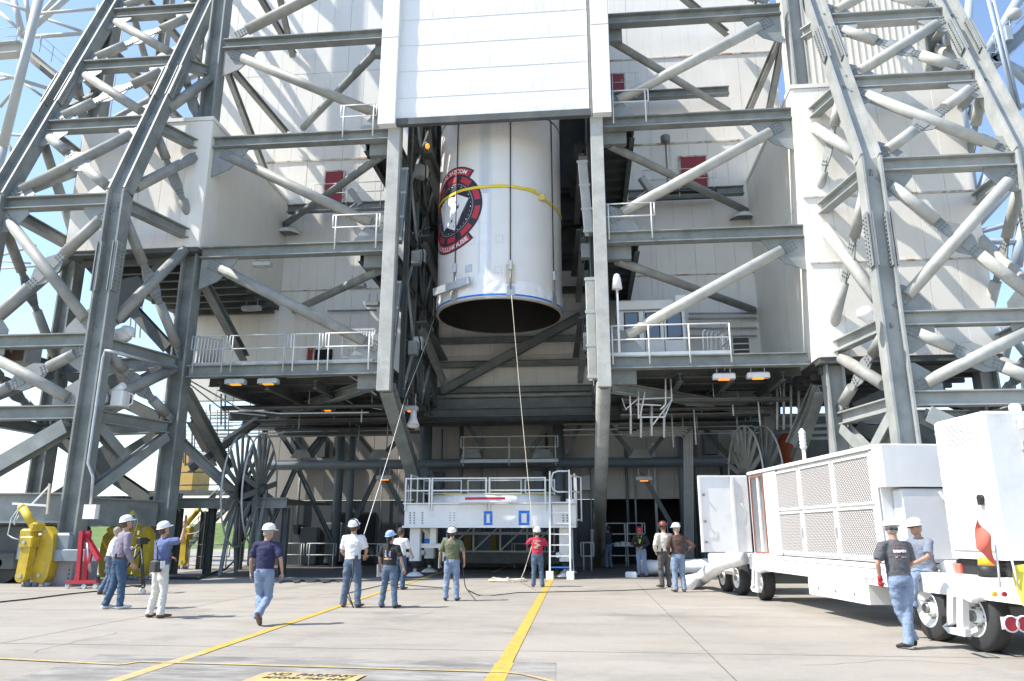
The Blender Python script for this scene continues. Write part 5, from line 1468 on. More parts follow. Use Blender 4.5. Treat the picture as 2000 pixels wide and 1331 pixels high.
for k in range(6):
    x = at(1374 + k * 8.5, 690, 27.5 + .12 * k).x; y = 27.5 + .12 * k
    B().path([V((x, y, 7.75)), V((x + .02, y, 8.85)), V((x + .1, y, 8.95)), V((x + .28, y, 8.9)), V((x + .3, y, 7.75))], .028, 7).obj('rail_frame', 'rail', st)
B().cbox((at(1330, 690, 27.3).x, 27.2, 7.73), (at(1395, 690, 27.3).x, 28.2, 7.86), .03).obj('white_slab', 'white_paint', st)
st = thing('stacked_rails', 'stack of grey railing frames on the left deck beside the tower leg', 'railing', at(410, 700, 27))
for k in range(8):
    x = at(378 + k * 6.5, 700, 26.7 + .1 * k).x; y = 26.7 + .1 * k
    B().path([V((x, y, 7.75)), V((x + .05, y, 8.95)), V((x + .12, y, 9.0)), V((x + .2, y, 8.95)), V((x + .18, y, 7.75))], .026, 7).obj('rail_frame', 'rail_grey', st)
ms = thing('mesh_panel', 'white wire mesh panel standing on the left deck by the post', 'panel', at(700, 695, 27))
q0, q1 = at(667, 698, 26.8), at(732, 643, 26.8)
b = B()
for x in (q0.x, q1.x): b.bar((x, 26.8, q0.z), (x, 26.8, q1.z), .06, .04, up=(0, 1, 0))
for z in (q0.z, q1.z): b.bar((q0.x, 26.8, z), (q1.x, 26.8, z), .04, .06)
b.obj('frame', 'rail', ms)
b = B()
for k in range(1, 12): x = q0.x + (q1.x - q0.x) * k / 12; b.tube((x, 26.8, q0.z), (x, 26.8, q1.z), .015, n=4)
for k in range(1, 10): z = q0.z + (q1.z - q0.z) * k / 10; b.tube((q0.x, 26.81, z), (q1.x, 26.81, z), .015, n=4)
b.obj('wire_mesh', 'rail', ms, kind='stuff')
# grid screen on the right deck
gs = thing('grille_cabinet', 'dark grille fronted cabinet at the right end of the right deck', 'cabinet', at(1444, 700, 30))
q0, q1 = at(1430, 705, 30), at(1462, 660, 30)
B().cbox((q0.x, 30, q0.z - .9), (q1.x, 30.6, q1.z), .02).obj('body', 'black', gs)
for k in range(7): z = q0.z - .8 + (q1.z - q0.z + .8) * k / 7; B().bar((q0.x, 29.98, z), (q1.x, 29.98, z), .03, .05).obj('slat', 'rail_grey', gs)
# lower right balcony under the deck
ba = thing('small_balcony', 'small railed balcony hung below the right deck by the recess corner', 'balcony', at(1440, 750, 31))
q0, q1 = at(1382, 765, 31), at(1500, 760, 31)
B().hbeam((q0.x, 31, q0.z - .25), (q1.x, 31, q0.z - .25), .3, .45, .04, .03).obj('beam', 'steel', ba)
handrail(ba, [(q0.x, 31, q0.z), (q1.x, 31, q0.z)], m='rail_grey', foot=.3)
# wrapped bundle and search light on the left tower side beams
mat('wrap_white', (.78, .78, .78), .5, .08, 6, bump=.6)
b = B(); c = at(238, 655, 24.2)
b.ell(c, (.32, .28, .27), 14, 9); b.ell(c + V((.2, 0, .1)), (.22, .22, .24), 12, 8); 
for i, v in enumerate(b.v):
    q = V(v); nn = noise.noise_vector(q * 5) * .09; b.v[i] = tuple(q + nn)
one(b, 'wrapped_fitting', 'wrap_white', 'white wrapped fitting tied to a side beam of the left tower', 'bundle', 'white wrapped fittings on the towers')
b = B(); c = at(1690, 613, 22.7); b.ell(c, (.26, .22, .2), 14, 9); b.ell(c + V((.08, 0, -.1)), (.15, .17, .22), 12, 8)
for i, v in enumerate(b.v):
    q = V(v); b.v[i] = tuple(q + noise.noise_vector(q * 5) * .08)
one(b, 'wrapped_fitting', 'wrap_white', 'white wrapped fitting beside the right tower\'s inner leg', 'bundle', 'white wrapped fittings on the towers')
sl = thing('search_light', 'white search light and camera housing on a shelf of the left tower', 'lamp', at(225, 790, 23.6))
q = at(226, 778, 23.6)
B().box(tuple(at(192, 797, 23.6) + V((0, -.2, 0))), tuple(at(240, 793, 23.6) + V((0, .4, .0)) ), ).obj('shelf', 'rail_grey', sl)
B().cbox((q.x - .05, q.y - .25, q.z - .3), (q.x + .38, q.y + .25, q.z + .25), .05).obj('housing', 'white_paint', sl)
B().tube((q.x - .38, q.y - .3, q.z - .05), (q.x - .38, q.y, q.z - .05), .24, n=18).obj('lamp_drum', 'rail_grey', sl)
B().tube((q.x - .2, q.y, q.z + .15), (q.x + .3, q.y - .1, q.z + .42), .12, n=12).obj('camera_tube', 'white_paint', sl)
B().path([V((q.x + .38, q.y, q.z + .2)), V((q.x + .62, q.y, q.z + .1)), V((q.x + .62, q.y, q.z - .2)), V((q.x + .4, q.y, q.z - .3))], .025, 6).obj('cable', 'white_paint', sl)
# brown vented box on the left
q = at(40, 690, 24); b = B(); bx = thing('vented_box', 'brown fronted vented box hanging at the far left of the left tower', 'box', q)
B().cbox((q.x - .45, q.y - .3, q.z - .42), (q.x + .45, q.y + .5, q.z + .42), .03).obj('casing', 'rail_grey', bx)
mat('brown_mesh', (.18, .12, .09), .8, .3, 20); B().box((q.x - .38, q.y - .32, q.z - .35), (q.x + .38, q.y - .302, q.z + .35)).obj('grille', 'brown_mesh', bx)
# yellow machine and green cabinet in the distance on the left
ym = thing('yellow_machine', 'yellow machinery cabin seen through the gap beyond the left tower', 'machine', at(362, 960, 42))
q0, q1 = at(346, 958, 42), at(383, 882, 42); mat('ochre', (.55, .36, .09), .6, .12, 2)
B().cbox((q0.x, 42, q0.z), (q1.x, 44, q1.z), .04).obj('cabin', 'ochre', ym)
q = at(376, 893, 41.98); B().cbox((q.x - .2, 41.9, q.z - .25), (q.x + .2, 42, q.z + .25), .01).obj('louvre', 'brown_mesh', ym)
B().box((q0.x - 2, 41.8, q0.z - .2), (q1.x + 3, 44.5, q0.z - .02)).obj('deck', 'steel_dark', ym)
for k in range(4): B().hbeam((q0.x - 1.8 + k * 2, 42, 0), (q0.x - 1.8 + k * 2, 42, q0.z - .2), .25, .25, .03, .03, up=(1, 0, 0)).obj('post', 'steel_dark', ym)
mat('green_cab', (.10, .22, .12), .5, .1, 2); q = at(213, 730, 29)
b = B(); b.cbox((q.x - .4, 29, q.z - .35), (q.x + .4, 30, q.z + .75), .03); one(b, 'green_cabinet', 'green_cab', 'green cabinet glimpsed behind the left tower\'s inner leg', 'cabinet')
# ------------------------------------------------------------------ people
from mathutils.bvhtree import BVHTree
def cloth(name, c, var=.16, rough=.85, c2=None):
    m = mat(name, c, rough, var, 9, bump=.35, dirt=c2, dscale=3.0, dlo=.5, dhi=.75)
    return name
mat('skin', (0.4264, 0.246, 0.1722), .55, .08, 14); mat('skin_tan', (0.3608, 0.205, 0.1394), .55, .08, 14); mat('skin_dark', (0.1312, 0.0697, 0.0451), .55, .08, 14)
mat('hair_brown', (.09, .055, .03), .7, .3, 40); mat('hair_grey', (.32, .29, .26), .7, .25, 40); mat('hair_black', (.02, .017, .015), .6, .3, 40)
mat('hat_white', (.82, .82, .81), .3, .03, 5, coat=.3); mat('hat_red', (.30, .03, .035), .3, .06, 5, coat=.3); mat('hat_maroon', (.22, .045, .03), .3, .06, 5, coat=.3)
mat('hat_blue', (.25, .42, .75), .35, .1, 18, dirt=(.7, .7, .75), dscale=9, dlo=.5, dhi=.55)
cloth('jeans', (0.0861, 0.1271, 0.1927), .25, c2=(0.1394, 0.1845, 0.2542)); cloth('jeans_light', (0.1927, 0.2583, 0.3731), .22, c2=(0.2706, 0.3321, 0.4346)); cloth('jeans_dark', (0.041, 0.0861, 0.1517), .25, c2=(0.0697, 0.123, 0.1968))
cloth('trousers_white', (0.6068, 0.5904, 0.5494), .08); cloth('trousers_grey', (0.0697, 0.0697, 0.0656), .25)
cloth('shirt_purple', (0.2132, 0.1927, 0.246), .14); cloth('shirt_pale', (0.5412, 0.5412, 0.6232), .08); cloth('polo_blue', (0.1025, 0.1394, 0.2788), .14); cloth('tee_navy', (0.0205, 0.023, 0.0697), .25)
cloth('tee_white', (0.656, 0.656, 0.656), .05); cloth('tee_black', (0.018, 0.018, 0.0205), .3); cloth('tee_green', (0.1189, 0.1353, 0.0779), .18); cloth('shirt_red', (0.4264, 0.0287, 0.0615), .14)
cloth('tee_dark', (0.0246, 0.0328, 0.0574), .25); cloth('jacket_black', (0.0148, 0.0164, 0.0164), .3); cloth('shirt_cream', (0.6232, 0.5904, 0.5002), .08); cloth('sweater_brown', (0.0861, 0.0492, 0.041), .2); cloth('tee_grey', (0.0943, 0.0943, 0.1066), .18); cloth('shirt_greyblue', (0.1722, 0.2009, 0.2542), .16)
mat('shoe_white', (.68, .68, .70), .6, .15, 20); mat('shoe_black', (.03, .03, .03), .6, .3, 20); mat('shoe_brown', (.13, .075, .045), .6, .3, 20)
mat('glove_red', (.45, .02, .03), .7, .2, 10); mat('lime', (.55, .85, .05), .6)
JUNK = []
TMP = bpy.data.scenes.new('workbench')
def voxel(b, size, smooth=4, mats=('skin',), wob=0.0, seed=0):
    me = b.mesh('tmp', list(mats)); o = bpy.data.objects.new('tmp', me); TMP.collection.objects.link(o)
    r = o.modifiers.new('r', 'REMESH'); r.mode = 'VOXEL'; r.voxel_size = size; r.use_smooth_shade = True
    s = o.modifiers.new('s', 'SMOOTH'); s.iterations = smooth; s.factor = .5
    TMP.view_layers[0].update(); dg = TMP.view_layers[0].depsgraph; m2 = bpy.data.meshes.new_from_object(o.evaluated_get(dg))
    TMP.collection.objects.unlink(o); JUNK.extend((o, me))
    if wob:
        nrms = [v.normal.copy() for v in m2.vertices]
        for v, vn in zip(m2.vertices, nrms):
            c = v.co.copy(); k = noise.noise(V((c.x * 7 + seed, c.y * 7, c.z * 12))) + .5 * noise.noise(V((c.x * 20, c.y * 20 + seed, c.z * 38)))
            v.co = c + vn * (k * wob)
    return m2
def ells(b, rings, n=16):
    """loft of ellipses: (centre, ax, ay) with ax, ay vectors"""
    vs = []; fs = []; k = len(rings)
    for c, ax, ay in rings:
        for i in range(n):
            t = 2 * math.pi * i / n; vs.append(V(c) + V(ax) * math.cos(t) + V(ay) * math.sin(t))
    for j in range(k - 1):
        for i in range(n):
            i2 = (i + 1) % n; fs.append((j*n+i, j*n+i2, (j+1)*n+i2, (j+1)*n+i))
    fs.append(tuple(reversed(range(n)))); fs.append(tuple((k-1)*n+i for i in range(n)))
    b.add(vs, fs, True)
def lerp(a, b, t): return a + (b - a) * t
def limb(b, pts, rads, n=12, sub=3):
    P, Rr = [], []
    for i in range(len(pts) - 1):
        for k in range(sub): P.append(lerp(V(pts[i]), V(pts[i+1]), k / sub)); Rr.append(lerp(rads[i], rads[i+1], k / sub))
    P.append(V(pts[-1])); Rr.append(rads[-1]); b.path(P, 0, n, rads=Rr)
def hand(b, w, d, nrm, sx, curl=.5, s=1.0):
    """palm and five fingers: w wrist, d along, nrm palm facing"""
    d = V(d).normalized(); nrm = V(nrm); nrm = (nrm - d * nrm.dot(d)).normalized(); side = d.cross(nrm) * sx
    c = w + d * .05 * s
    ells(b, [(w - d * .01, side * .026, nrm * .02), (w + d * .03, side * .036, nrm * .017), (w + d * .075, side * .042, nrm * .016), (w + d * .095, side * .038, nrm * .012)], 10)
    for k, (o, L) in enumerate(((-.031, .062), (-.011, .078), (.010, .083), (.031, .074))):
        p = w + d * .085 - side * o; q = p + (d * math.cos(curl * .7) + nrm * math.sin(curl * .7)) * L * .5
        r = q + (d * math.cos(curl * 1.9) + nrm * math.sin(curl * 1.9)) * L * .5; b.path([p, q, r], 0, 6, rads=[.0095, .009, .0065])
    p = w + d * .025 + side * .03; q = p + (d * .6 + side * .65 + nrm * .3).normalized() * .045; r = q + (d * .9 + nrm * .4).normalized() * .035
    b.path([p, q, r], 0, 6, rads=[.012, .010, .008])
DEF = dict(lk=(-.105, .03, .50), la=(-.12, -.02, .09), rk=(.105, .03, .50), ra=(.12, -.02, .09), le=(-.26, -.03, 1.15), lw=(-.275, .06, .91), re=(.26, -.03, 1.15), rw=(.275, .06, .91),
           lt=None, rt=None, lean=(0, 0), hyaw=0, hpitch=0, pz=.94, poff=(0, 0))
def person(name_px, top_py, label, face, shirt, trousers, shoe='shoe_black', hat='hat_white', hair='hair_brown', skin='skin', sleeve='short', build=1.0, base=None, group='people watching the lift',
           headset=False, longhair=False, pose=None, H=None, seed=0, tucked=False, sunglasses=False, girth=1.05, glove=None):
    P = dict(DEF); P.update(pose or {})
    loc = base if base is not None else gr(*name_px)
    if H is None: H = at(name_px[0], top_py, loc.y).z
    hs = H / (1.80 if not hat else 1.825)
    T = Matrix.Translation(V((loc.x, loc.y, 0 if base is None else base.z))) @ Matrix.Rotation(R(face), 4, 'Z') @ Matrix.Scale(hs, 4)
    sk = B(); g = girth
    px_, py_ = P['poff']; pz = P['pz']; lx, ly = P['lean']
    pel = V((px_, py_, pz)); neck = pel + V((lx, ly, .555)); up = (neck - pel).normalized()
    sx = V((1, 0, 0)); fy = up.cross(sx).normalized() * -1
    fy = sx.cross(up) * -1 if sx.cross(up).y > 0 else sx.cross(up); fy = V((0, 1, 0)) - up * up.y; fy.normalize()
    sp = lambda t, dx=0, dy=0: pel + (neck - pel) * t + sx * dx + fy * dy
    # head
    hr = Matrix.Rotation(R(P['hyaw']), 3, 'Z') @ Matrix.Rotation(R(P['hpitch']), 3, 'X')
    hc = neck + up * .05 + hr @ V((0, .018, .115)); hp = lambda x, y, z: hc + hr @ V((x, y, z))
    sk.ell(hc + hr @ V((0, -.008, .03)), (.078, .096, .098), 18, 12, hr); sk.ell(hp(0, .02, -.045), (.062, .072, .075), 16, 10, hr); sk.ell(hp(0, .05, -.085), (.036, .036, .028), 12, 8, hr)
    sk.path([hp(0, .085, .03), hp(0, .104, -.012), hp(0, .094, -.026)], 0, 8, rads=[.011, .018, .012])
    for s in (-1, 1): sk.ell(hp(s * .08, -.005, -.005), (.013, .022, .034), 8, 8, hr); sk.ell(hp(s * .03, .078, .035), (.026, .02, .012), 8, 6, hr)
    sk.ell(hp(0, .087, -.058), (.024, .014, .01), 8, 6, hr)
    limb(sk, [neck - up * .04, hp(0, -.02, -.06)], [.058, .054])
    # trunk, legs and arms of the body itself
    tw = .92
    rings = [(sp(-.10), .150, .10), (sp(.0), .158, .11), (sp(.22), .135, .098), (sp(.5), .150, .108), (sp(.76), .172, .112), (sp(.92), .150, .082), (sp(1.0), .07, .065)]
    ells(sk, [(c, sx * a * tw * g, fy * d * tw * g) for c, a, d in rings])
    J = {}
    for sd, s in (('l', -1), ('r', 1)):
        hip = pel + V((s * .085, 0, -.03)); kn = V(P[sd + 'k']); an = V(P[sd + 'a'])
        limb(sk, [hip, kn, lerp(kn, an, .3), an], [.075, .05, .05, .034])
        sh = sp(.865, s * .185 * (1 + (g - 1) * .5)); el = V(P[sd + 'e']); wr = V(P[sd + 'w'])
        el = el + V((lx * .8, ly * .8, 0)) if not P.get('abs') else el; wr = wr + V((lx * .5, ly * .5, 0)) if not P.get('abs') else wr
        limb(sk, [sp(.86, s * .12), sh, lerp(sh, el, .4), el, lerp(el, wr, .3), wr], [.05, .052, .046, .036, .037, .024])
        J[sd] = (hip, kn, an, sh, el, wr)
    me = voxel(sk, .0125, 3)
    bm_ = B()
    for sd, s in (('l', -1), ('r', 1)):
        hip, kn, an, sh, el, wr = J[sd]; dv = (wr - el).normalized()
        nrm = V((-s, .25, 0)) if abs(dv.z) > .6 else V((0, .2, -1))
        hand(bm_, wr, dv, nrm, -s, P.get('curl', .6))
    # join fingers into the body mesh
    vs = [v.co.copy() for v in me.vertices]; fs = [list(p.vertices) for p in me.polygons]
    full = B(T); full.add(vs, fs, True); full.add([V(v) for v in bm_.v], bm_.f, True)
    JUNK.append(me)
    org = V((loc.x, loc.y, 0 if base is None else base.z))
    body = full.obj('person', skin, org=org); tag(body, label, 'person', group)
    def child(b, name, m, wob=0, vox=None, sm=3, keep=False):
        if vox:
            me = voxel(b, vox, sm, (m,), wob, seed); vs = [v.co.copy() for v in me.vertices]; fs = [list(p.vertices) for p in me.polygons]; JUNK.append(me)
            b = B(); b.add(vs, fs, True)
        f = B(T); f.add([V(v) for v in b.v], b.f, True); f.sm = list(b.sm) if not vox else f.sm
        o = f.obj(name, m, body); return (o, BVHTree.FromPolygons([V(v) for v in b.v], b.f)) if keep else o
    # trousers
    t = B(); low_ = -.17
    ells(t, [(sp(.17), sx * .160 * g, fy * .118 * g), (sp(.05), sx * .172 * g, fy * .130 * g), (sp(-.06), sx * .178 * g, fy * .132 * g), (sp(-.17), sx * .165 * g, fy * .115)])
    for sd, s in (('l', -1), ('r', 1)):
        hip, kn, an = J[sd][:3]
        a2 = an + (kn - an).normalized() * .0
        limb(t, [pel + V((s * .085, 0, -.02)), lerp(hip, kn, .35), kn, lerp(kn, an, .4), lerp(kn, an, .85), an - (kn - an).normalized() * .035], [.100 * g, .098 * g, .076, .074, .068, .078])
    child(t, 'trousers', trousers, .014, .014, 2)
    # shirt
    hem = .08 if tucked else -.06
    t = B()
    ells(t, [(sp(hem), sx * .170 * g, fy * (.128 if not tucked else .118) * g), (sp(.12), sx * .168 * g, fy * .125 * g), (sp(.3), sx * .166 * g, fy * .124 * g), (sp(.55), sx * .174 * g, fy * .128 * g), (sp(.76), sx * .186 * g, fy * .126 * g), (sp(.9), sx * .165 * g, fy * .098), (sp(.985), sx * .085, fy * .075), (sp(1.02), sx * .068, fy * .066)])
    for sd, s in (('l', -1), ('r', 1)):
        hip, kn, an, sh, el, wr = J[sd]
        if sleeve == 'short': limb(t, [sp(.85, s * .11), sh, lerp(sh, el, .5), lerp(sh, el, .82)], [.075, .076, .072, .075])
        else: limb(t, [sp(.85, s * .11), sh, lerp(sh, el, .5), el, lerp(el, wr, .45), lerp(el, wr, .93)], [.075, .075, .068, .060, .055, .042])
    so, bvh = child(t, 'shirt', shirt, .013, .013, 2, True)
    if tucked:
        b = B(); pr_ = []
        ells(b, [(sp(.06), sx * .178 * g, fy * .134 * g), (sp(.125), sx * .176 * g, fy * .132 * g)], 24); child(b, 'belt', 'shoe_brown')
    # shoes
    for sd, s in (('l', -1), ('r', 1)):
        an, kn = J[sd][2], J[sd][1]
        toe = V(P[sd + 't']) if P[sd + 't'] else V((an.x + s * .035, an.y + .16, an.z - .045))
        hl = an + (an - toe).normalized() * .05; hl.z = an.z - .045 if not P[sd + 't'] else hl.z - .02
        b = B(); dd = (toe - hl).normalized(); ss = dd.cross(V((0, 0, 1))).normalized() if abs(dd.z) < .95 else V((1, 0, 0)); uu = ss.cross(dd)
        if uu.z < 0 and abs(uu.z) > .2: uu = -uu
        for f, w_, h_, dz in ((0, .030, .032, 0),): pass
        ells(b, [(hl - dd * .02, ss * .03, uu * .03), (hl + dd * .03, ss * .042, uu * .048), (lerp(hl, toe, .4), ss * .044, uu * .045), (lerp(hl, toe, .75), ss * .05, uu * .032), (toe + dd * .035, ss * .04, uu * .022), (toe + dd * .055, ss * .015, uu * .012)], 14)
        limb(b, [an + V((0, 0, .04)), an - V((0, 0, .02))], [.04, .045])
        child(b, 'shoe', shoe)
    # hair, hat, headset
    if hair:
        b = B(); b.ell(hp(0, -.02, .035), (.086, .097, .10), 16, 10, hr); b.ell(hp(0, -.045, -.03), (.074, .062, .06), 14, 8, hr)
        if longhair: limb(b, [hp(0, -.09, .0), hp(0, -.115, -.12), neck + V((0, -.14, -.16)), neck + V((.01, -.15, -.30))], [.045, .042, .036, .018])
        child(b, 'hair', hair)
    if hat:
        b = B(); n = 24; vs = []; prof = [(0.0, .112, .128), (.03, .112, .128), (.06, .104, .119), (.088, .085, .098), (.108, .055, .065), (.118, .02, .024)]
        for z, rx, ry in prof:
            for i in range(n):
                a = 2*math.pi*i/n; rid = 1 + (.012 if abs(math.sin(a)) > .93 else 0); vs.append(hp(rx * math.cos(a) * rid, ry * math.sin(a), .052 + z))
        fs = [(k*n+i, k*n+(i+1) % n, (k+1)*n+(i+1) % n, (k+1)*n+i) for k in range(len(prof)-1) for i in range(n)]; fs.append(tuple((len(prof)-1)*n+i for i in range(n)))
        b.add(vs, fs, True); ho = child(b, 'hard_hat', hat)
        b = B(); vs = []
        for i in range(n):
            a = 2*math.pi*i/n; f_ = max(0, math.sin(a)); e = .016 + .05 * f_ ** 2
            for rr, zz in ((0, .056), (e, .048 - .012 * f_), (e, .042 - .012 * f_), (-.004, .048)): vs.append(hp((.111 + rr) * math.cos(a), (.127 + rr) * math.sin(a), zz))
        b.add(vs, [(4*i+k, 4*((i+1) % n)+k, 4*((i+1) % n)+k+1, 4*i+k+1) for i in range(n) for k in range(3)], True)
        f = B(T); f.add([V(v) for v in b.v], b.f, True); f.obj('brim', hat, ho)
    if headset:
        b = B(); b.path([hp(.105 * math.cos(R(a)) * (1.12 if hat else 1), -.03, .02 + (.16 if hat else .125) * math.sin(R(a))) for a in range(0, 181, 20)], .013, 6)
        for s in (-1, 1): b.ell(hp(s * .108, -.005, -.005), (.028, .04, .045), 10, 8, hr)
        child(b, 'headset', 'black')
    b = B()
    for s in (-1, 1): b.ell(hp(s * .031, .083, .018), (.013, .009, .008), 8, 6, hr)
    child(b, 'eyes', 'hair_black')
    if sunglasses:
        b = B(); yy = .098 if sunglasses != 'back' else -.125; zz = .02 if sunglasses != 'back' else -.01
        for s in (-1, 1): b.ell(hp(s * .034, yy, zz), (.032, .012, .022), 10, 8, hr); b.path([hp(s * .06, yy * .95, zz), hp(s * .086, 0, zz)], .005, 5)
        b.path([hp(-.02, yy, zz + .006), hp(.02, yy, zz + .006)], .006, 5); child(b, 'sunglasses', 'black')
    if glove:
        b = B()
        for sd, s in (('l', -1), ('r', 1)):
            hip, kn, an, sh, el, wr = J[sd]; dv = (wr - el).normalized(); nrm = V((-s, .25, 0)) if abs(dv.z) > .6 else V((0, .2, -1))
            limb(b, [wr - dv * .05, wr + dv * .02], [.033, .038]); b2 = B(); hand(b2, wr, dv, nrm, -s, P.get('curl', .6))
            ce = wr + dv * .05; b.ell(ce + dv * .02, (.045, .045, .045), 10, 8)
        child(b, 'gloves', glove)
    def decal(x0, x1, t0, t1, m, name='shirt_print', nx=10, nz=6, shape=None):
        b = B(); vs = []; ok = True
        for j in range(nz + 1):
            for i in range(nx + 1):
                p = sp(t0 + (t1 - t0) * j / nz, x0 + (x1 - x0) * i / nx)
                h, nn, _, _ = bvh.ray_cast(p - fy * .5, fy)
                vs.append((h if h is not None else p - fy * .13) - fy * .006)
        fs = [(j*(nx+1)+i, j*(nx+1)+i+1, (j+1)*(nx+1)+i+1, (j+1)*(nx+1)+i) for j in range(nz) for i in range(nx) if (shape is None or shape((i + .5) / nx, (j + .5) / nz))]
        b.add(vs, fs, True); f = B(T); f.add([V(v) for v in b.v], b.f, True); return f.obj(name, m, so)
    body_info = dict(T=T, J=J, sp=sp, decal=decal, body=body, shirt=so, child=child, hp=hp, scale=hs)
    return body_info
GW = 'people watching the lift'
pA = person((222, 1190), 1006, 'man in purple grey long sleeved shirt, dark jeans and white hard hat, head raised', -38, 'shirt_purple', 'jeans_dark', 'shoe_white', sleeve='long', tucked=True, seed=1, girth=1.05,
            pose=dict(lean=(.0, .05), hpitch=14, rk=(.10, .06, .50), ra=(.13, .06, .09), lk=(-.11, -.01, .5), la=(-.13, -.12, .09), rw=(.29, .12, .88)))
pB = person((206, 1162), 1010, 'man in pale lavender shirt reaching to the tripod, half hidden by another man', -58, 'shirt_pale', 'jeans', 'shoe_brown', sleeve='long', seed=2, tucked=True, hat=None, H=1.74, hair='hair_grey',
            pose=dict(lean=(0, .10), rk=(.1, .1, .5), ra=(.12, .0, .09), lk=(-.1, .02, .5), la=(-.12, -.14, .09), le=(-.26, .16, 1.20), lw=(-.22, .52, 1.22), hpitch=8))
pC = person((303, 1207), 1018, 'man in blue polo and white trousers raising a phone overhead, black shoulder bag', -30, 'polo_blue', 'trousers_white', 'shoe_brown', seed=3, girth=1.08,
            pose=dict(hpitch=18, rk=(.13, .04, .5), ra=(.16, .0, .09), lk=(-.12, .02, .5), la=(-.15, -.04, .09), re=(.36, .16, 1.45), rw=(.31, .22, 1.70), le=(-.27, .08, 1.16), lw=(-.16, .26, 1.12)))
pD = person((508, 1222), 1022, 'man in navy tee and light jeans walking away across the paving', 6, 'tee_navy', 'jeans_light', 'shoe_brown', seed=4, girth=1.05, hair='hair_grey',
            pose=dict(lean=(.0, .03), hyaw=-38, lk=(-.08, .12, .52), la=(-.02, -.10, .17), lt=(-.02, .02, .04), rk=(.09, .10, .50), ra=(.03, -.22, .22), rt=(.03, -.13, .08), le=(-.27, .0, 1.15), lw=(-.29, .10, .92), re=(.30, -.06, 1.16), rw=(.32, .02, .93)))
pE = person((684, 1187), 1014, 'man in white tee and jeans with headset over a white hard hat holding a rope', -4, 'tee_white', 'jeans', 'shoe_brown', seed=5, headset=True,
            pose=dict(hpitch=20, lk=(-.13, .02, .5), la=(-.17, .02, .09), rk=(.13, .02, .5), ra=(.17, -.02, .09), re=(.28, .06, 1.16), rw=(.20, .22, 1.06), le=(-.27, .04, 1.14), lw=(-.20, .2, 1.0)))
pF = person((758, 1188), 1036, 'woman in black tee with long dark ponytail and blue patterned hard hat', -14, 'tee_black', 'jeans', 'shoe_black', hat='hat_blue', hair='hair_black', longhair=True, seed=6,
            pose=dict(hpitch=16, hyaw=-10, lk=(-.13, .02, .5), la=(-.19, .0, .09), rk=(.13, .02, .5), ra=(.19, -.02, .09), re=(.30, .0, 1.15), rw=(.36, .05, .92), le=(-.29, .0, 1.15), lw=(-.31, .1, .93)))
pG = person((780, 1152), 1031, 'man with brown hair and headset in white tee, behind the woman in black', -22, 'tee_white', 'jeans_dark', 'shoe_brown', hat=None, headset=True, seed=7,
            pose=dict(hpitch=14, lk=(-.11, .03, .5), re=(.27, .1, 1.14), rw=(.26, .25, .98)))
pH = person((881, 1174), 1027, 'man in olive green tee and baggy light jeans with headset on white hard hat', 2, 'tee_green', 'jeans_light', 'shoe_black', headset=True, seed=8, girth=1.12,
            pose=dict(hpitch=22, lk=(-.12, .02, .5), la=(-.14, .0, .09), rk=(.12, .02, .5), ra=(.14, .0, .09), re=(.30, -.02, 1.15), rw=(.31, .06, .92), le=(-.30, -.02, 1.15), lw=(-.31, .06, .92)))
pI = person((1050, 1147), 1029, 'man in red long sleeved shirt hauling the tan rope beside the ladder', 4, 'shirt_red', 'jeans', 'shoe_brown', sleeve='long', seed=9, girth=1.06,
            pose=dict(hpitch=20, le=(-.31, .12, 1.30), lw=(-.17, .30, 1.40), re=(.30, .12, 1.28), rw=(.0, .34, 1.30), lk=(-.11, .02, .5), la=(-.13, .05, .09), rk=(.11, .02, .5), ra=(.15, -.04, .09)))
pJ = person((1189, 1111), 1026, 'man in dark tee and jeans reaching up against the round post', 38, 'tee_dark', 'jeans', 'shoe_black', hat=None, seed=10, hair='hair_black',
            pose=dict(hpitch=22, le=(-.24, .18, 1.46), lw=(-.2, .33, 1.66), re=(.24, .16, 1.3), rw=(.12, .36, 1.36)))
pK = person((1254, 1127), 1027, 'man in black jacket and red hard hat looking down at his hands', 168, 'jacket_black', 'jeans_light', 'shoe_brown', hat='hat_red', sleeve='long', seed=11, skin='skin_tan',
            pose=dict(hpitch=-32, lean=(0, .02), le=(-.29, .02, 1.18), lw=(-.08, .27, 1.06), re=(.29, .02, 1.18), rw=(.10, .27, 1.03), lk=(-.12, .05, .5), la=(-.17, .02, .09), rk=(.10, .03, .5), ra=(.11, -.06, .09), curl=1.0))
pL = person((1300, 1148), 1018, 'man in cream shirt, dark grey trousers and maroon hard hat, hands in pockets', 24, 'shirt_cream', 'trousers_grey', 'shoe_black', hat='hat_maroon', sleeve='long', seed=12, headset=True,
            pose=dict(le=(-.30, -.02, 1.16), lw=(-.20, .10, .96), re=(.30, -.02, 1.16), rw=(.20, .10, .96), lean=(0, -.02)))
pM = person((1328, 1157), 1021, 'man in brown sweater and light jeans with hands on hips and white hard hat', 12, 'sweater_brown', 'jeans_light', 'shoe_brown', sleeve='long', seed=13, hair='hair_grey', girth=1.05,
            pose=dict(hyaw=25, le=(-.30, -.06, 1.18), lw=(-.22, .08, .98), re=(.42, -.10, 1.20), rw=(.20, -.02, 1.05)))
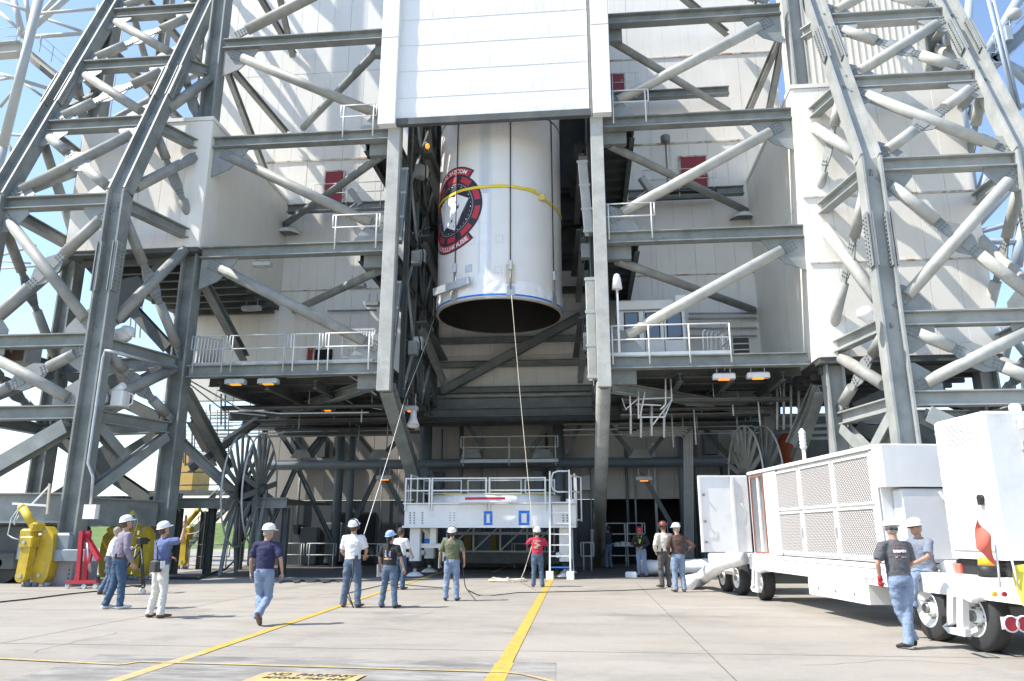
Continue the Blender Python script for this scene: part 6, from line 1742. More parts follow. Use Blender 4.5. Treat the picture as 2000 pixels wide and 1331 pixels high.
pN = person((1772, 1268), 1011, 'man in dark grey printed tee and jeans with red gloves leaning by the trailer wheels', 10, 'tee_grey', 'jeans_light', 'shoe_black', seed=14, girth=1.05, sunglasses='back', hair='hair_grey', glove='glove_red', group='people at the white trailer',
            pose=dict(lean=(.0, .04), hyaw=-20, hpitch=-6, lk=(.0, .06, .52), la=(.12, .02, .14), lt=(.17, .10, .06), rk=(.08, .02, .5), ra=(-.01, -.06, .09), rt=(-.06, .08, .035), le=(-.29, -.03, 1.17), lw=(-.24, .05, .95), re=(.28, .05, 1.17), rw=(.30, .26, 1.08), poff=(.02, 0)))

# things people carry
i = pC; T = i['T']
b = B(T); J = i['J']; w = J['r'][5]; b.cbox((w.x - .035, w.y + .0, w.z + .10), (w.x + .035, w.y + .02, w.z + .24), .008); one(b, 'phone', 'black', 'dark phone held up by the man in blue polo', 'phone')
bag = thing('shoulder_bag', 'black shoulder bag on the right hip of the man in blue polo', 'bag', T @ V((.2, -.1, .95)))
b = B(T); b.cbox((.05, -.29, .86), (.34, -.15, 1.10), .05); b.obj('pouch', 'black', bag)
b = B(T); b.path([V((.2, -.2, 1.1)), V((.08, -.16, 1.25)), V((-.1, -.12, 1.44)), V((-.15, 0, 1.52)), V((-.05, .12, 1.42)), V((.15, .14, 1.2)), V((.27, -.02, 1.05))], .014, 6); b.obj('strap', 'black', bag)
b = B(T); b.box((.345, -.22, .93), (.36, -.13, 1.07)); one(b, 'folded_paper', 'tee_white', 'white folded paper tucked behind the shoulder bag', 'paper')
i = pF; T = i['T']; w = i['J']['l'][5]; b = B(T); b.box((w.x - .03, w.y - .12, w.z - .22), (w.x - .018, w.y + .12, w.z + .08)); one(b, 'clipboard_paper', 'tee_white', 'white papers held by the woman in black tee', 'paper')
i = pH; T = i['T']; b = B(T); b.box((-.33, -.08, .78), (-.32, .1, 1.02)); one(b, 'clipboard_paper', 'tee_white', 'white paper at the left hip of the man in green', 'paper')
cable = lambda pts, nm, lab: one(B().path([V(p) for p in pts], .012, 6), nm, 'black', lab, 'cable', 'headset cables')
w = pH['T'] @ V((.26, -.02, .9)); cable([w, w + V((.1, -.1, -.5)), gr(912, 1152, .03), gr(935, 1163, .02), gr(965, 1163, .02), gr(1010, 1158, .02), gr(1200, 1154, .02), gr(1300, 1150, .02)], 'headset_cable', 'thin black cable trailing from the man in green across the paving')
w = pE['T'] @ V((.05, -.14, 1.0)); cable([w, w + V((.05, -.06, -.3)), w + V((-.03, -.08, -.7)), gr(690, 1186, .02), gr(675, 1160, .02), gr(760, 1140, .02), gr(880, 1150, .02)], 'headset_cable', 'black cable hanging behind the man in white tee')
# shirt prints
mat('print_white', (.72, .72, .74), .8, .25, 25); mat('print_red', (.45, .10, .09), .8, .2, 25); mat('print_gold', (.62, .38, .10), .8, .35, 22, dirt=(.35, .25, .35), dscale=18, dlo=.45, dhi=.55); mat('print_blue', (.30, .42, .68), .8, .3, 22, dirt=(.75, .7, .68), dscale=14, dlo=.5, dhi=.55)
rnd = random.Random(5)
pN['decal'](-.085, .085, .80, .83, 'print_red', nx=14, nz=2, shape=lambda u, v: rnd.random() > .25)
pN['decal'](-.10, .10, .66, .76, 'print_white', nx=18, nz=8, shape=lambda u, v: abs(v - .5) < .42 - .25 * abs(math.sin(u * 9)) * rnd.random())
pN['decal'](-.08, .08, .59, .62, 'print_red', nx=14, nz=2, shape=lambda u, v: rnd.random() > .2); pN['decal'](-.09, .09, .555, .575, 'print_white', nx=24, nz=1, shape=lambda u, v: rnd.random() > .4)
pI['decal'](-.12, .12, .78, .84, 'print_gold', nx=12, nz=2, shape=lambda u, v: rnd.random() > .3); pI['decal'](-.11, .11, .38, .74, 'print_gold', nx=14, nz=14, shape=lambda u, v: abs((u - .5) + .25 * math.sin(v * 9)) < .2 + .15 * rnd.random())
pF['decal'](-.10, .10, .34, .44, 'print_gold', nx=14, nz=4, shape=lambda u, v: abs(v - .5 + (u - .5) ** 2 * 2) < .4); pF['decal'](-.08, .08, .46, .72, 'print_blue', nx=10, nz=10, shape=lambda u, v: rnd.random() > .35)
# lanyard on the man in the black jacket
T = pK['T']; b = B(T); b.path([V((-.06, .09, 1.47)), V((-.02, .145, 1.3)), V((.02, .15, 1.18))], .013, 5); b.path([V((.07, .09, 1.47)), V((.03, .145, 1.3)), V((.02, .15, 1.18))], .013, 5); b.obj('lanyard', 'lime', pK['body'])
b = B(T); b.cbox((-.06, .22, .98), (.08, .32, 1.08), .02); one(b, 'hand_camera', 'black', 'black camera in the hands of the man in black jacket', 'camera')
# ------------------------------------------------------------------ white equipment trailer
TO = V((5.47, 10.2, 0)); TU = V((-.139, .990, 0)).normalized(); TV = V((TU.y, -TU.x, 0))
TT = Matrix(((TV.x, TU.x, 0, TO.x), (TV.y, TU.y, 0, TO.y), (0, 0, 1, 0), (0, 0, 0, 1)))
TI = TT.inverted()
def side(px, py, v=0.0):
    """photo pixel -> (u, z) on the trailer's lengthwise plane at offset v"""
    o = TI @ CAM; d = TI.to_3x3() @ ray(px, py); k = (v - o.x) / d.x; p = o + d * k; return p.y, p.z
def rear(px, py, u=0.0):
    o = TI @ CAM; d = TI.to_3x3() @ ray(px, py); k = (u - o.y) / d.y; p = o + d * k; return p.x, p.z
def perf_material():
    m = mat('perforated_white', (.80, .80, .79), .45)
    nt = m.node_tree; n = nt.nodes; l = nt.links; bsdf = n['Principled BSDF']
    tc = n.new('ShaderNodeNewGeometry'); mp = n.new('ShaderNodeMapping'); mp.vector_type = 'POINT'
    mp.inputs['Rotation'].default_value = (0, 0, -math.atan2(-TU.x, TU.y)); l.new(tc.outputs['Position'], mp.inputs['Vector'])
    sep = n.new('ShaderNodeSeparateXYZ'); l.new(mp.outputs[0], sep.inputs[0])
    def mul(s, k):
        a = n.new('ShaderNodeMath'); a.operation = 'MULTIPLY'; l.new(s, a.inputs[0]); a.inputs[1].default_value = k
        b_ = n.new('ShaderNodeMath'); b_.operation = 'SINE'; l.new(a.outputs[0], b_.inputs[0]); return b_.outputs[0]
    f = 2 * math.pi / .064
    a = n.new('ShaderNodeMath'); a.operation = 'MULTIPLY'; l.new(mul(sep.outputs['Y'], f), a.inputs[0]); l.new(mul(sep.outputs['Z'], f), a.inputs[1])
    r = n.new('ShaderNodeMapRange'); r.inputs[1].default_value = -.32; r.inputs[2].default_value = -.12; l.new(a.outputs[0], r.inputs[0])
    mx = n.new('ShaderNodeMix'); mx.data_type = 'RGBA'; l.new(r.outputs[0], mx.inputs[0]); mx.inputs[6].default_value = (.80, .80, .79, 1); mx.inputs[7].default_value = (.09, .07, .062, 1)
    l.new(mx.outputs[2], bsdf.inputs['Base Color'])
perf_material()
mat('gasket', (.32, .11, .07), .7, .1, 5); mat('amber', (.9, .42, .02), .3, .05, 3, coat=.3); mat('tail_red', (.42, .01, .03), .25, coat=.4); mat('flag_red', (.72, .15, .10), .8, .1, 5); mat('flag_yellow', (.80, .68, .08), .8, .08, 5)
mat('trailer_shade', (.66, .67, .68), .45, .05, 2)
trl = thing('equipment_trailer', 'white equipment trailer with perforated side panels and a box unit at its rear', 'trailer', TO)
def tb(a, c, name, m, par=None, ch=.02):
    return B(TT).cbox(a, c, ch).obj(name, m, par or trl)
u_front = side(1467, 1000)[0]; u_end = side(1717, 1000)[0]; ZT = side(1715, 868)[1]
zb1 = 1.08
# generator body: framed side with perforated panels
gen = tb((.06, u_end, zb1), (2.3, u_front - .95, ZT - .06), 'generator_body', 'white_clean')
tb((-.03, u_end - .02, ZT - .055), (2.35, u_front + .05, ZT + .02), 'roof_panel', 'white_clean')
ur = [(side(1521, 1000)[0], side(1562, 1000)[0]), (side(1569, 1000)[0], side(1628, 1000)[0]), (side(1636, 1000)[0], side(1706, 1000)[0])]
zr = [(1.18, 1.98), (2.10, ZT - .16)]
for (ua, ub) in ur:
    for (za, zb) in zr:
        u0, u1 = min(ua, ub), max(ua, ub)
        b = B(TT); b.add([(.02, u0, za), (.02, u1, za), (.02, u1, zb), (.02, u0, zb)], [(0, 1, 2, 3)]); p_ = b.obj('perforated_panel', 'perforated_white', gen)
        b = B(TT)
        for a, c in (((0, u0 - .05, za - .04), (.055, u0, zb + .04)), ((0, u1, za - .04), (.055, u1 + .05, zb + .04)), ((0, u0, za - .04), (.055, u1, za)), ((0, u0, zb), (.055, u1, zb + .04))): b.box(a, c)
        b.obj('panel_frame', 'white_clean', p_)
# corner posts and rails
for ua in (u_end + .0, (ur[2][1] + 0) if False else min(ur[0]) - .0): pass
tb((0, u_end, zb1), (.055, max(0, min(ur[2])) - .06, ZT - .06), 'corner_post', 'white_clean', gen)
tb((0, max(ur[0]) + .06, zb1), (.055, u_front - .96, ZT - .06), 'corner_post', 'white_clean', gen)
# open equipment bay at the front
uo0, uo1 = u_front - .94, u_front
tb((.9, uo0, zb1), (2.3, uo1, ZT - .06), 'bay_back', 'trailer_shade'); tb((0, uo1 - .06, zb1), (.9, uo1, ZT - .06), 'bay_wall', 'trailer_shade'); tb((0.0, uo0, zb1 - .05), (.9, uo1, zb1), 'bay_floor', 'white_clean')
b = B(TT); w_ = .035
for a, c in (((-.005, uo0 + .02, zb1 + .02), (.02, uo0 + .02 + w_, ZT - .1)), ((-.005, uo1 - .1, zb1 + .02), (.02, uo1 - .1 + w_, ZT - .1)), ((-.005, uo0 + .06, zb1 + .02), (.02, uo1 - .11, zb1 + .05)), ((-.005, uo0 + .06, ZT - .13), (.02, uo1 - .11, ZT - .1))): b.box(a, c)
b.obj('gasket', 'gasket', trl)
b = B(TT); b.path([(.35, uo1 - .25, 1.5), (.35, uo1 - .25, 2.8), (.35, uo1 - .6, 2.85), (.35, uo0 + .15, 2.85)], .05, 8); b.path([(.5, uo1 - .4, 1.2), (.5, uo1 - .4, 2.3), (.5, uo0 + .1, 2.35)], .04, 8); b.obj('pipework', 'rope_tan', trl)
b = B(TT)
for k in range(6): b.path([(.3 + .05 * k, uo1 - .35 - .06 * k, 2.7), (.35, uo1 - .38 - .05 * k, 2.1 - .05 * k), (.3, uo0 + .35 - .03 * k, 1.6), (.4, uo0 + .2, 1.25)], .016, 6)
b.obj('wiring', 'black', trl)
for k in range(4): tb((.45, uo0 + .1 + .12 * k, 1.15 + .38 * k), (.75, uo0 + .3 + .12 * k, 1.4 + .38 * k), 'control_box', 'rail_grey', ch=.02)
tb((.02, uo0 + .42, zb1), (.1, uo0 + .5, ZT - .1), 'mullion', 'white_clean')
# open doors
def door_px(px): return rear(px, 1000, u_front + .06)[0]
vd = door_px(1366)
dr = tb((vd, u_front + .03, zb1 + .03), (-.02, u_front + .10, ZT - .06), 'open_door', 'white_clean')
vm = door_px(1433); tb((vm - .05, u_front - .01, zb1 + .05), (vm + .05, u_front + .028, ZT - .08), 'door_stile', 'white_clean', dr); 
b = B(TT)
for a, c in (((vd, u_front - .005, zb1 + .03), (vd + .05, u_front + .029, ZT - .06)), ((vd + .05, u_front - .005, ZT - .11), (vm - .06, u_front + .029, ZT - .06))): b.box(a, c)
b.obj('door_rim', 'white_clean', dr)
for z in (1.35, 1.85, 2.5): B(TT).tube((vd + .12, u_front - .02, z), (vd + .12, u_front + .02, z), .03, n=8).obj('latch', 'bolt', dr)
tb((vd + .22, u_front + .018, 1.45), (vd + .4, u_front + .0295, 1.62), 'notice', 'rail', dr, .002)
B(TT).path([(vm + .18, u_front - .01, 2.3), (vm + .3, u_front - .02, 2.05), (vm + .26, u_front - .01, 1.75)], .012, 5).obj('stay', 'rail_grey', dr)
# rear end of the generator: overhanging hood over a shaded panel
tb((-.02, u_end - .32, ZT - .72), (2.35, u_end - .01, ZT + .0), 'end_hood', 'white_clean')
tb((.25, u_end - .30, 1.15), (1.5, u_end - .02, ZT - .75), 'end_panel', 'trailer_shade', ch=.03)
B(TT).path([(.9, u_end - .34, ZT - .8), (.95, u_end - .38, ZT - .98), (1.15, u_end - .38, ZT - 1.0), (1.2, u_end - .34, ZT - .8)], .03, 7).obj('cable_loop', 'rail_grey', trl)
B(TT).tube((1.1, u_end - .35, 1.25), (1.35, u_end - .6, 1.25), .05, n=10).obj('outlet_pipe', 'rail_grey', trl)
B(TT).path([(1.35, u_end - .6, 1.25), (1.2, u_end - .8, 1.15), (1.0, u_end - .9, 1.05)], .045, 8).obj('hose', 'rubber', trl)
B(TT).tube((1.0, u_end - .36, ZT - .2), (1.9, u_end - .36, ZT - .2), .015, n=6).obj('grab_bar', 'rail_grey', trl)
# bed
tb((-.04, -.02, .70), (2.4, u_front + .3, .98), 'bed', 'white_clean')
tb((-.05, u_end - .02, .985), (2.4, u_front + .25, 1.06), 'skid', 'white_clean')
ua = side(1700, 1150)[0]; ub = side(1582, 1130)[0]
tl = tb((-.05, min(ua, ub), .36), (.9, max(ua, ub), .69), 'toolbox', 'white_clean')
for k in (.2, .5, .8): B(TT).tube((-.06, min(ua, ub) + (max(ua, ub) - min(ua, ub)) * k, .5), (-.045, min(ua, ub) + (max(ua, ub) - min(ua, ub)) * k, .5), .03, n=6).obj('latch', 'bolt', tl)
B(TT).cbox((-.02, 0.0, .42), (2.38, .12, .97), .02).obj('rear_bumper', 'white_clean', trl)
def wheel(u, v, r=.44, w=.26, name='wheel'):
    t = B(TT); c = V((v, u, r))
    t.lathe(c, (1, 0, 0), [(0, r*.60), (0, r*.9), (.04, r), (w-.04, r), (w, r*.9), (w, r*.6)], 36, cap=False); wo_ = t.obj(name, 'rubber', trl)
    b = B(TT); b.lathe(c, (1, 0, 0), [(.03, r*.60), (-.005, r*.60), (-.005, r*.56), (.09, r*.46), (.11, r*.2), (.02, r*.2), (.0, r*.14), (0, .001)], 28, cap=False); ro = b.obj('rim', 'white_paint', wo_)
    b = B(TT)
    for k in range(8): a = 2*math.pi*k/8; b.tube(c + V((.105, r*.3*math.cos(a), r*.3*math.sin(a))), c + V((.06, r*.3*math.cos(a), r*.3*math.sin(a))), .022, n=6)
    b.tube(c + V((.1, 0, 0)), c + V((-.04, 0, 0)), r*.16, n=12); b.obj('hub', 'bolt', wo_)
    return wo_
u3 = side(1905, 1235)[0]; u2 = side(1815, 1220)[0]; uf = side(1486, 1145)[0]
for u in (u3, u2): wheel(u, .0, .46); wheel(u, 2.05, .46)
wheel(uf + .1, -.0, .43); wheel(uf + .1, 2.0, .43)
tb((.3, u3 - .1, .4), (2.0, u3 + .1, .6), 'axle', 'bolt'); tb((.3, u2 - .1, .4), (2.0, u2 + .1, .6), 'axle', 'bolt'); tb((.2, uf, .38), (2.0, uf + .2, .6), 'axle', 'bolt')
# white stabiliser bracket over the rear wheel
def bracket(u, s=1, par=trl):
    b = B(TT); v = -.16
    pts = [(-.42, .28), (-.30, .34), (-.18, .80), (.20, .86), (.30, .80), (.32, .70), (.10, .62), (.02, .30), (.10, .26), (.05, .20), (-.36, .22)]
    outer = [V((v, u - s * x, z)) for x, z in pts]; b.plate(outer[:3] + [V((v, u - s * -.06, .76)), V((v, u - s * -.16, .36)), V((v, u - s * -.3, .3))], .09, (1, 0, 0))
    b.plate([V((v, u - s * -.18, .80)), V((v, u - s * .2, .86)), V((v, u - s * .34, .78)), V((v, u - s * .32, .66)), V((v, u - s * .08, .72)), V((v, u - s * -.1, .7))], .09, (1, 0, 0))
    b.plate([V((v, u - s * .14, .70)), V((v, u - s * .02, .72)), V((v, u - s * -.08, .3)), V((v, u - s * .06, .28))], .09, (1, 0, 0))
    b.plate([V((v, u - s * -.42, .28)), V((v, u - s * .1, .3)), V((v, u - s * .08, .2)), V((v, u - s * -.3, .2))], .085, (1, 0, 0))
    b.tube((v - .05, u - s * .3, .74), (v + .2, u - s * .3, .74), .07, n=12); b.obj('stabiliser', 'white_clean', par)
bracket(u3, 1); bracket(uf - .25, 1)
# rear box unit on a black tank
VB = .32
ub0, zb_ = side(1958, 1094, VB); ub1 = side(1858, 1090, VB)[0]
ub0 = side(1950, 1000, VB)[0]; ZB = side(1845, 820, VB)[1]
ztk = side(1900, 1092, VB)[1]
bx2 = tb((VB, ub0, ztk), (2.5, ub1, ZB), 'rear_box_unit', 'white_clean', ch=.04)
tb((VB + .08, ub0 + .1, .99), (2.4, ub1 + .05, ztk - .01), 'black_tank', 'black', ch=.03)
tb((VB + .5, ub0 - .03, ztk + .25), (2.3, ub0 - .002, ZB - .45), 'rear_door', 'white_clean', bx2); tb((VB - .02, ub0 + .15, ztk + .12), (VB - .002, ub1 - .1, ZB - .45), 'side_door', 'white_clean', bx2)
b = B(TT); b.path([(VB + .5, ub0 - .03, ZB - .1), (VB + .9, ub0 - .05, ZB - .2), (VB + .95, ub0 - .05, ZB - .3), (VB + .75, ub0 - .05, ZB - .34), (VB + .6, ub0 - .05, ZB - .28)], .02, 6); b.obj('cable', 'rail', bx2)
tb((VB + .45, ub0 - .1, ZB - .26), (VB + .6, ub0 - .03, ZB - .12), 'sensor', 'white_paint', bx2)
uu, zz = side(1921, 974, VB); b = B(TT); b.tube((VB - .02, uu, zz), (VB - .07, uu, zz), .055, n=12); b.box((VB - .075, uu - .04, zz - .09), (VB - .03, uu + .04, zz - .01)); b.obj('door_lock', 'black', bx2)
tb((VB + .6, ub0 + .2, ZB), (VB + .75, ub0 + .3, ZB + .14), 'marker_lamp', 'white_paint', bx2)
vv, zz = rear(1998, 1010, ub0); mk = B(TT)
mk.plate([V((vv + .3 + .26 * math.cos(R(a)), ub0 - .04, zz + .26 * math.sin(R(a)))) for a in (90, 210, 330)], .012, (0, -1, 0)); mk.obj('slow_triangle_border', 'tail_red', bx2)
mk = B(TT); mk.plate([V((vv + .3 + .17 * math.cos(R(a)), ub0 - .05, zz + .17 * math.sin(R(a)))) for a in (90, 210, 330)], .01, (0, -1, 0)); mk.obj('slow_triangle', 'amber', bx2)
# amber beacon, tail lights, reflectors
vb, zb__ = side(1932, 1117, .2)
ubn = side(1932, 1130, .2)[0]
B(TT).lathe((.2, ubn, .99), (0, 0, 1), [(0, .13), (.13, .13), (.14, .11)], 16).obj('beacon_base', 'black', trl); B(TT).lathe((.2, ubn, 1.131), (0, 0, 1), [(0, .115), (.09, .105), (.11, .08)], 16).obj('amber_beacon', 'amber', trl)
for k, px in enumerate((1974, 1999)):
    v_, z_ = rear(px, 1219, -.02); o = B(TT).tube((v_, -.03, z_), (v_, .0, z_), .085, n=18).obj('tail_lamp', 'tail_red', trl); B(TT).lathe((v_, -.02, z_), (0, -1, 0), [(0, .085), (0.0, .1), (.02, .1), (.02, .085)], 18, cap=False).obj('bezel', 'rail', o)
v0, z0_ = rear(1958, 1230, -.01); v1, z1_ = rear(2030, 1205, -.01); tb((v0, -.006, z0_), (v1, .0, z1_), 'lamp_board', 'white_paint', ch=.002)
for px, m_ in ((1943, 'amber'), (1962, 'tail_red')):
    v_, z_ = rear(px, 1161, -.02); B(TT).tube((v_, -.03, z_), (v_, .0, z_), .03, n=12).obj('reflector', m_, trl)
# flags on poles
def flag(px_top, py_top, px_bot, py_bot, u, m, label, shp):
    va, za = rear(px_top, py_top, u); vb_, zb2_ = rear(px_bot, py_bot, u); t = thing('warning_flag', label, 'flag', TT @ V((vb_, u, zb2_)))
    B(TT).tube((vb_, u, zb2_), (va, u, za), .013, n=7).obj('pole', 'rail', t)
    b = B(TT); n = 10; vs = []
    (p0, p1, p2, p3) = [V((rear(x, y, u)[0], u, rear(x, y, u)[1])) for x, y in shp]
    for j in range(n + 1):
        for i in range(n + 1):
            s_, t_ = i / n, j / n; q = lerp(lerp(p0, p1, s_), lerp(p3, p2, s_), t_); q.y += .05 * math.sin(s_ * 5 + t_ * 4) * (1 - .3 * t_); vs.append(q)
    b.add(vs, [(j*(n+1)+i, j*(n+1)+i+1, (j+1)*(n+1)+i+1, (j+1)*(n+1)+i) for j in range(n) for i in range(n)], True); b.obj('cloth', m, t)
flag(1944, 1065, 1954, 1148, -.05, 'flag_red', 'red warning flag on a pole at the trailer\'s rear corner', ((1911, 1012), (1930, 1045), (1951, 1108), (1904, 1072)))
flag(1975, 1090, 1990, 1150, -.06, 'flag_yellow', 'yellow warning flag hanging at the trailer\'s rear', ((1978, 1106), (2030, 1100), (2030, 1180), (1995, 1184)))
# boxes on the bed
def bedbox(px, py, w, h, m, label, v=.35):
    u_ = side(px, py, v)[0]; b = B(TT); b.cbox((v, u_ - w / 2, .985), (v + .25, u_ + w / 2, .985 + h), .015); one(b, 'small_box', m, label, 'box')
bedbox(1848, 1125, .32, .17, 'white_paint', 'small white box on the trailer bed behind the seated man'); bedbox(1871, 1126, .12, .14, 'flag_red', 'small orange box on the trailer bed beside the black tank')
mat('box_blue', (.1, .3, .8), .5)
u_ = side(1460, 1092, -.1)[0]; b = B(TT); b.cbox((-.3, u_front + .1, 1.0), (-.05, u_front + .3, 1.12), .01)
# air ducts
mat('duct', (.80, .80, .80), .5, .05, 5, bump=.3)
def duct(pts, r, label):
    pts = [V(p) for p in pts]; out = []; rads = []
    N = 10
    for i in range(len(pts) - 1):
        for k in range(N): out.append(lerp(pts[i], pts[i+1], k / N)); 
    out.append(pts[-1])
    for j, p in enumerate(out): rads.append(r * (1 + .05 * (1 if j % 3 == 0 else -.3) + .05 * noise.noise(p * 2)))
    return one(B().path(out, r, 14, rads=rads), 'air_duct', 'duct', label, 'duct', 'white flexible air ducts')
D0 = TT @ V((-.1, u_front + .5, 1.0))
duct([D0, at(1408, 1100, 20.6), gr(1368, 1132, .22), gr(1346, 1138, .2)], .2, 'white flexible duct sloping from the trailer doors to the paving')
duct([at(1250, 1108, 29.6), at(1320, 1107, 29.4), at(1392, 1105, 29.2)], .26, 'white flexible duct lying behind the men by the trailer')
# second vehicle end beyond the doors
dl = thing('dolly_trailer', 'white dolly with two wheels beyond the open trailer doors', 'trailer', TT @ V((.4, u_front + 2.2, 0)))
B(TT).cbox((-.1, u_front + 1.2, .78), (2.2, u_front + 3.6, 1.0), .04).obj('bed', 'white_clean', dl); B(TT).cbox((-.12, u_front + 1.4, .5), (-.06, u_front + 2.1, .78), .02).obj('fender', 'white_clean', dl)
sav = trl; trl = dl
wheel(u_front + 2.5, -.05, .42); wheel(u_front + 1.35, -.05, .42); trl = sav
# seated man on the bed
us, zs_ = side(1808, 1128, .18)
sb_ = TT @ V((.22, us, 0)); sb_.z = .985 - .80 * .95 + .0
pO = person((1800, 1200), 1014, 'man in grey blue shirt and white hard hat seated on the trailer bed, sunglasses on', 112, 'shirt_greyblue', 'jeans_light', 'shoe_black', seed=15, base=V((sb_.x, sb_.y, .985 - .93 * .92 - .06)), H=1.74, sunglasses=True, skin='skin_tan', hair='hair_grey', group='people at the white trailer', tucked=True,
            pose=dict(lean=(0, .10), pz=.94, lk=(-.13, .42, .90), la=(-.13, .50, .47), rk=(.13, .42, .90), ra=(.13, .46, .47), le=(-.27, .14, 1.20), lw=(-.12, .36, 1.08), re=(.27, .14, 1.2), rw=(.1, .38, 1.08), hpitch=-4, hyaw=0))
# drain grates and a black cable on the paving
for a, c in (((1905, 1280), (1938, 1286)), ((1955, 1276), (1990, 1284))):
    p, q = gr(*a), gr(*c); t = thing('drain_grate', 'dark drain grate in the paving %s' % ('below the rear wheel' if a[0] < 1940 else 'at the right photo edge below the tail lights'), 'grate', p)
    B().box((min(p.x, q.x), min(p.y, q.y), .002), (max(p.x, q.x) + .1, max(p.y, q.y) + .12, .008)).obj('recess', 'dark_void', t)
    for k in range(6): x = min(p.x, q.x) + .04 + k * (abs(q.x - p.x) + .02) / 6; B().box((x, min(p.y, q.y), .0085), (x + .015, max(p.y, q.y) + .12, .014)).obj('bar', 'steel', t)
one(B().path([gr(-20, 1178, .02), gr(60, 1170, .02), gr(130, 1161, .02), gr(200, 1154, .02)], .018, 6), 'ground_cable', 'black', 'thin dark cable on the paving at the lower left', 'cable')
b = B()
random.seed(11)
one(B().path([gr(x, 1136 + 2.5 * math.sin(x * .21) + 3 * noise.noise(V((x * .09, 0, 0))), .03) for x in range(545, 665, 4)], .02, 6), 'hose_bundle', 'rubber', 'tangled dark hose lying on the paving left of the white shirted man', 'hose')
b = B(); c = gr(1228, 1128); b.cbox((c.x - .12, c.y - .15, 0), (c.x + .3, c.y + .15, .2), .05); one(b, 'cloth_sack', 'duct', 'small white sack on the paving beside the man in black jacket', 'sack')

# ------------------------------------------------------------------ other towers against the sky
mat('far_tube', (.46, .47, .45), .6, .08, .5); mat('far_blue', (.34, .40, .46), .6, .1, .5)
def lattice(name, label, segs, Y, m, r):
    t = thing(name, label, 'tower', at(segs[0][0], segs[0][1], Y))
    for s in segs:
        x0, y0, x1, y1 = s[:4]; rr = s[4] if len(s) > 4 else r
        yy = Y + (s[5] if len(s) > 5 else 0)
        B().tube(at(x0, y0, yy), at(x1, y1, yy), rr, n=10).obj('strut', m, t)
    return t
lt = lattice('lattice_tower', 'pale tubular lattice tower against the sky at the far left', [
    (78, -10, 5, 290, .32), (5, 290, -30, 420, .32), (22, -20, 45, 72, .24, 2), (45, 72, 150, -20, .22, 2), (48, 70, 130, -30, .2, 5), (0, 2, 62, 25, .12, 1), (65, 28, 185, 18, .12, 1), (0, 25, 38, 58, .14, 1), (70, 72, 160, 66, .16, 1),
    (62, 28, 160, 62, .12, 3), (0, 145, 90, 172, .14, 1), (0, 156, 25, 152, .1, 1), (35, 155, 85, 190, .1, 2), (48, -20, 58, 50, .2, 6), (0, 262, 100, 268, .12, 2), (10, 270, 30, 310, .12, 2), (0, 210, 40, 160, .12, 6), (0, 500, 70, 480, .1, 3), (0, 510, 60, 515, .08, 3), (0, 525, 80, 520, .08, 3), (60, 270, 160, 130, .16, 5), (0, 760, 50, 735, .1, 3)], 44, 'far_tube', .2)
B().hbeam(at(-30, 102, 44), at(42, 96, 44), .8, 1.0, .08, .06).obj('girder', 'far_tube', lt)
for k in range(4):
    B().hbeam(at(55, 100 + k * 4, 45 + k * .3), at(170, 195 + k * 4, 45 + k * .3), .3, .4, .04, .03).obj('gantry_beam', 'far_tube', lt)
handrail(lt, [at(-20, 92, 43.6), at(32, 90, 43.6)], h=1.6, m='far_tube', foot=0); handrail(lt, [at(75, 100, 44.5), at(150, 165, 44.5)], h=1.3, m='far_tube', foot=0)
for k in range(7): B().tube(at(245 - k * 9, 10 + 40 * (k % 3), 36), at(205 - k * 8, 300 + 20 * k, 36), .035, n=5).obj('cable', 'far_tube', lt)
for px in (265, 275, 285, 120, 128, 140): B().tube(at(px, 480, 40), at(px - 12, 660, 40), .05, n=6).obj('pipe', 'far_tube', lt)
rt_ = lattice('lattice_tower', 'blue grey lattice tower with hanging cables at the far right', [
    (1995, -10, 1925, 110, .3), (1925, 110, 1900, 230, .3), (1893, 0, 1885, 140, .22), (1930, 0, 1985, 220, .09, -3), (1940, 0, 1992, 215, .09, -3), (1950, 110, 2010, 165, .22), (1960, 120, 2010, 145, .18), (1880, 180, 1935, 165, .14), (1890, 205, 2005, 207, .14), (1885, 210, 1950, 160, .12), (1870, 170, 1890, 300, .3), (1885, 290, 1895, 370, .35), (1895, 455, 2010, 330, .2), (1900, 470, 2005, 475, .16), (1905, 455, 2005, 430, .14), (1960, 260, 1880, 470, .3), (1985, 520, 2000, 430, .3), (1995, 560, 1960, 700, .25), (1930, 600, 2010, 700, .2), (1900, 460, 1905, 560, .4)], 40, 'far_blue', .2)
B().hbeam(at(1945, 120, 40), at(2010, 55, 40), .9, .7, .06, .05).obj('catwalk', 'far_blue', rt_)
handrail(rt_, [at(1945, 108, 39.6), at(2010, 45, 39.6)], h=1.2, m='far_blue', foot=0)
B().hbeam(at(1885, 120, 40), at(1950, 118, 40), .6, .7, .06, .05).obj('girder', 'far_blue', rt_)
q = at(1981, 28, 39.5); B().ell(q, (.4, .35, .35), 12, 8).obj('camera_dome', 'far_tube', rt_); q = at(1967, 65, 39.5); B().cbox((q.x - .2, q.y - .2, q.z - .55), (q.x + .2, q.y + .2, q.z + .4), .05).obj('lamp_box', 'far_blue', rt_)

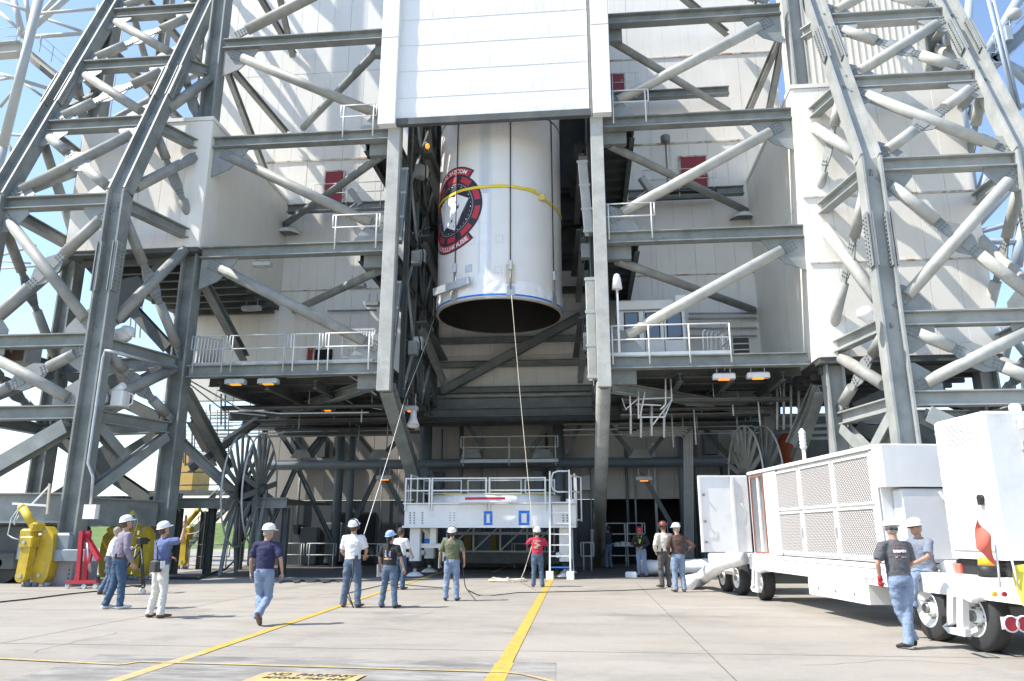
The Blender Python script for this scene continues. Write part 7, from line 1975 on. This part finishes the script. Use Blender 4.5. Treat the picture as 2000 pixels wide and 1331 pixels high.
# wear and fittings on the trailer: rivets, hinges, seams, stencils
bb = B(TT)
nr = 22
for k in range(nr):
    u = u_end + .05 + (u_front - u_end - .1) * k / nr
    for z in (ZT - .03, ): bb.tube((-.032, u, z), (-.045, u, z), .012, n=5)
    bb.tube((-.052, u, 1.02), (-.062, u, 1.02), .012, n=5)
for k in range(12):
    z = zb1 + .1 + k * (ZT - zb1 - .3) / 12
    for u in (u_end + .03, u_end + .12): bb.tube((0, u, z), (-.01, u, z), .011, n=5)
    bb.tube((VB, ub0 + .05, ztk + .1 + k * .16), (VB - .012, ub0 + .05, ztk + .1 + k * .16), .011, n=5); bb.tube((VB, ub1 - .05, ztk + .1 + k * .16), (VB - .012, ub1 - .05, ztk + .1 + k * .16), .011, n=5)
bb.obj('rivets', 'trailer_shade', trl, kind='stuff')
for z in (ztk + .3, ztk + .9, ztk + 1.5):
    tb((VB - .035, ub1 - .14, z), (VB - .003, ub1 - .08, z + .12), 'hinge', 'rail_grey', bx2, .004); tb((VB + .47, ub0 - .05, z), (VB + .53, ub0 - .004, z + .12), 'hinge', 'rail_grey', bx2, .004)
b = B(TT)
for k in range(9): b.box((VB - .012, ub0 + .32, ZB - .40 + .035 * k), (VB - .002, ub1 - .3, ZB - .385 + .035 * k))
b.obj('louvre', 'trailer_shade', bx2)
tb((VB - .024, ub0 + .3, ztk + .5), (VB - .0205, ub0 + .48, ztk + .64), 'data_plate', 'rail_grey', bx2, .001)
tb((-.052, u_end + .35, .8), (-.0415, u_end + .75, .92), 'data_plate', 'rail_grey', trl, .002)
for u in (u_end + .6, u_end + 2.0, u_end + 3.6): tb((-.056, u, .74), (-.041, u + .1, .79), 'tie_ring', 'rail_grey', trl, .003)
for k in (0, 1): tb((-.03, min(ur[k]) - .055, zb1 + .4), (-.001, min(ur[k]) - .02, zb1 + .6), 'panel_latch', 'rail_grey', gen, .004)
# badges and radios on belts
for i_, (p_, sx_) in enumerate(((pA, .16), (pD, -.15), (pE, .14), (pH, -.16), (pM, .15), (pL, -.14))):
    b = B(p_['T']); b.cbox((sx_ - .03, -.165, .96), (sx_ + .03, -.125, 1.07), .01); b.obj('belt_radio', 'black', p_['body'])
bpy.data.batch_remove(JUNK)
bpy.data.scenes.remove(TMP)
